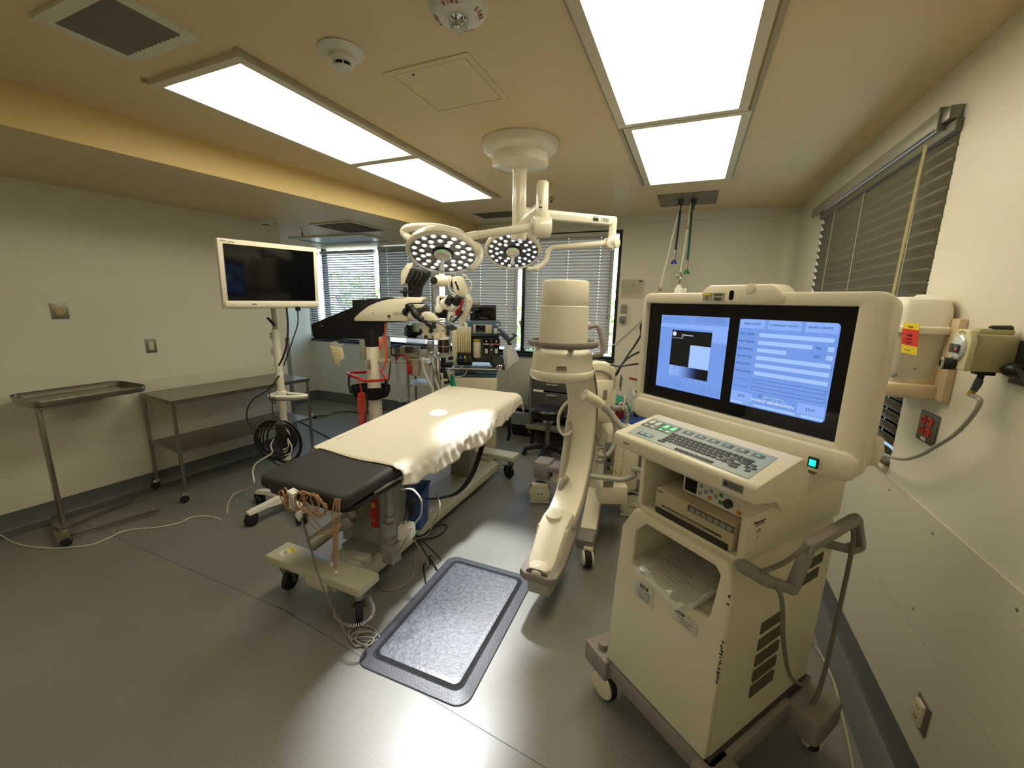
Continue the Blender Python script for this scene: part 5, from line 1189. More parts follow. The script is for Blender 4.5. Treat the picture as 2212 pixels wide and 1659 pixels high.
# steel work table along the left wall
ang = -.09+0.0
ST = thing('steel_table', 'stainless steel two-shelf work table on castors along the left wall', 'table', (-3.93, 2.44, 0), -.085)
W2, L2, zt = .27, .61, .87
b = MB(); b.box((0, 0, zt-.002), (2*W2, 2*L2, .004)); 
for s in (-1, 1): b.box((s*(W2-.002), 0, zt-.016), (.004, 2*L2, .032)); b.box((0, s*(L2-.002), zt-.016), (2*W2, .004, .032))
b.obj('table_top', STL, ST)
b = MB(); b.box((0, 0, .44), (2*W2-.03, 2*L2-.03, .003)); 
for s in (-1, 1): b.box((s*(W2-.016), 0, .432), (.004, 2*L2-.03, .018)); b.box((0, s*(L2-.016), .432), (2*W2-.03, .004, .018))
b.obj('shelf', STL, ST)
for sx in (-1, 1):
    for sy in (-1, 1):
        b = MB(); b.cyl((sx*(W2-.018), sy*(L2-.018), .085), (sx*(W2-.018), sy*(L2-.018), zt-.004), .0135, seg=20); lg = b.obj('leg', STL, ST)
        x, y = sx*(W2-.018), sy*(L2-.018)
        b = MB(); b.cyl((x, y, .066), (x, y, .088), .020, seg=16); b.bar((x, y-.012, .075), (x+.012, y-.018, .032), .024, .020, .002); o = b.obj('castor_fork', CHROME, lg)
        ce = Vector((x+.010, y-.018, .032)); b = MB(); b.cyl(ce-Vector((.011, 0, 0)), ce+Vector((.011, 0, 0)), .032, seg=24, bev=.005); b.obj('castor_wheel', RUBBER, lg)
# wall-side back splash sheet seen over the table
# mayo stand
MS = thing('instrument_stand', 'steel instrument tray stand on one upright with two long foot rails, far left', 'stand', (-3.93, 1.17, 0))
b = MB(True); cx_, cy_ = -4.035, 1.43
o1 = rrect(.44, .60, .075, 3, cx_, cy_); 
rings = [[(x, y, 1.004) for x, y in rrect(.452, .612, .08, 3, cx_, cy_)], [(x, y, .997) for x, y in rrect(.456, .616, .08, 3, cx_, cy_)], [(x, y, .962) for x, y in rrect(.440, .60, .075, 3, cx_, cy_)], [(x, y, .966) for x, y in rrect(.436, .596, .074, 3, cx_, cy_)], [(x, y, 1.0) for x, y in rrect(.444, .604, .078, 3, cx_, cy_)]]
b.loft(rings, caps=False); 
b.prism(rrect(.438, .598, .075, 3, cx_, cy_), (0, 0, .962), h=.003); b.obj('tray', STL, MS)
b = MB(True); b.bar((-3.935, 1.165, .04), (-3.935, 1.165, .955), .042, .022, .004, up=(0, 1, 0)); b.box((-3.99, 1.30, .950), (.30, .32, .012), bev=.002); b.obj('upright', STL, MS)
b = MB(True); b.bar((-4.22, 1.23, .05), (-3.76, 1.10, .05), .07, .035, .003, up=(0, 0, 1)); b.box((-3.93, 1.155, .078), (.09, .06, .03), bev=.003); b.obj('base_bar', STL, MS)
for (p, q) in (((-3.84, 1.15, .038), (-3.70, 1.62, .030)), ((-4.02, 1.20, .038), (-4.08, 1.62, .030))):
    b = MB(True); b.bar(p, q, .022, .014, .002, up=(0, 0, 1)); b.obj('foot_rail', STL, MS)
for (x, y) in ((-3.76, 1.11), (-4.21, 1.235)):
    b = MB(True); ce = Vector((x, y, .030)); b.cyl(ce-Vector((.012, .004, 0)), ce+Vector((.012, .004, 0)), .030, seg=24, bev=.004); wl = b.obj('castor', RUBBER, MS)
# monitor stand
MX, MY = -2.86, 2.13
MM = thing('monitor_stand', 'white flat monitor on a tall wheeled pole beside the steel table', 'monitor stand', (MX, MY, 0))
k_ = .636/.56
def sc(p): return CAM+(Vector(p)-CAM)*k_
tl, tr, br, bl = [sc(p) for p in ((-2.447, 1.526, 2.003), (-2.296, 2.065, 2.007), (-2.324, 2.072, 1.641), (-2.475, 1.532, 1.636))]
ex = ((tr-tl)+(br-bl)).normalized(); ez = ((tl-bl)+(tr-br)).normalized(); ez = (ez-ex*ez.dot(ex)).normalized(); ey = ez.cross(ex)   # ey points away from the viewer side?
ctr = (tl+tr+br+bl)/4; wM = (tr-tl).length; hM = .445
nrm = ex.cross(ez)                                  # right x up = towards the back or front
if nrm.dot(CAM-ctr) < 0: nrm = -nrm
def mp(x, z, d=0): return ctr+ex*x+ez*z+nrm*d
def mbox(b, x, z, d, w, h, t, bev=0): b.box(mp(x, z, d), (w, h, t), Matrix(((ex.x, ez.x, nrm.x, 0), (ex.y, ez.y, nrm.y, 0), (ex.z, ez.z, nrm.z, 0), (0, 0, 0, 1))), bev)
MW = mat('monitor_white', '#e2dcc8', .3, var=.01)
b = MB(True); mbox(b, 0, 0, -.022, wM, hM, .040, .010); mbox(b, 0, .0, -.06, wM*.55, hM*.6, .04, .012); ms = b.obj('monitor', MW, MM)
b = MB(True); mbox(b, .0, .012, -.0012, wM*.905, hM*.805, .004, 0); b.obj('screen', SCREENOFF, ms)
b = MB(True); mbox(b, .0, -hM*.43, .004, wM*.97, .040, .014, .006); b.obj('chin', MW, ms)
b = MB(True); b.m(BLACKT).text('conmed', mp(-wM*.38, hM*.462, .0005), ex, ez, .012, .0003); b.tube([mp(-wM*.475+.006*i, hM*.462+.006*math.sin(i*.6), .001) for i in range(6)], .0012, 5); mbox(b, -wM*.22, -hM*.425, .0115, .03, .006, .001); b.obj('marking', BLACKT, ms)
pt = Vector((MX, MY, 0))
b = MB(True); b.cyl(pt+Vector((0, 0, 1.30)), pt+Vector((0, 0, 1.80)), .017, seg=20); b.bar(pt+Vector((0, 0, 1.80)), mp(0, 0, -.05), .05, .05, .01); b.obj('inner_pole', mat('satin_pole', '#a6a395', .35, metal=.5), MM)
b = MB(True); b.cyl(pt+Vector((0, 0, .10)), pt+Vector((0, 0, 1.46)), .026, seg=24, bev=.003)
for z in (1.41, 1.29): b.box(pt+Vector((-.03, -.01, z)), (.02, .03, .05), bev=.004)
b.cyl(pt+Vector((0, 0, .62)), pt+Vector((0, 0, .66)), .033, seg=24, bev=.004); b.obj('outer_pole', mat('pole_enamel', '#c6c2b2', .35, var=.02), MM)
b = MB(True); b.bar(pt+Vector((-.03, -.03, 1.545)), pt+Vector((.04, -.03, 1.49)), .02, .012, .004); b.obj('clamp_lever', DARK, MM)
b = MB(True); b.cyl(pt+Vector((0, 0, 1.10)), pt+Vector((0, 0, 1.14)), .0268, seg=24); b.obj('pole_label', mat('label_white', '#d8d6cf', .4), MM)
# tray handle ring
b = MB(True); tz_ = .955; tr_ = [(-.06, -.05), (.0, -.075), (.13, -.03), (.20, .035), (.19, .07), (.06, .055), (-.05, .04)]
b.tube([pt+Vector((x*.95+.0, y, tz_)) for x, y in tr_], .0125, 10, 6, True); b.cyl(pt+Vector((0, 0, tz_-.03)), pt+Vector((0, 0, tz_+.03)), .034, seg=24, bev=.004); b.obj('handle_ring', WHITEP, MM)
b = MB(True); b.tube([pt+Vector((x*.95, y-.003, tz_-.016)) for x, y in tr_], .0125, 10, 6, True); b.obj('ring_grip', GREYP, MM)
# five spoke base
for k in range(5):
    a = math.radians(190+72*k); e = Vector((math.cos(a), math.sin(a), 0))
    b = MB(True); sec = []
    for s, w, z0, z1 in ((.02, .035, .095, .150), (.12, .032, .090, .138), (.20, .030, .098, .128), (.30, .030, .092, .118), (.335, .024, .090, .110)):
        c = pt+e*s; n_ = Vector((-e.y, e.x, 0)); sec.append([c+n_*w+Vector((0, 0, z0)), c+n_*w*.8+Vector((0, 0, z1)), c-n_*w*.8+Vector((0, 0, z1)), c-n_*w+Vector((0, 0, z0))])
    b.loft(sec); sp_ = b.obj('base_spoke', WHITEP, MM)
    b = MB(True); ce = pt+e*.315+Vector((0, 0, .046)); n_ = Vector((-e.y*.8+e.x*.5, e.x*.8+e.y*.5, 0)).normalized()
    for s in (-1, 1): b.cyl(ce+n_*s*.010, ce+n_*s*.034, .046, seg=28, bev=.008)
    b.cyl(ce, ce+Vector((0, 0, .05)), .012); b.obj('castor', RUBBER, sp_)
b = MB(True); b.cyl(pt+Vector((0, 0, .09)), pt+Vector((0, 0, .165)), .048, .04, 24, .006); b.obj('base_hub', WHITEP, MM)
# power supply strapped to the pole
ps = thing('power_brick', 'black power supply strapped upright to the monitor pole', 'power supply', D(605, 930, 2.52))
b = MB(True); c = D(608, 940, 2.50); b.box(c, (.075, .045, .155), Matrix.Rotation(-.4, 4, 'Z'), bev=.008); b.obj('brick', DARK, ps)
b = MB(True); b.box(c+Vector((-.02, .02, -.02)), (.04, .07, .03), bev=.004); b.obj('strap', mat('black_webbing', '#101010', .8), ps)
random.seed(14)
cl = thing('cable_coil', 'large coil of black cable hung on the monitor pole', 'cable coil', D(592, 950, 2.56))
b = MB(True); c = D(594, 950, 2.57); A_, B_ = gR, Vector((0, 0, 1))
for k in range(9):
    r1, r2 = .105+.022*random.random(), .105+.022*random.random(); ox, oz = (random.random()-.5)*.03, (random.random()-.5)*.03; ph = random.random()*6
    b.tube([c+A_*(r1*math.cos(a)+ox)+B_*(r2*math.sin(a)+oz)+gF*(.012*math.sin(a+ph)+.006*k-.02) for a in [2*PI*i/30 for i in range(30)]], .0045, 6, 0, True)
for (ox, oz, r_) in ((.045, -.015, .135), (.03, -.03, .15), (.05, -.02, .14)):
    b.tube([c+A_*(r_*.78*math.cos(a)+ox)+B_*(r_*math.sin(a)+oz)+gF*.015 for a in [2*PI*i/34 for i in range(34)]], .0042, 6, 0, True)
b.obj('loops', CABLEK, cl)
def cb_(name, pix, dep, r, m, label, cat='cable', parent=None):
    pts = [D(x, y, dep[i] if isinstance(dep, (list, tuple)) else dep) for i, (x, y) in enumerate(pix)]
    if name == 'screen_cable': pts = [WM @ Vector((-1.0, 1.70, 1.50)), pts[0]+(pts[0]-pts[1])*1.3]+pts
    if parent is not None:
        b = MB(True); b.tube(pts, r, 7, 8); return b.obj(name, m, parent)
    return cable(name, pts, r, m, label, cat)
cb_('cable', [(619, 664), (622, 700), (620, 740), (612, 770), (602, 790)], 2.50, .0055, CABLEK, None, parent=MM)
cb_('cable', [(643, 668), (643, 700), (632, 735), (622, 765), (613, 790)], 2.52, .0035, CABLEK, None, parent=MM)
b = MB(True); b.box(D(643.5, 667, 2.52), (.022, .022, .026), bev=.003); b.obj('cable_plug', DARK, MM)
cb_('cable', [(603, 812), (590, 830), (575, 845), (548, 862), (534, 885), (536, 912), (556, 926), (580, 925), (598, 928)], [2.48, 2.5, 2.5, 2.48, 2.46, 2.46, 2.48, 2.5, 2.52], .0042, CABLEK, None, parent=MM)
cb_('cable', [(582, 845), (584, 862), (592, 872), (596, 862), (590, 860), (588, 880), (592, 900), (604, 903), (607, 918)], 2.47, .0030, CABLEK, None, parent=MM)
white_pts = [D(592, 948, 2.50), D(585, 962, 2.48), D(588, 978, 2.47), D(570, 990, 2.46), D(552, 1003, 2.45), D(546, 1020, 2.44), D(548, 1048, 2.4), floorpt(530, 1058, .08), floorpt(508, 1066, .03), floorpt(494, 1085, .01), floorpt(490, 1110, .006)]
cable('floor_cable', white_pts, .0042, CABLEW, 'white cable curving from the monitor pole down to the floor by its castors')
cable('floor_cable', [floorpt(x, y, .005) for x, y in ((478, 1122), (450, 1115), (415, 1117), (385, 1130), (340, 1139), (300, 1142), (265, 1148), (235, 1162), (200, 1176), (150, 1182), (110, 1184), (60, 1180), (25, 1170), (0, 1155), (-60, 1120))], .0048, CABLEW, 'long white cable snaking across the grey floor towards the left edge of the picture')
cb_('cable', [(622, 948), (630, 965), (628, 978), (615, 984)], 2.50, .0038, CABLEW, None, parent=MM)
# cables on the floor behind, towards the microscope
pl = thing('mains_plug', 'white mains plug lying on the floor at the end of the black and yellow leads', 'plug', floorpt(672, 898))
b = MB(True); b.box(floorpt(671, 897, .022), (.05, .10, .035), rotm(0, 0, .5), bev=.008); b.obj('plug_body', WHITEP, pl)
b = MB(True); b.box(floorpt(680, 901, .02), (.05, .04, .03), rotm(0, 0, .5), bev=.006); b.obj('connector', DARK, pl)
fl_ = lambda *pts: [floorpt(x, y, .008) for x, y in pts]
cable('floor_cable', fl_((684, 899), (705, 897), (725, 890), (750, 889), (778, 892), (800, 890), (845, 880), (870, 870)), .007, CABLEK, 'black lead on the floor running right from the mains plug behind the column')
cable('floor_cable', fl_((682, 903), (700, 901), (720, 892), (745, 888), (775, 887), (800, 886), (860, 880)), .007, mat('dull_yellow_cable', '#8a7a3c', .5), 'dull yellow lead on the floor beside the black lead from the mains plug')
cable('floor_cable', fl_((645, 885), (655, 890), (664, 893)), .005, CABLEW, 'short white lead on the floor left of the mains plug')
cable('floor_cable', fl_((645, 910), (662, 918), (680, 930), (700, 940), (722, 952)), .006, CABLEK, 'dark lead crossing the floor behind the black pad of the operating table')
# wall plates on the left wall
def lwp(px, py):
    d = ray(px, py); t = (-4.37-.09*1.0*(-1)*(-1)+0-0-CAM.x)
    # plane x = -4.37+.09(y-1)
    k = (-4.37-.09-CAM.x+.09*CAM.y)/(d.x-.09*d.y); return CAM+d*k
lang = math.atan(.09); LW = Vector((math.sin(lang), math.cos(lang), 0)); LN = Vector((LW.y, -LW.x, 0))
def plate(px, py, w, h, name, label, cat):
    c = lwp(px, py); t = thing(name, label, cat, c, -lang)
    return t
p1 = plate(128.5, 672, 0, 0, 'wall_outlet', 'square steel wall plate with a round beige socket, high on the left wall', 'socket')
b = MB(); b.box((.003, 0, 0), (.006, .092, .115), bev=.001); b.obj('plate', STEELD, p1)
b = MB(); b.lathe([(0, .006), (.030, .006), (.030, .012), (.016, .014), (.014, .010), (0, .010)], (0, 0, 0), (1, 0, 0), 28); b.obj('socket', mat('aged_beige', '#b5a271', .4), p1)
p2 = plate(326, 747, 0, 0, 'light_switch', 'steel framed switch plate with a cream rocker on the left wall, above the steel table', 'switch')
b = MB(); b.box((.003, 0, 0), (.006, .075, .118), bev=.001); b.obj('plate', STEELD, p2)
b = MB(); b.box((.008, 0, 0), (.006, .036, .070), rotm(0, .05, 0), bev=.001); b.obj('rocker', mat('cream_rocker', '#d0c6a4', .35), p2)
# ------------------------------------------------------------------ background equipment
GY = math.atan2(gR.y, gR.x); GRM = Matrix.Rotation(GY, 4, 'Z')
def dbox(b, x0, y0, x1, y1, dep, th, bev=.004, rz=0.0, tilt=0.0):
    c = D((x0+x1)/2, (y0+y1)/2, dep)+gF*(th/2); b.box(c, ((x1-x0)*dep/FPX, th, (y1-y0)*dep/FPX*1.0), Matrix.Rotation(GY+rz, 4, 'Z') @ rotm(0, tilt, 0), bev); return b
def dprism(b, pix, dep, th, bev=.004):     # outline standing parallel to the picture's right direction, th deep
    pts = [D(x, y, dep) for x, y in pix]; o = pts[0]
    poly = [((p-o).dot(gR), p.z-o.z) for p in pts]
    b.prism(poly, o, gR, EZ, h=-th if False else th, bev=bev); return b
# prism extrudes along gR x z = -gF direction, i.e. towards the viewer
def Z4(x, y): return (640+x/5.925, 480+y/5.925)
def Z5(x, y): return (680+x/5.529, 640+y/5.529)
def Z8(x, y): return (860+x/10.37, 580+y/10.37)
def Z9(x, y): return (860+x/11.06, 720+y/11.06)
def Z7(x, y): return (1000+x/7.54, 640+y/7.54)
MSC = mat('microscope_enamel', '#d9d2bb', .35, var=.02)
md = 3.9
col = D(805, 760, md); colx = Vector((col.x, col.y, 0))
OM = thing('surgical_microscope', 'floor standing surgical microscope with black counterweight arm and cream covers, left of the window', 'microscope', colx)
b = MB(True); b.box(colx+Vector((.03, .05, .09)), (.44, .50, .12), bev=.03); b.obj('base', MSC, OM)
b = MB(True); b.cyl(colx+Vector((0, 0, .13)), colx+Vector((0, 0, D(805, 748, md).z)), .064, seg=36, bev=.004); b.obj('column', MSC, OM)
b = MB(True); zt_ = D(805, 728, md).z; b.cyl(colx+Vector((0, 0, D(805, 748, md).z)), colx+Vector((0, 0, zt_+.08)), .060, seg=32); b.obj('neck', DARK, OM)
b = MB(True); dbox(b, 777, 733, 788, 777, md-.04, .14); b.obj('side_panel', mat('grey_green_panel', '#8e9183', .4), OM)
b = MB(True); dbox(b, 818, 728, 835, 778, md-.02, .14, .008); dbox(b, 816, 777, 840, 784, md-.02, .14); b.obj('side_box', mat('beige_panel_box', '#b9b29b', .4), OM)
b = MB(True); dbox(b, 793, 777, 799, 797, md-.075, .02, .001); b.obj('label', mat('metal_plate', '#8c8469', .4, metal=.3), OM)
# counterweight arm
b = MB(True); dprism(b, [Z4(292, 1300), Z4(340, 1275), Z4(820, 1085), Z4(820, 992), Z4(1100, 985), Z4(1260, 965), Z4(1500, 980), Z4(1500, 1260), Z4(1165, 1275), Z4(1150, 1360), Z4(1090, 1480), Z4(345, 1475), Z4(300, 1440)], md+.09, .17, .008)
arm = b.obj('counterweight_arm', mat('black_bellows', '#0d0d0d', .6, var=.2), OM)
b = MB(True)
for k in range(11):
    p = [Z4(560+30*k, 1205-11*k), Z4(572+30*k, 1201-11*k), Z4(572+30*k, 1455), Z4(560+30*k, 1455)]; dprism(b, p, md-.082, .006, 0)
b.obj('bellows_ribs', mat('black_bellows_rib', '#1a1a1a', .7, var=.1), arm)
b = MB(True); b.sphere(D(*Z4(328, 1325), md-.085), .007, seg=10); b.obj('bolt', CHROME, arm)
cov = [Z4(757, 1242), Z4(775, 1215), Z4(860, 1140), Z4(960, 1070), Z4(1080, 1020), Z4(1200, 990), Z4(1340, 978), Z4(1560, 978), Z4(1640, 985), Z4(1640, 1015), Z4(1560, 1120), Z4(1520, 1215), Z4(1490, 1250), Z4(1440, 1265), Z4(775, 1265)]
b = MB(True); dprism(b, cov, md-.065, .05, .01); cv = b.obj('arm_cover', MSC, OM)
b = MB(True); b.m(BLACKT).text('LEICA', D(*Z4(1300, 1172), md-.150), gR, EZ, .034, .0006); b.obj('lettering', mat('grey_ink', '#4a4a48', .6, var=0), cv)
b = MB(True); dbox(b, *Z4(1168, 1186), *Z4(1200, 1218), md-.150, .012, .001); b.obj('green_badge', mat('dark_green_badge', '#123a20', .4), cv)
b = MB(True); b.sphere(D(*Z4(980, 1165), md-.128), .007, seg=10); b.sphere(D(*Z4(1420, 1215), md-.128), .007, seg=10); b.obj('screws', STEELD, cv)
b = MB(True); dbox(b, *Z4(1230, 958), *Z4(1650, 1000), md-.03, .12, .02); b.obj('arm_top_pad', MSC, OM)
# second (upright) arm
b = MB(True); dprism(b, [Z8(95, 400), Z8(100, 130), Z8(130, 60), Z8(240, -80), Z8(380, -120), Z8(330, 60), Z8(240, 240), Z8(190, 330)], md+.05, .05, .008); b.obj('upper_cover', MSC, OM)
b = MB(True); dprism(b, [Z8(330, 0), Z8(740, 60), Z8(740, 160), Z8(560, 400), Z8(530, 520), Z8(520, 600), Z8(460, 650), Z8(455, 680), Z8(250, 680), Z8(250, 420), Z8(240, 320), Z8(180, 330), Z8(240, 200)], md+.04, .10, .012)
b.obj('spring_arm', DARK, OM)
for k, (x0, y0) in enumerate(((380, 20), (470, 40), (560, 60))):
    b = MB(True); b.tube([D(*Z8(x0, y0), md-.07), D(*Z8(x0-60, y0+150), md-.085), D(*Z8(x0-160, y0+290), md-.08)], .014, 8, 6); b.obj('black_hose', DARK, OM)
b = MB(True); c = D(*Z8(160, 530), md-.02); b.cyl(c-gR*.012, c+gR*.012, .045, seg=24, bev=.004); b.cyl(c-gR*.05, c+gR*.08, .010); b.obj('clamp_knob', DARK, OM)
b = MB(True); b.cyl(D(*Z8(800, 270), md-.16), D(*Z8(800, 270), md-.06), .034, seg=28, bev=.004); b.obj('black_knob', DARK, OM)
# balance drum and swing arm
dp = md-.10
b = MB(True); b.cyl(D(*Z8(845, 275), dp), D(*Z8(1180, 285), dp), .055, .050, 36, .008); b.cyl(D(*Z8(1140, 285), dp), D(*Z8(1250, 300), dp), .046, seg=32, bev=.006); b.obj('balance_drum', MSC, OM)
b = MB(True); b.cyl(D(*Z8(1205, 300), dp), D(*Z8(1235, 303), dp), .050, seg=32); b.obj('drum_seal', DARK, OM)
b = MB(True); dprism(b, [Z8(1225, 240), Z8(1260, 200), Z8(1400, 180), Z8(1470, 210), Z8(1600, 500), Z8(1560, 580), Z8(1330, 590), Z8(1290, 540)], dp+.04, .11, .012); b.obj('swing_head', MSC, OM)
b = MB(True); dprism(b, [Z8(1258, 292), Z8(1300, 288), Z8(1370, 478), Z8(1330, 486)], dp-.071, .003, 0); b.obj('display_strip', DARK, OM)
b = MB(True); dprism(b, [Z8(1500, 590), Z8(1600, 560), Z8(1680, 700), Z8(1680, 780), Z8(1580, 1020), Z8(1500, 1200), Z8(1450, 1285), Z8(1380, 1280), Z8(1400, 1080), Z8(1560, 740)], dp+.02, .07, .012); b.obj('swing_arm', MSC, OM)
b = MB(True); dprism(b, [Z8(1490, 1180), Z8(1550, 1230), Z8(1560, 1310), Z8(1490, 1425), Z8(1480, 1340)], dp-.0, .02, .003); b.obj('drape_tab', WHITEP, OM)
b = MB(True); b.sphere(D(*Z8(1590, 742), dp-.05), .006, seg=10); b.obj('bolt', STEELD, OM)
b = MB(True); b.tube([D(*Z8(x, y), dp-.09) for x, y in ((1180, 150), (1130, 280), (1150, 470), (1260, 580), (1400, 600), (1560, 560), (1640, 420), (1640, 320), (1580, 250), (1490, 260))], .0045, 8, 8); b.tube([D(*Z8(x, y), dp-.03) for x, y in ((1430, 135), (1500, 150), (1550, 200), (1530, 250))], .006, 8, 6); b.obj('white_cable', CABLEW, OM)
# optics carrier
b = MB(True); dprism(b, [Z8(890, 610), Z8(1300, 600), Z8(1300, 660), Z8(945, 660), Z8(940, 760), Z8(890, 700)], dp, .05, .004); b.obj('carrier_top', MSC, OM)
b = MB(True); dprism(b, [Z8(945, 655), Z8(1480, 655), Z8(1470, 760), Z8(1250, 900), Z8(1100, 1120), Z8(940, 1110), Z8(830, 1000), Z8(900, 800)], dp+.06, .05, .006); b.obj('carrier_frame', mat('black_carrier', '#151414', .5), OM)
b = MB(True); c = D(*Z8(900, 780), dp-.05); dprism(b, [Z8(862, 690), Z8(900, 640), Z8(940, 640), Z8(940, 830), Z8(860, 880)], dp-.02, .04, .008); b.cyl(D(*Z8(920, 900), dp-.10), D(*Z8(910, 900), dp-.0), .035, seg=24, bev=.008); dprism(b, [Z8(860, 860), Z8(1020, 900), Z8(980, 990), Z8(870, 990), Z8(845, 940)], dp-.03, .06, .010); b.obj('assistant_scope', WHITEP, OM)
for (x0, y0, x1, y1) in ((1180, 650, 1110, 790), (1350, 650, 1270, 800)):
    b = MB(True); p0, p1 = D(*Z8(x0, y0), dp-.14), D(*Z8(x1, y1), dp-.11); b.cyl(p0, p1, .030, .036, 24, .005); b.cyl(p0-(p1-p0).normalized()*.012, p0, .026, .032, 24); b.obj('eyepiece', mat('rubber_eyecup', '#161616', .5), OM)
b = MB(True); b.cyl(D(*Z8(1110, 790), dp-.11), D(*Z8(1020, 800), dp-.06), .055, .050, 32, .01); b.cyl(D(*Z8(1270, 800), dp-.11), D(*Z8(1210, 900), dp-.08), .034, seg=24, bev=.004); b.sphere(D(*Z8(1190, 880), dp-.07), .045, (1.2, 1, .8)); b.obj('binocular_tube', WHITEP, OM)
b = MB(True); dprism(b, [Z8(1130, 960), Z8(1260, 940), Z8(1300, 1040), Z8(1210, 1160), Z8(1180, 1200), Z8(1110, 1150)], dp-.02, .06, .01); b.obj('prism_housing', WHITEP, OM)
b = MB(True); dprism(b, [Z8(1440, 680), Z8(1490, 720), Z8(1430, 860), Z8(1400, 990), Z8(1330, 1080), Z8(1265, 1020), Z8(1290, 940), Z8(1370, 870)], dp-.05, .02, .004); b.obj('red_strap', RED, OM)
b = MB(True); b.tube([D(*Z8(x, y), dp-.07) for x, y in ((1440, 950), (1400, 1020), (1300, 1130), (1210, 1200))], .012, 8, 6); b.tube([D(*Z8(x, y), dp-.08) for x, y in ((1160, 1170), (1190, 1080), (1250, 1080), (1260, 1160), (1220, 1200))], .005, 6, 6); b.obj('black_clip', DARK, OM)
b = MB(True); b.tube([D(*Z8(x, y), dp-.085) for x, y in ((1200, 1170), (1220, 1090), (1260, 1090), (1250, 1150))], .004, 6, 6); b.tube([D(*Z8(x, y), dp-.08) for x, y in ((1200, 1220), (1260, 1280), (1370, 1280), (1400, 1200), (1380, 1120))], .005, 6, 6); b.obj('white_cable', CABLEW, OM)
# main optics head
b = MB(True); dprism(b, [Z8(385, 800), Z8(580, 800), Z8(650, 860), Z8(440, 900), Z8(385, 850)], dp-.02, .09, .004); b.obj('camera_box', MSC, OM)
b = MB(True); dprism(b, [Z8(575, 990), Z8(690, 950), Z8(820, 1010), Z8(940, 1120), Z8(1070, 1130), Z8(1060, 1160), Z8(620, 1180), Z8(590, 1140)], dp-.0, .12, .008); b.obj('optics_housing', MSC, OM)
b = MB(True); dprism(b, [Z8(290, 770), Z8(580, 765), Z8(580, 800), Z8(400, 800), Z8(300, 800)], dp-.0, .07, 0); b.obj('camera_lid', DARK, OM)
b = MB(True); b.cyl(D(*Z8(470, 960), dp-.05), D(*Z8(660, 880), dp-.09), .040, .034, 20, .006); b.obj('zoom_ring', mat('ribbed_rubber', '#3a3834', .6), OM)
b = MB(True); b.tube([D(*Z8(x, y), dp-.16) for x, y in ((250, 840), (330, 920), (400, 1030), (500, 1120), (600, 1190))], [.026, .030, .034, .028, .016], 14, 5); b.sphere(D(*Z8(255, 850), dp-.16), .036, (1.2, 1, .8)); b.obj('hand_grip', DARK, OM)
b = MB(True); b.cyl(D(*Z8(150, 970), dp-.10), D(*Z8(230, 980), dp-.12), .036, .040, 24, .005); b.obj('eyepiece', MATS['rubber_eyecup'], OM)
b = MB(True); b.cyl(D(*Z8(235, 990), dp-.12), D(*Z8(330, 1040), dp-.08), .042, .060, 24, .006); b.obj('side_tube', WHITEP, OM)
b = MB(True); b.tube([D(*Z8(x, y), dp-.14) for x, y in ((610, 1170), (680, 1250), (780, 1290), (800, 1220))], [.012, .022, .030, .018], 12, 6); b.obj('focus_knob', DARK, OM)
b = MB(True); dprism(b, [Z8(545, 1210), Z8(830, 1190), Z8(1070, 1190), Z8(1100, 1400), Z8(1110, 1540), Z8(880, 1590), Z8(780, 1590), Z8(590, 1560), Z8(580, 1300)], dp+.02, .10, .012); ob_ = b.obj('objective_body', MSC, OM)
b = MB(True)
for (x, y, r_) in ((740, 1400, .020), (625, 1530, .017), (775, 1520, .006)): c = D(*Z8(x, y), dp-.085); b.cyl(c, c-gF*.02, r_, seg=20, bev=.002)
b.obj('knob', DARK, ob_)
b = MB(True); c = D(*Z8(1030, 1380), dp-.085); b.cyl(c, c-gF*.015, .016, seg=20, bev=.002); b.obj('chrome_screw', CHROME, ob_)
b = MB(True); dprism(b, [Z8(760, 1430), Z8(930, 1430), Z8(930, 1570), Z8(800, 1570)], dp-.084, .01, .002); b.obj('plate', MSC, ob_)
b = MB(True); dbox(b, *Z8(1080, 1260), *Z8(1250, 1390), dp-.10, .06, .008); b.tube([D(*Z8(x, y), dp-.10) for x, y in ((800, 1220), (930, 1240), (1060, 1320), (1100, 1340))], .004, 6, 6); b.obj('illuminator', mat('dark_blue_grey', '#2d3236', .4), OM)
b = MB(True); b.cyl(D(*Z8(1120, 1400), dp-.06), D(*Z8(1120, 1500), dp-.06), .012, seg=12); dbox(b, *Z8(640, 1570), *Z8(790, 1610), dp-.06, .08); b.obj('lens_mount', DARK, OM)
b = MB(True); dprism(b, [Z8(900, 1590), Z8(1100, 1530), Z8(1160, 1570), Z8(920, 1600)], dp-.09, .02, 0); b.obj('drape_ring', WHITEP, OM)
# dripping dispenser hanging under the arm
hb = thing('disposable_mask_bag', 'cream folded mask hanging in a clear sleeve under the black counterweight arm', 'mask', D(727, 775, md-.05))
b = MB(True); dprism(b, [Z5(190, 580), Z5(230, 590), Z5(330, 610), Z5(350, 750), Z5(300, 770), Z5(250, 830), Z5(225, 750)], md-.05, .035, .008); b.obj('mask', mat('cream_fabric', '#d8cba2', .7), hb)
b = MB(True); dprism(b, [Z5(188, 545), Z5(250, 535), Z5(330, 580), Z5(325, 615), Z5(190, 585)], md-.055, .03, .003); dprism(b, [Z5(290, 770), Z5(315, 765), Z5(300, 850), Z5(280, 830)], md-.055, .01, .002); b.obj('sleeve', FILM, hb)
b = MB(True); b.bar(D(*Z5(315, 505), md-.03), D(*Z5(290, 585), md-.04), .022, .012, .003); b.obj('hook', mat('dark_olive_clip', '#3b3a2e', .5), hb)
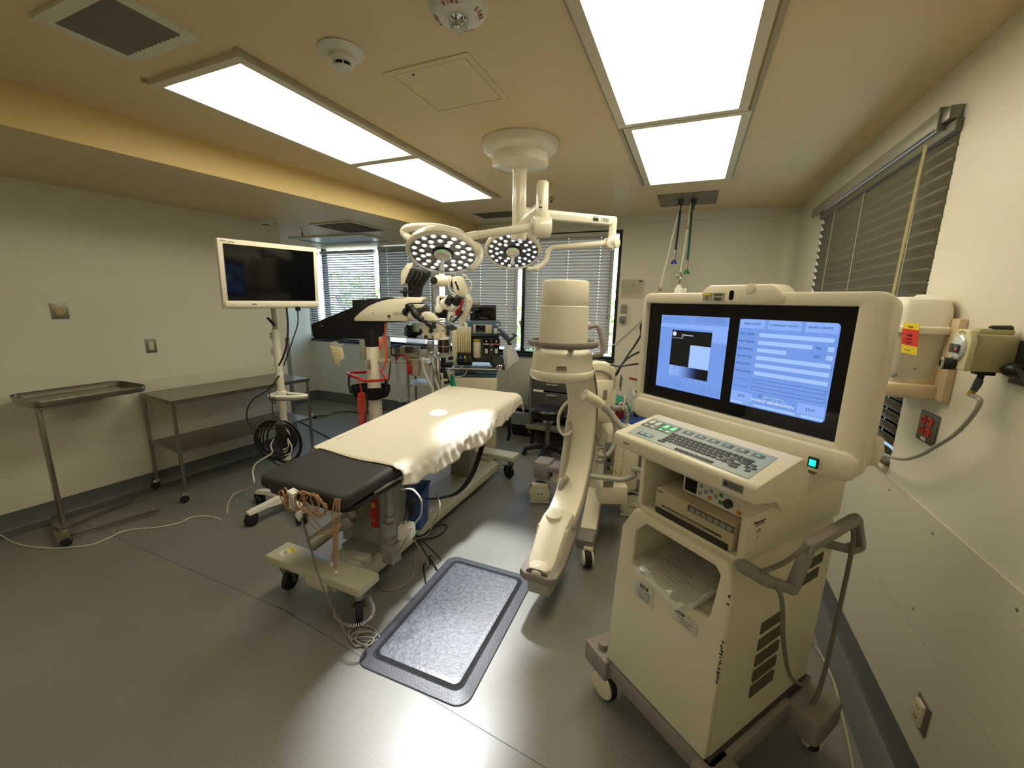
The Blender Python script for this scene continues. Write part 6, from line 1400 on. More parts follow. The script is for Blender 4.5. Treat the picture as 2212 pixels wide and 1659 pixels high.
# red ring basket on the column
rb = thing('cable_basket', 'red rimmed black basket clamped round the microscope column', 'basket', D(795, 830, md-.1))
ringp = [Z5(395, 920), Z5(455, 910), Z5(600, 905), Z5(760, 890), Z5(800, 892), Z5(820, 925), Z5(850, 970), Z5(840, 990), Z5(760, 1005), Z5(640, 1010), Z5(560, 1000), Z5(520, 975), Z5(420, 940)]
zr = D(795, 815, md-.08).z
rp3 = [P(x, y, 'z', zr+(0)) for x, y in ringp]
for i, p in enumerate(rp3):
    dd = (p-Vector((colx.x, colx.y, zr)))
rp3 = [D(x, y, md+(.13 if i in (1, 2, 3) else (.06 if i in (0, 4) else (-.02 if i in (5, 12) else -.13)))) for i, (x, y) in enumerate(ringp)]
b = MB(True); b.tube(rp3, .014, 10, 5, True); b.obj('rim', RED, rb)
b = MB(True); b.sphere(rp3[0], .018, seg=12); b.obj('chrome_end', CHROME, rb)
b = MB(True); cb0 = Vector((colx.x, colx.y, 0))-gR*.035+gF*.0
def bowl(z, rx, ry): return [cb0+gR*(rx*math.cos(2*PI*k/28))+gF*(ry*math.sin(2*PI*k/28))+Vector((0, 0, zr+z)) for k in range(28)]
b.loft([bowl(-.105-.0, .188, .135), bowl(-.16, .186, .13), bowl(-.21, .160, .115), bowl(-.235, .10, .08)], caps=False)
for (x0, y0, x1, y1) in ((754, 812, 758, 850), (834, 818, 836, 845)):
    b.tube([D(x0, y0, md-.08), D((x0+x1)/2-2, (y0+y1)/2, md-.09), D(x1, y1, md-.09)], .010, 8, 5)
bo_ = b.obj('net_bag', mat('black_mesh_fabric', '#0e0e0e', .8), rb); sm_ = bo_.modifiers.new('t', 'SOLIDIFY'); sm_.thickness = .004
rc = thing('red_cable_bundle', 'bundle of red cables hanging from the basket in front of the microscope column', 'cables', D(783, 880, md-.15))
b = MB(True)
for k in range(6):
    b.tube([D(774+k*2.6, 846+abs(k-3), md-.15), D(773+k*3.2, 870, md-.16+.004*k), D(776+k*2.9, 900, md-.15), D(781+k*2.2, 930, md-.14)], .0045, 6, 6)
b.tube([D(775, 822, md-.15), D(779, 835, md-.15), D(781, 848, md-.15)], .005, 6, 5); b.obj('red_loops', mat('red_cable', '#b8321f', .45), rc)
b = MB(True); b.tube([D(793, 850, md-.16), D(794, 880, md-.16), D(789, 905, md-.16), D(793, 935, md-.15)], .005, 6, 6); b.obj('black_loop', CABLEK, rc)
b = MB(True)
b.tube([D(*Z5(840, 300), md-.06), D(*Z5(845, 400), md-.07), D(*Z5(835, 500), md-.07), D(*Z5(855, 640), md-.07), D(*Z5(850, 760), md-.06), D(*Z5(810, 890), md-.06)], .010, 8, 6); b.tube([D(*Z5(770, 520), md-.09), D(*Z5(775, 640), md-.09), D(*Z5(800, 560), md-.09), D(*Z5(805, 480), md-.09)], .007, 8, 6)
o = b.obj('red_cable', mat('orange_red_cable', '#c2482f', .45)); tag(o, 'orange-red cable looping down from the cream arm cover behind the column', 'cable')
b = MB(True); 
for k in range(5):
    r_ = .05+.006*k; c = P(*Z5(925, 655), 'y', 4.90); b.tube([c+gR*(r_*.85*math.cos(a)+.004*k)+Vector((0, 0, r_*1.25*math.sin(a)))+Vector((0, .012*k, 0)) for a in [2*PI*i/24 for i in range(24)]], .005, 6, 0, True)
o = b.obj('cable_coil', CABLEK); tag(o, 'small coil of black cable hanging below the sill, left of the patient monitor', 'cable coil')
cb_('hanging_cable', [Z5(860, 690), Z5(900, 780), Z5(895, 900), Z5(880, 1000), Z5(850, 1050)], 3.95, .006, CABLEK, 'black cable hanging down just right of the microscope column')

# ---- patient monitor cart
pm = 4.35
PC = thing('equipment_cart', 'beige cart with patient monitor and recorder, between the microscope and the anaesthesia machine', 'cart', Vector((D(905, 800, pm+.15).x, D(905, 800, pm+.15).y, 0)))
zsh = D(905, 785, pm).z
b = MB(True); c = D(912, 786, pm)+gF*.17; b.box(c, (.34, .36, .022), GRM, bev=.004); b.box(Vector((c.x, c.y, zsh-.24)), (.32, .34, .02), GRM, bev=.004); b.obj('shelf', mat('cart_beige', '#b3ad96', .4), PC)
for sx in (-1, 1):
    for sy in (-1, 1):
        q = c+gR*sx*.155+gF*sy*.165; b = MB(True); b.cyl((q.x, q.y, .05), (q.x, q.y, c.z), .012, seg=12); lg = b.obj('leg', mat('pale_steel_leg', '#8f8e86', .4, metal=.5), PC)
        b = MB(True); b.cyl((q.x-.01, q.y, .025), (q.x+.01, q.y, .025), .025, seg=16); b.obj('castor', RUBBER, lg)
pmn = thing('patient_monitor', 'beige patient monitor with a small grey screen and round keys, on the cart', 'monitor', D(890, 785, pm))
b = MB(True); dprism(b, [Z9(130, 280), Z9(530, 300), Z9(530, 560), Z9(140, 500)], pm+.14, .16, .008); b.obj('body', mat('aged_beige_shell', '#b5af9a', .45, var=.03), pmn)
b = MB(True); dbox(b, *Z9(165, 322), *Z9(378, 470), pm-.024, .008, .001); b.obj('screen', mat('grey_lcd', '#4d4e48', .3), pmn)
for (x, y) in ((470, 345), (475, 415), (480, 485), (425, 375), (428, 445)):
    b = MB(True); q = D(*Z9(x, y), pm-.018); b.cyl(q, q-gF*.008, .007, seg=12); b.obj('key', DARK, pmn)
rec = thing('recorder', 'low beige recorder under the patient monitor', 'recorder', D(888, 790, pm))
b = MB(True); dprism(b, [Z9(150, 545), Z9(520, 570), Z9(520, 680), Z9(150, 665)], pm+.12, .14, .005); b.obj('body', MATS['aged_beige_shell'], rec)
b = MB(True); dbox(b, *Z9(300, 590), *Z9(480, 612), pm-.024, .006, .001); b.obj('slot', DARK, rec)
b = MB(True); dbox(b, *Z9(540, 400), *Z9(660, 560), pm, .10, .006); o = b.obj('module_box', MATS['aged_beige_shell']); tag(o, 'plain beige module box right beside the patient monitor', 'box')
bg_ = crumple('black_bag', 'crumpled black bag lying on top of the patient monitor', 'bag', D(892, 732, pm+.06), .085, (1.25, .7, .85), mat('black_vinyl', '#0e0e0f', .35, var=.2), 9)
b = MB(True); dbox(b, *Z9(180, 110), *Z9(600, 270), pm-.02, .14, .01); o = b.obj('clear_tray', mat('clear_tray', '#a9aca2', .2, var=.05, alpha=.6)); tag(o, 'clear plastic tray between the black bag and the patient monitor', 'tray')
b = MB(True); q = D(*Z4(1535, 1400), pm-.08); b.lathe([(0, 0), (.032, 0), (.038, .085), (.036, .085), (.030, .004), (0, .004)], q-Vector((0, 0, .0)), (0, 0, 1), 24); o = b.obj('measuring_cup', mat('green_white_plastic', '#a7b6a0', .4)); tag(o, 'pale green plastic cup standing on the black bag', 'cup')
# suction canister with red tubing
sk = thing('suction_canister', 'clear suction canister with red tubing on the left side of the cart', 'canister', D(868, 800, pm-.05))
b = MB(True); q = D(868, 828, pm-.05); b.lathe([(0, 0), (.042, 0), (.055, .20), (.060, .205), (.060, .225), (.0, .23)], q, (0, 0, 1), 28); b.obj('jar', mat('clear_jar', '#c4cac9', .1, var=.05, alpha=.35, spec=.9), sk)
b = MB(True); b.lathe([(.060, .0), (.062, .02), (.03, .04), (.028, .07), (0, .07)], q+Vector((0, 0, .215)), (0, 0, 1), 28); b.obj('lid', mat('cloudy_lid', '#b9bdbb', .2, alpha=.6), sk)
b = MB(True); b.tube([D(*Z9(x, y), pm-.10) for x, y in ((-60, 640), (0, 560), (100, 515), (200, 560), (235, 650), (240, 760), (250, 880))], .009, 8, 6); b.tube([D(*Z9(x, y), pm-.11) for x, y in ((130, 530), (90, 600), (100, 700))], .006, 8, 6); b.obj('red_tube', RED, sk)
b = MB(True); dprism(b, [Z9(280, 740), Z9(360, 735), Z9(350, 960), Z9(300, 980), Z9(235, 930), Z9(240, 850)], pm-.06, .05, .008); b.obj('red_clamp', RED, sk)
b = MB(True); q = D(*Z9(415, 1000), pm-.03); b.lathe([(0, 0), (.050, 0), (.056, .16), (.056, .17), (0, .17)], q, (0, 0, 1), 24); o = b.obj('wrapped_jar', mat('beige_wrap', '#a4937d', .6, var=.1)); tag(o, 'beige wrapped jar hanging beside the red clamp on the cart', 'jar')
b = MB(True); b.tube([D(*Z9(x, y), pm-.06) for x, y in ((200, 1210), (100, 1380), (10, 1560), (30, 1640), (150, 1610), (270, 1540), (340, 1400), (370, 1200), (380, 1050))], .005, 8, 8); o = b.obj('clear_tube', mat('clear_tubing', '#b5b8b6', .2, alpha=.8)); tag(o, 'clear tube looping below the suction canister', 'tube')
# ---- anaesthesia machine
an = 4.5
AM = thing('anaesthesia_machine', 'blue and cream anaesthesia machine with flowmeters and vaporizers, in front of the window', 'anaesthesia machine', Vector((D(1035, 800, an+.2).x, D(1035, 800, an+.2).y, 0)))
BLG_ = mat('steel_blue_panel', '#4a6075', .4, var=.04); BLD = mat('dark_blue_panel', '#2e3f52', .4, var=.05); ANC = mat('anaesthesia_cream', '#c8c1a4', .4, var=.03); GRN = mat('dark_grey_back', '#4c4d48', .5)
b = MB(True); dprism(b, [Z7(60, 385), Z7(560, 380), Z7(620, 410), Z7(620, 625), Z7(150, 632), Z7(130, 520), Z7(40, 470)], an+.20, .22, .01); b.obj('upper_console', BLG_, AM)
b = MB(True); dbox(b, *Z7(168, 460), *Z7(470, 602), an-.028, .012, .002); dp_ = b.obj('display_panel', MATS['aged_beige_shell'], AM)
b = MB(True); dbox(b, *Z7(207, 472), *Z7(365, 586), an-.034, .008, .001); b.obj('display', SCREENOFF, dp_)
b = MB(True)
for (x, y) in ((400, 490), (430, 490), (400, 520), (430, 520), (440, 550)): dbox(b, *Z7(x-9, y-9), *Z7(x+9, y+9), an-.032, .006, .001)
b.obj('keys', mat('yellowish_key', '#b3a05f', .5), dp_)
for (x0, y0, x1, y1) in ((540, 448, 595, 480), (570, 495, 622, 530), (570, 572, 620, 602), (503, 522, 560, 608)):
    b = MB(True); dbox(b, *Z7(x0, y0), *Z7(x1, y1), an-.030, .006, .001); b.obj('sticker', mat('pale_sticker', '#b7bbb2', .5), AM)
b = MB(True); dbox(b, *Z7(140, 630), *Z7(585, 1080), an+.10, .10, .01); dbox(b, *Z7(-180, 500), *Z7(145, 1080), an+.10, .12, .01); b.obj('back_panel', GRN, AM)
# flowmeter block
b = MB(True); dbox(b, *Z7(-180, 560), *Z7(-95, 1130), an-.03, .10, .006); dbox(b, *Z7(-100, 500), *Z7(135, 600), an-.03, .10, .006); b.obj('flow_housing', ANC, AM)
for k in range(4):
    b = MB(True); x = -92+57*k; dbox(b, *Z7(x, 600), *Z7(x+50, 920), an-.02, .04, .004); t_ = b.obj('flow_tube', mat('ivory_flow_tube', '#cdbf92', .3), AM)
    b = MB(True); dbox(b, *Z7(x+22, 605), *Z7(x+27, 915), an-.024, .006, 0); b.obj('tube_scale', mat('dark_brown_line', '#3c3322', .5), t_)
b = MB(True); dbox(b, *Z7(-95, 920), *Z7(145, 1130), an-.01, .08, .006); vp = b.obj('valve_block', DARK, AM)
for k, c_ in enumerate(('#4a6f9c', '#c9b52a', '#2f5a34')):
    b = MB(True); x = -75+75*k; dbox(b, *Z7(x+20, 975), *Z7(x+50, 1070), an-.018, .01, .002); b.obj('gas_label', mat('gas_label_%s' % 'abc'[k], c_, .5), vp)
    b = MB(True); q = D(*Z7(x+5, 1030), an-.02); b.cyl(q, q-gF*.05, .022, .020, 20, .003); q2 = D(*Z7(x+5, 950), an-.02); b.cyl(q2, q2-gF*.02, .006, seg=10); b.obj('valve_knob', DARK, vp)
# canister and vaporizers
b = MB(True); q = D(*Z7(228, 995), an-.05); b.lathe([(0, 0), (.034, 0), (.040, .012), (.040, .16), (.034, .175), (.0, .175)], q, (0, 0, 1), 28); cn = b.obj('white_canister', mat('white_canister', '#cfc8b4', .4), AM)
b = MB(True); b.cyl(q+Vector((0, 0, .172)), q+Vector((0, 0, .195)), .039, seg=28, bev=.004); b.obj('yellow_cap', mat('yellow_cap', '#a5932a', .45), cn)
for i, (x, red) in enumerate(((385, 0), (545, 1))):
    q = D(*Z7(x, 960), an-.05); b = MB(True); b.lathe([(0, 0), (.030, 0), (.032, .10), (.036, .105), (.040, .115), (.040, .135), (.038, .145), (.038, .170), (.028, .180), (.0, .182)], q, (0, 0, 1), 28); vz = b.obj('vaporizer', mat('black_gloss', '#0f0f10', .15), AM)
    b = MB(True); b.cyl(q-gF*.038+Vector((0, 0, .155)), q-gF*.046+Vector((0, 0, .155)), .008, seg=12); b.obj('white_dot', WHITEP, vz)
    b = MB(True); b.lathe([(.0405, .117), (.0405, .133)], q, (0, 0, 1), 28); b.obj('band', mat('orange_red_band', '#c2543a', .4) if red else CHROME, vz)
    b = MB(True); b.box(q-gF*.033+Vector((0, 0, .05)), (.03, .004, .05), GRM); b.obj('plate', mat('pale_sticker', '#b7bbb2', .5), vz)
for z_ in (790, 875):
    b = MB(True); dbox(b, *Z7(448, z_-8), *Z7(480, z_+8), an-.08, .02, .002); b.obj('chrome_latch', CHROME, AM)
# work surface, drawers
b = MB(True); q0 = D(*Z7(300, 1190), an-.05); b.box(q0+gF*.22-gR*.10, (.56, .50, .018), GRM, bev=.003); b.obj('work_surface', mat('dark_grey_worktop', '#565a58', .35), AM)
b = MB(True); b.box(q0-gF*.03-gR*.10+Vector((0, 0, .004)), (.56, .012, .014), GRM, bev=.002); b.obj('surface_trim', CHROME, AM)
b = MB(True); dbox(b, *Z7(-140, 1210), *Z7(545, 1265), an-.06, .40, .006); b.obj('drawer', BLG_, AM)
b = MB(True); dbox(b, *Z7(-140, 1272), *Z7(545, 1325), an-.06, .40, .006); b.obj('drawer', BLD, AM)
b = MB(True); dbox(b, *Z7(30, 1225), *Z7(215, 1262), an-.066, .01, .002); q = D(*Z7(-15, 1238), an-.06); b.cyl(q, q-gF*.012, .009, seg=14); b.obj('drawer_lock', DARK, AM)
b = MB(True); dbox(b, *Z7(-140, 1335), *Z7(545, 2500), an-.05, .40, .01); b.obj('lower_cabinet', ANC, AM)
b = MB(True); dbox(b, *Z7(375, 1385), *Z7(540, 1480), an-.062, .012, .004); hh_ = b.obj('handle_plate', mat('worn_steel', '#8d8c82', .35, metal=.7), AM)
b = MB(True); b.tube([D(*Z7(400, 1450), an-.075), D(*Z7(420, 1415), an-.085), D(*Z7(470, 1440), an-.085)], .008, 8, 5); b.obj('pull_handle', CHROME, hh_)
# black monitor on top
bm = thing('machine_monitor', 'black switched-off monitor standing on top of the anaesthesia machine', 'monitor', D(1044, 692, an+.05))
b = MB(True); dbox(b, *Z7(118, 142), *Z7(540, 402), an+.02, .10, .008); b.obj('casing', DARK, bm)
b = MB(True); dbox(b, *Z7(205, 180), *Z7(500, 370), an+.016, .006, .001); b.obj('screen', SCREENOFF, bm)
b = MB(True); q = D(*Z7(142, 260), an+.018); b.cyl(q, q-gF*.005, .008, seg=12); b.obj('button', WHITEP, bm)
b = MB(True); b.box(D(*Z7(210, 105), an+.10), (.09, .10, .035), GRM, bev=.006); o = b.obj('sensor_box', mat('grey_green_box', '#8c8f80', .5)); tag(o, 'small grey box on top behind the black monitor', 'box')
# side arm with knob
b = MB(True); b.bar(D(*Z7(600, 560), an), D(*Z7(770, 730), an-.05), .055, .05, .01); b.obj('side_arm', mat('slate_arm', '#3c4248', .45), AM)
b = MB(True); q = D(*Z7(820, 675), an-.06); b.lathe([(0, 0), (.008, 0), (.008, .02), (.030, .03), (.030, .042), (0, .045)], q-gR*.0, (.5, 0, .9), 16); b.cyl(D(*Z7(770, 720), an-.05), q, .010); b.obj('arm_knob', DARK, AM)
dr = thing('hanging_drape', 'pale grey sheet of paper folded over the side arm of the anaesthesia machine', 'paper sheet', D(*Z7(760, 950), an-.05))
b = MB(True); g1 = [Z7(700, 770), Z7(760, 760), Z7(830, 810)]; 
b.loft([[D(*Z7(690, 780), an-.07), D(*Z7(760, 765), an-.10), D(*Z7(800, 790), an-.09), D(*Z7(835, 815), an-.05)], [D(*Z7(650, 900), an-.06), D(*Z7(720, 930), an-.11), D(*Z7(810, 920), an-.10), D(*Z7(880, 920), an-.05)], [D(*Z7(670, 1060), an-.06), D(*Z7(720, 1100), an-.10), D(*Z7(830, 1090), an-.09), D(*Z7(922, 1040), an-.05)], [D(*Z7(735, 1170), an-.08), D(*Z7(740, 1172), an-.085), D(*Z7(745, 1172), an-.085), D(*Z7(750, 1170), an-.08)]], caps=False, closed=False)
do_ = b.obj('sheet', mat('pale_grey_paper', '#b5b6b8', .7), dr); sm_ = do_.modifiers.new('t', 'SOLIDIFY'); sm_.thickness = .002
b = MB(True); q = D(*Z7(757, 775), an-.09); b.sphere(q, .022, (1.2, .7, .8), 14); b.obj('clip', DARK, dr)
gb = thing('breathing_bag', 'dark grey-green reservoir bag hanging behind the folded sheet', 'bag', D(*Z7(540, 1040), an+.02))
b = MB(True); b.sphere(D(*Z7(545, 1050), an+.05), .085, (1.05, .6, .92), 24); b.obj('bag', mat('grey_green_rubber', '#4b4f45', .5), gb)
b = MB(True); b.tube([D(*Z7(540, 1150), an-.06), D(*Z7(600, 1130), an-.07), D(*Z7(645, 1140), an-.07)], .012, 8, 5); b.obj('chrome_elbow', CHROME, gb)
b = MB(True); dbox(b, *Z7(640, 1110), *Z7(680, 1200), an-.09, .03, .004); b.obj('black_connector', DARK, gb)
cb_('machine_cable', [Z7(795, 790), Z7(790, 900), Z7(740, 1080), Z7(720, 1250), Z7(690, 1380), Z7(620, 1460), Z7(560, 1490)], an-.06, .005, mat('grey_cord', '#8b877b', .5), 'grey cable hanging in front of the folded sheet down to the floor')
# green funnel bag, breathing hoses, absorber
gn = thing('green_mask_bag', 'green cone-shaped bag hanging at the left edge of the anaesthesia machine', 'bag', D(977, 830, an-.12))
b = MB(True); b.loft([[D(x, y, an-.12+dd) for x, y, dd in ((973, 809, 0), (977, 808, -.02), (981, 809, 0), (977, 810, .02))], [D(x, y, an-.12+dd) for x, y, dd in ((973, 817, 0), (977, 817, -.03), (982, 817, 0), (977, 817, .03))], [D(x, y, an-.12+dd) for x, y, dd in ((968, 845, 0), (977, 848, -.05), (986, 842, 0), (977, 842, .05))]]); b.obj('bag', TEAL, gn)
def corr(name, pix, dep, r, label):
    pts = spline([D(x, y, dep) for x, y in pix], 14); rr_ = [r*(1+.09*(i % 2)) for i in range(len(pts))]; b = MB(); b.tube(pts, rr_, 10); o = b.obj(name, mat('corrugated_hose', '#b9b6ac', .35, var=.03)); return tag(o, label, 'hose')
corr('breathing_hose', [Z9(600, 650), Z9(600, 800), Z9(650, 980), Z9(740, 1180), Z9(830, 1350), Z9(820, 1500), Z9(800, 1620)], pm-.10, .0155, 'pale corrugated hose with a round end, curving down in front of the cart')
b = MB(True); q = D(*Z9(590, 635), pm-.10); b.lathe([(0, -.012), (.026, -.012), (.028, 0), (.020, .012), (0, .016)], q, -gF, 24); o = b.obj('hose_end', WHITEP); tag(o, 'round white end cap at the top of the corrugated hose', 'cap')
corr('breathing_hose', [Z9(830, 620), Z9(850, 760), Z9(930, 950), Z9(900, 1080), Z9(940, 1240), Z9(980, 1360), Z9(940, 1400), Z9(890, 1380)], pm-.06, .0155, 'pale corrugated hose hanging beside the chrome absorber, hooked at its lower end')
corr('breathing_hose', [Z9(800, 900), Z9(790, 1050), Z9(810, 1200), Z9(820, 1400), Z9(800, 1620)], pm-.02, .013, 'thin grey corrugated hose hanging straight behind the other two')
ab = thing('absorber', 'chrome and dark brown carbon dioxide absorber column beside the flowmeters', 'absorber', D(955, 790, pm+.05))
b = MB(True); q = D(*Z9(1090, 460), pm+.08); b.lathe([(0, 0), (.060, 0), (.060, .14), (0, .14)], q, (0, 0, 1), 28); b.obj('brown_canister', mat('brown_glossy', '#3a2220', .12, var=.3), ab)
b = MB(True); 
for z_ in (-.006, .065, .14): b.cyl(q+Vector((0, 0, z_)), q+Vector((0, 0, z_+.010)), .064, seg=28)
for k in range(4): a = k*PI/2+.5; e = Vector((math.cos(a), math.sin(a), 0))*.066; b.cyl(q+e, q+e+Vector((0, 0, .15)), .004, seg=8)
b.obj('chrome_cage', CHROME, ab)
b = MB(True); q2 = D(*Z9(960, 1600), pm+.0); b.cyl(Vector((q2.x, q2.y, .0)), Vector((q2.x, q2.y, D(*Z9(960, 560), pm).z)), .026, seg=20); b.cyl(D(*Z9(870, 1600), pm+.02), D(*Z9(860, 560), pm+.02), .010, seg=12); b.obj('chrome_column', CHROME, ab)
b = MB(True); b.sphere(D(*Z9(780, 480), pm-.02), .022, seg=14); b.sphere(D(*Z9(960, 490), pm-.04), .024, seg=14); b.cyl(D(*Z9(740, 720), pm-.02), D(*Z9(800, 700), pm-.02), .030, .014, 20); b.cyl(D(*Z9(770, 540), pm-.02), D(*Z9(770, 640), pm-.02), .010, seg=12); b.tube([D(*Z9(780, 480), pm-.02), D(*Z9(870, 440), pm-.02), D(*Z9(960, 490), pm-.04)], .010, 8, 5); b.obj('valve_domes', CHROME, ab)
b = MB(True); dbox(b, *Z9(1000, 690), *Z9(1300, 830), pm+.02, .08, .02); dbox(b, *Z9(1010, 580), *Z9(1120, 700), pm+.02, .06, .01); dbox(b, *Z9(1190, 560), *Z9(1300, 640), pm+.0, .06, .01); b.cyl(D(*Z9(1000, 1060), pm-.02), D(*Z9(1000, 1060), pm+.03), .022, seg=20); b.cyl(D(*Z9(1060, 840), pm+.04), D(*Z9(1180, 1200), pm+.06), .030, seg=12); b.obj('black_fittings', DARK, ab)
b = MB(True); dbox(b, *Z9(1025, 950), *Z9(1075, 1560), pm, .03, .004); dbox(b, *Z9(1075, 1095), *Z9(1180, 1150), pm, .03, .004); dbox(b, *Z9(1075, 1340), *Z9(1200, 1400), pm, .03, .004); b.obj('cream_bracket', ANC, ab)
b = MB(True); q = D(*Z9(900, 400), pm-.04); b.tube([D(*Z9(890, 300), pm-.04), D(*Z9(900, 420), pm-.05), D(*Z9(860, 540), pm-.06), D(*Z9(900, 600), pm-.06)], [.018, .026, .018, .014], 12, 6); b.obj('clear_elbow', mat('cloudy_clear', '#c3c9c8', .15, alpha=.7), ab)
b = MB(True); dbox(b, *Z9(680, 180), *Z9(850, 420), pm+.06, .05, .01); b.obj('grey_bellows_guard', mat('grey_film', '#8f8c84', .3, alpha=.8), ab)
cb_('machine_cable', [Z9(1290, 780), Z9(1380, 850), Z9(1500, 820), Z9(1560, 770)], an-.14, .005, CABLEW, 'white lead lying on the work surface of the anaesthesia machine')
cb_('machine_cable', [Z9(1180, 850), Z9(1280, 990), Z9(1400, 1035), Z9(1540, 1020), Z9(1620, 950), Z9(1650, 880)], an-.13, .004, CABLEW, 'thin white lead drooping in front of the blue drawers')
# iv pole behind the microscope
b = MB(); q = D(*Z8(770, 950), 4.72); b.cyl((q.x, q.y, .05), D(*Z8(765, 100), 4.72), .011, seg=12)
for k in range(4): a = k*PI/2; b.tube([(q.x, q.y, .08), (q.x+.1*math.cos(a), q.y+.1*math.sin(a), .07), (q.x+.2*math.cos(a), q.y+.2*math.sin(a), .0)], .010, 8, 4)
o = b.obj('drip_pole', STEELD); tag(o, 'thin steel drip pole standing behind the microscope head', 'pole')

# ---- drawer cart, stool, bin by the back wall
kx0, kx1 = -1.68, -1.10
DC = thing('drawer_cart', 'grey metal drawer cart on castors against the back wall, behind the C-arm', 'drawer cart', (-1.39, 4.68, 0))
GM = mat('grey_cart_metal', '#6c6a62', .45, var=.04)
b = MB(True)
for x in (-1.665, -1.13): b.box((x, 4.68, .52), (.03, .46, .78), bev=.004)
b.box((-1.397, 4.68, .915), (.565, .48, .02), bev=.003); b.box((-1.397, 4.90, .55), (.53, .02, .70)); b.box((-1.397, 4.68, .40), (.53, .46, .015)); b.obj('frame', GM, DC)
for z0, z1, i in ((.80, .895, 0), (.675, .79, 1), (.42, .665, 2)):
    b = MB(True); b.box((-1.397, 4.47, (z0+z1)/2), (.50, .03, z1-z0-.008), bev=.003); dw = b.obj('drawer', mat('dark_grey_drawer', '#45443f', .45), DC)
    b = MB(True); b.tube([(-1.46, 4.45, z1-.03), (-1.445, 4.435, z1-.032), (-1.355, 4.435, z1-.032), (-1.34, 4.45, z1-.03)], .006, 8, 3); b.obj('drawer_handle', mat('pale_handle', '#b4b3a8', .4), dw)
b = MB(True); b.box((-1.565, 4.448, .672), (.13, .004, .026)); b.obj('label_strip', PAPER, DC)
b = MB(True); b.box((-1.397, 4.68, .215), (.62, .52, .045), bev=.01); b.obj('base_shelf', mat('pale_grey_base', '#8f8b7b', .4), DC)
for x in (-1.64, -1.15):
    for y in (4.48, 4.86):
        b = MB(True); b.cyl((x-.012, y, .035), (x+.012, y, .035), .035, seg=20); b.cyl((x, y, .05), (x, y, .195), .012); b.box((x, y, .1), (.04, .05, .12), bev=.005); b.obj('castor', RUBBER, DC)
crumple('plastic_wrap', 'crumpled clear wrap lying on the bottom shelf of the drawer cart', 'wrapping', Vector((-1.45, 4.52, .238)), .06, (1.2, 1, .7), FILM, 12)
SO = thing('stool', 'black round stool on a five-star base in front of the drawer cart', 'stool', (-1.335, 4.15, 0))
b = MB(); zs = .56; b.lathe([(0, zs-.10), (.165, zs-.10), (.185, zs-.07), (.19, zs-.02), (.175, zs), (.12, zs+.004), (0, zs+.004)], (0, 0, 0), (0, 0, 1), 48); b.obj('seat', mat('black_stool_vinyl', '#121211', .35), SO)
b = MB(); b.cyl((0, 0, .12), (0, 0, .34), .025, seg=20); b.cyl((0, 0, .34), (0, 0, zs-.09), .016, seg=20); b.obj('gas_lift', STEELD, SO)
for k in range(5):
    a = math.radians(200+72*k); e = Vector((math.cos(a), math.sin(a), 0)); n_ = Vector((-e.y, e.x, 0))
    b = MB(); b.loft([[e*s+n_*w+Vector((0, 0, z0)), e*s+n_*w+Vector((0, 0, z1)), e*s-n_*w+Vector((0, 0, z1)), e*s-n_*w+Vector((0, 0, z0))] for s, w, z0, z1 in ((.0, .03, .09, .14), (.12, .025, .085, .125), (.26, .02, .06, .09))]); lg = b.obj('base_leg', DARK, SO)
    b = MB(); ce = e*.25+Vector((0, 0, .028)); b.cyl(ce-n_*.022, ce+n_*.022, .028, seg=20, bev=.004); b.obj('castor', RUBBER, lg)
BN = thing('waste_bin', 'black square waste bin with a clear liner, under the far end of the operating table', 'bin', (-1.875, 4.78, 0))
b = MB(); b.loft([[(x, y, 0) for x, y in rrect(.23, .20, .02, 4)], [(x, y, .30) for x, y in rrect(.28, .25, .02, 4)], [(x, y, .30) for x, y in rrect(.27, .24, .02, 4)], [(x, y, .01) for x, y in rrect(.22, .19, .02, 4)]]); b.obj('body', DARK, BN)
random.seed(4); b = MB(); rg = []
for s, z, j in ((.97, .15, 0), (1.0, .30, .0), (1.04, .33, .012), (1.12, .315, .02), (1.14, .27, .02)):
    rg.append([(x*s+j*(random.random()-.5), y*s+j*(random.random()-.5), z+j*(random.random()-.5)*1.5) for x, y in rrect(.28, .25, .03, 5)])
b.loft(rg, caps=False); b.obj('liner', FILM, BN)
cable('wall_cable', [(-1.66, 4.86, .72), (-1.80, 4.93, .68), (-1.86, 4.95, .50), (-1.87, 4.95, .30)], .007, CABLEK, 'black cable curving from the drawer cart down the wall behind the bin')
bx_ = MB(); bx_.box((-1.88, 4.955, .22), (.16, .05, .20), bev=.004); tag(bx_.obj('wall_box', mat('dark_brown_box', '#2b231c', .5)), 'dark brown box on the wall behind the waste bin', 'box')

# ---- shelf/counter beside the C-arm (right back) with basin, teal towel, bottles
CT = thing('supply_cart', 'white-topped supply cart with blue mat behind the imaging workstation', 'cart', Vector((D(1385, 900, 3.9).x, D(1385, 900, 3.9).y, 0)))
c = D(1372, 905, 3.9); b = MB(True); b.box(Vector((c.x, c.y, c.z-.01)), (.62, .46, .03), GRM, bev=.006); b.obj('top', WHITEP, CT)
b = MB(True); b.box(Vector((c.x, c.y, c.z+.012)), (.58, .42, .012), GRM, bev=.003); b.obj('blue_mat', mat('blue_towel', '#1d4282', .7), CT)
b = MB(True); b.box(Vector((c.x, c.y, c.z*.5)), (.56, .40, c.z-.14), GRM, bev=.006); b.obj('cabinet', GM, CT)
for sx in (-1, 1):
    for sy in (-1, 1): q = c+gR*sx*.26+gF*sy*.17; b = MB(True); b.cyl((q.x-.012, q.y, .035), (q.x+.012, q.y, .035), .035, seg=16); b.cyl((q.x, q.y, .03), (q.x, q.y, .08), .012); b.obj('castor', RUBBER, CT)
def on(px, py, d): q = D(px, py, d); return Vector((q.x, q.y, c.z+.019))
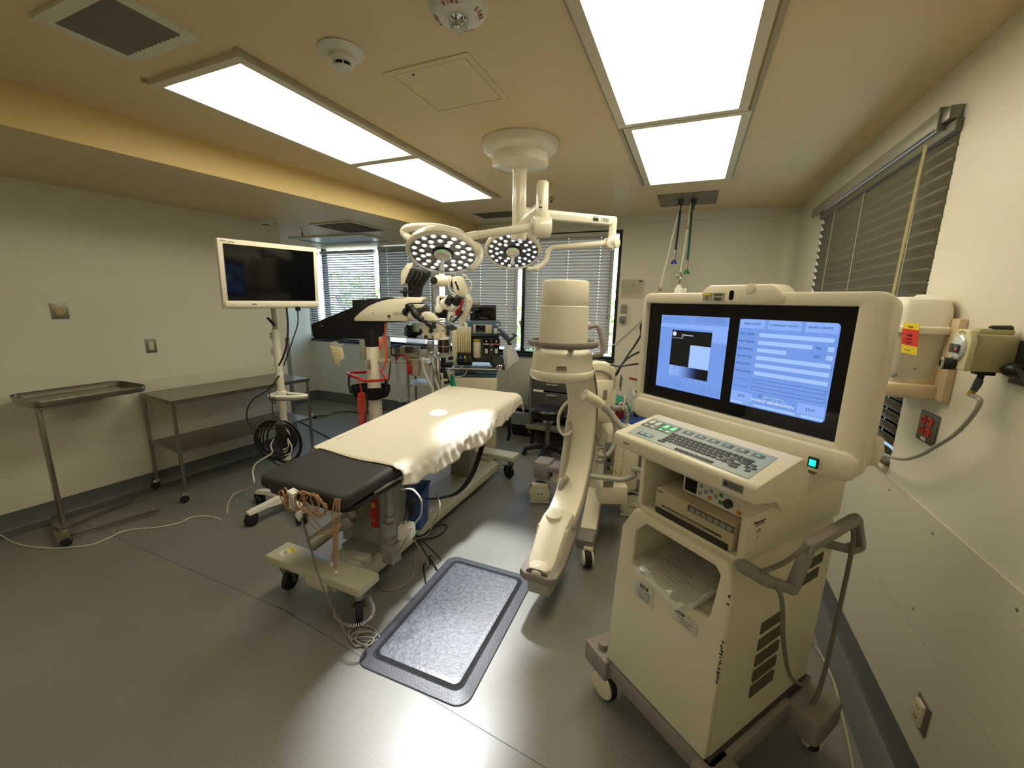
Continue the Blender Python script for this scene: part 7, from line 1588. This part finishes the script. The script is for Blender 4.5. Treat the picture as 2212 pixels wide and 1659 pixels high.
rbx = thing('red_container', 'dark red container with a white rim under the teal towel', 'container', on(1326, 880, 3.85))
q = on(1326, 880, 3.85); b = MB(True); b.loft([[q+gR*x+gF*y+Vector((0, 0, 0)) for x, y in rrect(.15, .15, .02, 4)], [q+gR*x+gF*y+Vector((0, 0, .13)) for x, y in rrect(.18, .18, .02, 4)]]); b.obj('body', mat('dark_red_plastic', '#6d1712', .4), rbx)
b = MB(True); b.box(q+Vector((0, 0, .135)), (.19, .19, .016), GRM, bev=.004); b.obj('rim', WHITEP, rbx)
b = MB(); q2 = q+Vector((0, 0, .148)); rows = []
for j in range(9):
    row = []
    for i in range(13):
        x = -.13+.26*i/12+.03*(j/8); y = -.10+.22*j/8; z = .045+.012*math.sin(i*1.1+j)*.8-.0; 
        if i > 9: z -= (i-9)*.03
        if j == 0: z -= .035
        row.append(q2+gR*x+gF*y+Vector((0, 0, z)))
    rows.append(row)
b.loft(rows, caps=False, closed=False); tw = b.obj('folded_towel', mat('teal_cotton', '#257a5f', .8, var=.06)); sm_ = tw.modifiers.new('t', 'SOLIDIFY'); sm_.thickness = .04; sm_.offset = -1; tag(tw, 'folded teal surgical towel lying on the red container', 'towel')
bt = thing('bottle_bag', 'clear bag of bottles and clips standing on the blue mat', 'bag', on(1372, 880, 3.9))
q = on(1368, 880, 3.9); crumple_o = crumple('bag_film', None, None, q, .095, (.85, .6, 1.25), FILM, 17); crumple_o.parent = bt; crumple_o.location = (0, 0, 0)
b = MB(True); b.cyl(q+gR*.03, q+gR*.03+Vector((0, 0, .20)), .022, seg=16, bev=.003); b.box(q+gR*.03+Vector((0, 0, .23)), (.05, .04, .06), GRM, bev=.01); b.obj('pump_bottle', DARK, bt)
b = MB(True); b.cyl(q-gR*.04+Vector((0, 0, .01)), q-gR*.035+Vector((0, 0, .12)), .020, seg=16, bev=.003); b.obj('clear_bottle', mat('cloudy_clear', '#c3c9c8', .15, alpha=.7), bt)
b = MB(); b.bar(P(1359, 816, 'y', BY-.008), P(1400, 825, 'y', BY-.008), .018, .016, .003); o = b.obj('red_wall_strip', RED); tag(o, 'short red tube on the back wall behind the left edge of the workstation screen', 'tube')
# black cables crossing from the C-arm to the workstation
cb_('screen_cable', [(1384, 725), (1372, 745), (1360, 762), (1345, 785), (1332, 810)], [2.3, 2.4, 2.55, 2.75, 2.9], .006, CABLEK, 'upper black cable slanting down from behind the workstation screen')
cb_('screen_cable', [(1382, 760), (1365, 768), (1350, 780), (1338, 795), (1328, 812)], [2.3, 2.4, 2.55, 2.75, 2.9], .006, CABLEK, 'middle black cable crossing the others behind the workstation screen')
cb_('screen_cable', [(1380, 786), (1360, 788), (1345, 791), (1330, 791), (1320, 788)], [2.3, 2.4, 2.6, 2.75, 2.85], .006, CABLEK, 'lowest black cable running level into the C-arm control head')
# ------------------------------------------------------------------ ceiling hoses, wall fittings
HP = thing('gas_outlet_plate', 'brushed steel medical gas plate on the ceiling at the end of the right-hand light row', 'ceiling plate', (-.13, 4.35, CZ))
b = MB(); b.box((0, 0, -.004), (.50, .48, .008), bev=.002); b.obj('plate', mat('grey_steel_plate', '#7d776a', .4, metal=.6, var=.05), HP)
for x in (-.055, .055): 
    b = MB(); b.lathe([(0, -.008), (.026, -.008), (.024, -.045), (.014, -.060), (.010, -.10), (0, -.10)], (x, -.02, 0)); b.obj('gas_outlet', mat('dark_green_fitting', '#20302a', .4), HP)
b = MB()
for x in (-.095, .10): b.sphere((x, -.04, -.009), .006, (1, 1, .4), 8)
b.obj('screw', DARK, HP)
def hose(px0, py0, px1, py1, y0, y1, r, m, name, label, endm=None, ring=None):
    p0, p1 = P(px0, py0, 'y', y0), P(px1, py1, 'y', y1); t = thing(name, label, 'hose', p1)
    b = MB(True); mid = (p0+p1)/2+Vector((.003, 0, 0)); b.tube([p0, mid, p1], r, 8, 6); b.obj('hose_line', m, t)
    if endm:
        d = (p1-p0).normalized(); b = MB(True); b.cyl(p1, p1+d*.05, .011, seg=12); b.cyl(p1+d*.02, p1+d*.035, .014, seg=12); b.cyl(p1+d*.05, p1+d*.10, .009, seg=12); b.obj('fitting', CHROME, t)
        b = MB(True); b.lathe([(0, 0), (.012, 0), (.028, .028), (.028, .036), (0, .036)], p1+d*.09, d, 20); b.obj('coupler', endm, t)
    if ring is not None:
        b = MB(True); q = p0+(p1-p0)*ring; b.sphere(q, .020, (1, 1, 1), 14); b.obj('cord_stop', mat('tan_stop', '#a3906c', .5), t)
    return t
hose(1471, 440, 1459, 540, 4.33, 4.33, .010, mat('navy_hose', '#1c2a44', .4), 'gas_hose', 'dark blue gas hose hanging from the steel ceiling plate', mat('blue_coupler', '#25308f', .4))
hose(1495, 440, 1485, 562, 4.33, 4.33, .010, mat('green_hose', '#1e4a33', .4), 'gas_hose', 'green gas hose hanging from the steel ceiling plate', mat('green_coupler', '#1f6b3a', .4))
hose(1471, 432, 1425, 626, 4.33, 4.20, .007, CABLEW, 'vacuum_hose', 'thin white hose slanting from the ceiling plate down to the top left of the screen', None, .99)
t = hose(1493, 436, 1470, 588, 4.33, 4.20, .007, CABLEW, 'vacuum_hose', 'thin white hose with a round cord stop, ending in a white outlet block', None, .36)
b = MB(True); q = P(1468, 592, 'y', 4.2); b.tube([q+Vector((0, 0, .02)), q+Vector((-.02, 0, -.02)), q+Vector((0, 0, -.06)), q+Vector((.018, 0, -.02)), q+Vector((0, 0, .02))], .005, 6, 4); b.cyl(q-Vector((0, 0, .05)), q-Vector((0, 0, .085)), .017, seg=16); b.obj('coupler', CHROME, t)
b = MB(True); q = P(1466, 628, 'y', 4.2); b.box(q+Vector((.0, 0, -.05)), (.075, .08, .15), bev=.008); b.lathe([(.032, 0), (.018, .03), (0, .03)], q+Vector((0, 0, .025)), (0, 0, 1), 20); b.box(q+Vector((.055, 0, 0)), (.035, .05, .04), bev=.004); b.obj('outlet_block', WHITEP, t)
b = MB(True); b.tube([q+Vector((0, 0, -.1)), q+Vector((.02, .02, -.6)), q+Vector((0, .05, -1.2)), Vector((q.x, q.y, .02))], .007, 8, 6); b.obj('supply_hose', CABLEW, t)
# safety notice and soap dispenser on the back wall
nt_ = thing('wall_notice', 'printed notice in a clear sleeve on the back wall, right of the long window', 'notice', (-.648, BY, 1.87))
b = MB(True); b.box((-.648, BY-.003, 1.868), (.262, .004, .212)); b.obj('sheet', mat('notice_paper', '#bdb79c', .4, var=.02), nt_)
b = MB(True); b.m(mat('notice_ink', '#8f8a72', .6, var=0))
random.seed(6)
for k in range(9):
    z = 1.93-.014*k; x = -.76
    while x < -.56:
        w_ = .012+.03*random.random(); b.box((x+w_/2, BY-.0056, z), (w_, .0006, .004)); x += w_+.008
for (x0, x1, z0, z1) in ((-.765, -.62, 1.80, 1.935),): 
    for z in (z0, (z0+z1)/2, z1): b.box(((x0+x1)/2, BY-.0057, z), (x1-x0, .0006, .0015))
    for x in (x0, (x0+x1)/2, x1): b.box((x, BY-.0057, (z0+z1)/2), (.0015, .0006, z1-z0))
b.m(mat('notice_dark', '#33201c', .6, var=0)).box((-.563, BY-.0057, 1.952), (.038, .0006, .016)); b.m(mat('notice_gold', '#b08b3a', .6, var=0)).box((-.64, BY-.0058, 1.905), (.035, .0006, .014)); b.obj('notice_print', None, nt_)
sd = thing('soap_dispenser', 'small grey soap dispenser on the back wall below the notice', 'dispenser', (-.725, BY, 1.55))
b = MB(True); b.box((-.725, BY-.03, 1.635), (.062, .06, .105), bev=.006); b.obj('cartridge', mat('smoky_clear', '#9f9c8b', .25, alpha=.75), sd)
b = MB(True); b.box((-.727, BY-.033, 1.565), (.068, .066, .03), bev=.004); b.obj('band', WHITEP, sd)
b = MB(True); b.box((-.730, BY-.035, 1.515), (.066, .066, .065), bev=.008); b.cyl((-.725, BY-.035, 1.485), (-.725, BY-.035, 1.455), .010); b.obj('valve', GREYP, sd)
cable('wall_cable', [(-.87, BY-.02, 1.19), (-.80, BY-.02, 1.22), (-.72, BY-.02, 1.30), (-.62, BY-.03, 1.40), (-.53, BY-.05, 1.50), (-.45, BY-.08, 1.58)], .006, CABLEW, 'pale cord crossing the back wall from the window corner up to the right')
# ---- sharps container on the right wall
def R_(px, py, off=0.0): return P(px, py, 'x', RX-off)
SC = thing('sharps_container', 'translucent sharps container with red and yellow label in a wall bracket, right of the screen', 'sharps container', (RX, 2.14, 1.40))
off = .11
y0_, y1_ = 2.03, 2.31     # along the wall
zb, zl, ztp = 1.385, 1.625, 1.735
b = MB(True)
b.box((RX-.012, 2.115, 1.52), (.024, .35, .30), bev=.004); b.box((RX-.09, 2.135, 1.395), (.16, .31, .055), bev=.012)
for y in (2.07, 2.18): b.box((RX-.172, y, 1.392), (.006, .03, .035), bev=.001)
b.box((RX-.06, 2.012, 1.45), (.09, .012, .14), bev=.003)
b.obj('wall_bracket', mat('tan_bracket', '#d3bf9c', .45, var=.03), SC)
b = MB(True)
rg = []
for s, z in ((.86, 1.415), (.92, 1.50), (1.0, 1.615)):
    rg.append([(RX-.092+x*s, 2.140+y*s, z) for x, y in rrect(.155, .305, .03, 5)])
b.loft(rg); b.obj('tub', mat('cloudy_tub', '#e2dccd', .22, var=.08, alpha=.72, spec=.6), SC)
b = MB(True); rg = [[(RX-.092+x*s, 2.140+y*s, z) for x, y in rrect(.165, .325, .035, 5)] for s, z in ((1.02, 1.612), (1.04, 1.618), (1.04, 1.634), (.98, 1.64), (.95, 1.70), (.86, 1.735), (.74, 1.745))]
b.loft(rg); lidm = mat('cloudy_lid_white', '#f2ecdd', .3, var=.03, alpha=.95)
b.cyl((RX-.11, 2.06, 1.70), (RX-.02, 2.06, 1.70), .055, seg=28, bev=.01)
lo = b.obj('lid', lidm, SC)
b = MB(True); b.tube([(RX-.175, 2.26, 1.625), (RX-.185, 2.20, 1.60), (RX-.185, 2.16, 1.595), (RX-.18, 2.09, 1.63)], .006, 8, 5); b.box((RX-.16, 2.30, 1.60), (.06, .012, .02), bev=.003); b.obj('handle', lidm, SC)
# contents seen through the wall
random.seed(9)
b = MB(True); 
for k in range(26):
    q = Vector((RX-.09+.10*(random.random()-.5), 2.13+.20*(random.random()-.5), 1.435+.09*random.random()*random.random())); d = Vector((random.random()-.5, random.random()-.5, random.random()*.5)).normalized()*.04; b.cyl(q-d, q+d, .005+.004*random.random(), seg=8)
b.obj('used_sharps', mat('mixed_sharps', '#6a7266', .4, var=.5, scale=30), SC)
# label on the tub, facing the room
lx = RX-.174
def lab(b, y, z, w, h, d=0): b.box((lx-.001-d-((z-1.51)*.10-.0), y, z), (.0012, w, h), rotm(0, -.10*0, 0))
p = [R_(1958, 697, .172), R_(1993, 699, .172), R_(1984, 768, .172), R_(1951, 762, .172)]
yc = sum(q.y for q in p)/4; zc_ = sum(q.z for q in p)/4; hh = abs(p[0].z-p[3].z); ww = abs(p[0].y-p[1].y)
tiltv = rotm(0, math.atan2(.011, .115)*-1, 0)
b = MB(True); b.box((lx-.004, yc, zc_), (.0015, ww, hh), tiltv); sl_ = b.obj('hazard_label', YELLOW, SC)
b = MB(True); b.m(REDL).box((lx-.0055, yc, zc_+.004), (.0012, ww*1.0, hh*.52), tiltv); b.m(BLACKT)
b.text('SHARPS', (lx-.0075, yc, zc_+hh*.10), (0, -1, 0), EZ, .011, .0002); b.text('BIOHAZARD', (lx-.0075, yc, zc_+hh*-.02), (0, -1, 0), EZ, .0078, .0002); b.text('DANGER', (lx-.0075, yc, zc_-hh*.13), (0, -1, 0), EZ, .009, .0002); b.text('PELIGRO', (lx-.009, yc, zc_+hh*.37), (0, -1, 0), EZ, .009, .0002); b.text('DO NOT REACH IN', (lx-.006, yc, zc_-hh*.38), (0, -1, 0), EZ, .0052, .0002)
b.obj('label_print', None, sl_)
# ---- suction regulator
RG = thing('suction_regulator', 'olive-cream vacuum regulator with an oval gauge, plugged into the right wall', 'regulator', (RX, 1.71, 1.58))
OLV = mat('olive_cream', '#b0a880', .45, var=.03)
c = Vector((.834, 1.695, 1.575))
b = MB(True); b.box(c, (.100, .066, .112), None, bev=.010); b.box(c+Vector((-.0, .0, .062)), (.080, .040, .022), None, bev=.008); b.obj('body', OLV, RG)
b = MB(True); b.prism([(-.044, -.055), (.044, -.055), (.047, .04), (.030, .068), (-.030, .068), (-.047, .04)], (c.x-.050, c.y, c.z), (0, -1, 0), EZ, h=.016, bev=.004) ; b.obj('front_bezel', mat('pale_olive', '#cdc59c', .4, var=.02), RG)
b = MB(True); rg = [[(c.x-.066-d, c.y+r*.034*math.cos(a), c.z+.012+r*.040*math.sin(a)) for a in [2*PI*k/32 for k in range(32)]] for r, d in ((1.0, 0), (1.0, .004), (.9, .008), (.5, .011), (.05, .012))]
b.loft(rg); gg = b.obj('gauge_glass', mat('gauge_face', '#c9cdd0', .08, var=.02, coat=1), RG)
b = MB(True); b.box((c.x-.0785, c.y, c.z+.010), (.002, .050, .026), bev=.0005); b.obj('gauge_window', mat('gauge_dark', '#2b3532', .15), gg)
b = MB(True); b.box((c.x-.080, c.y-.014, c.z+.008), (.001, .010, .010)); b.obj('gauge_mark', mat('pale_red_label', '#c9605a', .5), gg)
b = MB(True); b.cyl((c.x-.058, c.y+.010, c.z-.040), (c.x-.092, c.y+.016, c.z-.040), .019, seg=24, bev=.004); k_n = b.obj('control_knob', mat('rubber_eyecup2', '#201f1d', .55), RG)
b = MB(True); b.lathe([(.012, 0), (.018, .001), (.018, .005), (.012, .006)], (c.x-.090, c.y+.0155, c.z-.040), (-1, .18, 0), 24); b.obj('knob_ring', CHROME, k_n)
b = MB(True); b.cyl((c.x-.012, c.y-.005, c.z+.070), (c.x+.036, c.y-.005, c.z+.072), .012, seg=16, bev=.004); b.obj('mode_switch', DARK, RG)
b = MB(True)
for k in range(3): b.box((c.x-.069, c.y-.012+.012*k, c.z+.058+.004*(k == 1)), (.002, .006, .003))
b.obj('face_marks', GREYP, RG)
b = MB(True); b.cyl((c.x+.05, c.y, c.z-.0), (RX, c.y, c.z-.0), .016, seg=16); b.obj('wall_plug', DARK, RG)
b = MB(True); b.box((c.x+.0, c.y, c.z-.060), (.040, .04, .014), bev=.003); b.cyl((c.x-.002, c.y, c.z-.062), (c.x-.004, c.y, c.z-.080), .008, seg=12); b.obj('hose_port', DARK, RG)
b = MB(True); b.tube([(c.x-.004, c.y, c.z-.076), (c.x-.005, c.y+.002, c.z-.098), (c.x-.008, c.y+.006, c.z-.118)], [.008, .010, .009], 12, 4); b.obj('blue_connector', mat('dull_blue_rubber', '#46555d', .5), RG)
b = MB(True); b.cyl((c.x-.008, c.y+.006, c.z-.116), (c.x-.012, c.y+.010, c.z-.134), .0085, seg=14); b.obj('yellow_ferrule', mat('dull_yellow', '#a9922c', .45), RG)
b = MB(True); b.tube([(c.x-.012, c.y+.010, c.z-.132)]+[R_(x, y, .07) for x, y in ((2117, 866), (2095, 905), (2060, 940), (2020, 965), (1990, 982), (1960, 991), (1935, 990), (1910, 982))]+[R_(1890, 975, .05)], .0065, 10, 8); b.obj('suction_tube', mat('grey_translucent_tube', '#a39e92', .3, alpha=.92), RG)
# dark outlet plate with plug at the right edge of the picture
BP = thing('power_outlet', 'black outlet plate with a plugged-in cord at the right edge of the picture', 'socket', (RX, 1.60, 1.50))
b = MB(True); b.box((RX-.004, 1.605, 1.555), (.008, .13, .125), bev=.001); b.obj('plate', mat('black_plate', '#1c1a18', .35), BP)
b = MB(True); b.sphere((RX-.025, 1.625, 1.535), .024, (1.1, 1.3, .9), 16); b.tube([(RX-.03, 1.60, 1.54), (RX-.04, 1.56, 1.53), (RX-.05, 1.50, 1.50)], .007, 8, 6); b.obj('plug', DARK, BP)
b = MB(True); b.box((RX-.009, 1.612, 1.60), (.002, .018, .012)); b.obj('amber_tag', mat('amber_tag', '#c09a4a', .5), BP)
# red quad outlet
QO = thing('quad_outlet', 'grey plate with four red sockets on the right wall below the sharps container', 'socket', (RX, 2.03, 1.25))
b = MB(True); b.box((RX-.003, 2.031, 1.251), (.006, .130, .118), bev=.001); b.obj('plate', mat('dark_grey_plate', '#5e5750', .35, metal=.3), QO)
for y in (2.058, 2.014):
    for z in (1.277, 1.236):
        b = MB(True); b.lathe([(0, .006), (.017, .006), (.017, .010), (.0, .011)], (RX, y, z), (-1, 0, 0), 20); so_ = b.obj('socket', mat('red_socket', '#d2361c', .4), QO)
        b = MB(True); b.box((RX-.0115, y+.005, z+.003), (.0012, .002, .008)); b.box((RX-.0115, y-.005, z+.003), (.0012, .002, .008)); b.cyl((RX-.0110, y, z-.008), (RX-.0122, y, z-.008), .0022, seg=8); b.obj('slots', BLACKT, so_)
b = MB(True); b.box((RX-.0068, 2.040, 1.205), (.0012, .036, .012)); b.obj('label_strip', PAPER, QO)
# duplex outlet low on the right wall
DO = thing('duplex_outlet', 'steel duplex outlet low on the right wall, near the bottom right corner', 'socket', (RX, 1.662, .303))
b = MB(True); b.box((RX-.004, 1.662, .303), (.008, .078, .112), bev=.001); b.obj('plate', STEELD, DO)
b = MB(True); b.box((RX-.012, 1.668, .303), (.012, .045, .085), bev=.002); fc_ = b.obj('socket', mat('cream_rocker', '#d0c6a4', .35), DO)
b = MB(True)
for z in (.322, .284):
    for dy in (-.006, .006): b.box((RX-.0185, 1.668+dy, z), (.001, .002, .008))
b.obj('slots', BLACKT, fc_)
cable('floor_cable', [floorpt(1735, 1300, .25), floorpt(1752, 1380, .012), floorpt(1772, 1412, .007), floorpt(1800, 1470, .007), floorpt(1816, 1530, .007), floorpt(1832, 1600, .007), floorpt(1843, 1659, .007), floorpt(1850, 1740, .007)], .006, mat('beige_cable2', '#aaa48a', .5), 'long beige cable on the floor between the workstation and the right wall')
# ------------------------------------------------------------------ groups of repeats
for o in list(bpy.data.objects):
    if o.parent is not None or 'label' not in o or 'group' in o: continue
    n = o.name.split('.')[0]
    g = {'smoke_detector': 'smoke detectors', 'fire_sprinkler': 'fire sprinklers', 'ceiling_vent': 'ceiling vents', 'gas_hose': 'coloured gas hoses', 'vacuum_hose': 'white hoses from the ceiling plate',
         'breathing_hose': 'corrugated breathing hoses', 'floor_cable': 'cables on the floor', 'screen_cable': 'black cables between the C-arm and the workstation', 'hanging_cable': 'hanging cables',
         'blind_cord': 'blind pull cords', 'machine_cable': 'cables on the anaesthesia machine'}.get(n)
    if n == 'venetian_blind' and 'right-hand' not in o['label']: g = 'venetian blinds of the long window'
    if g: o['group'] = g
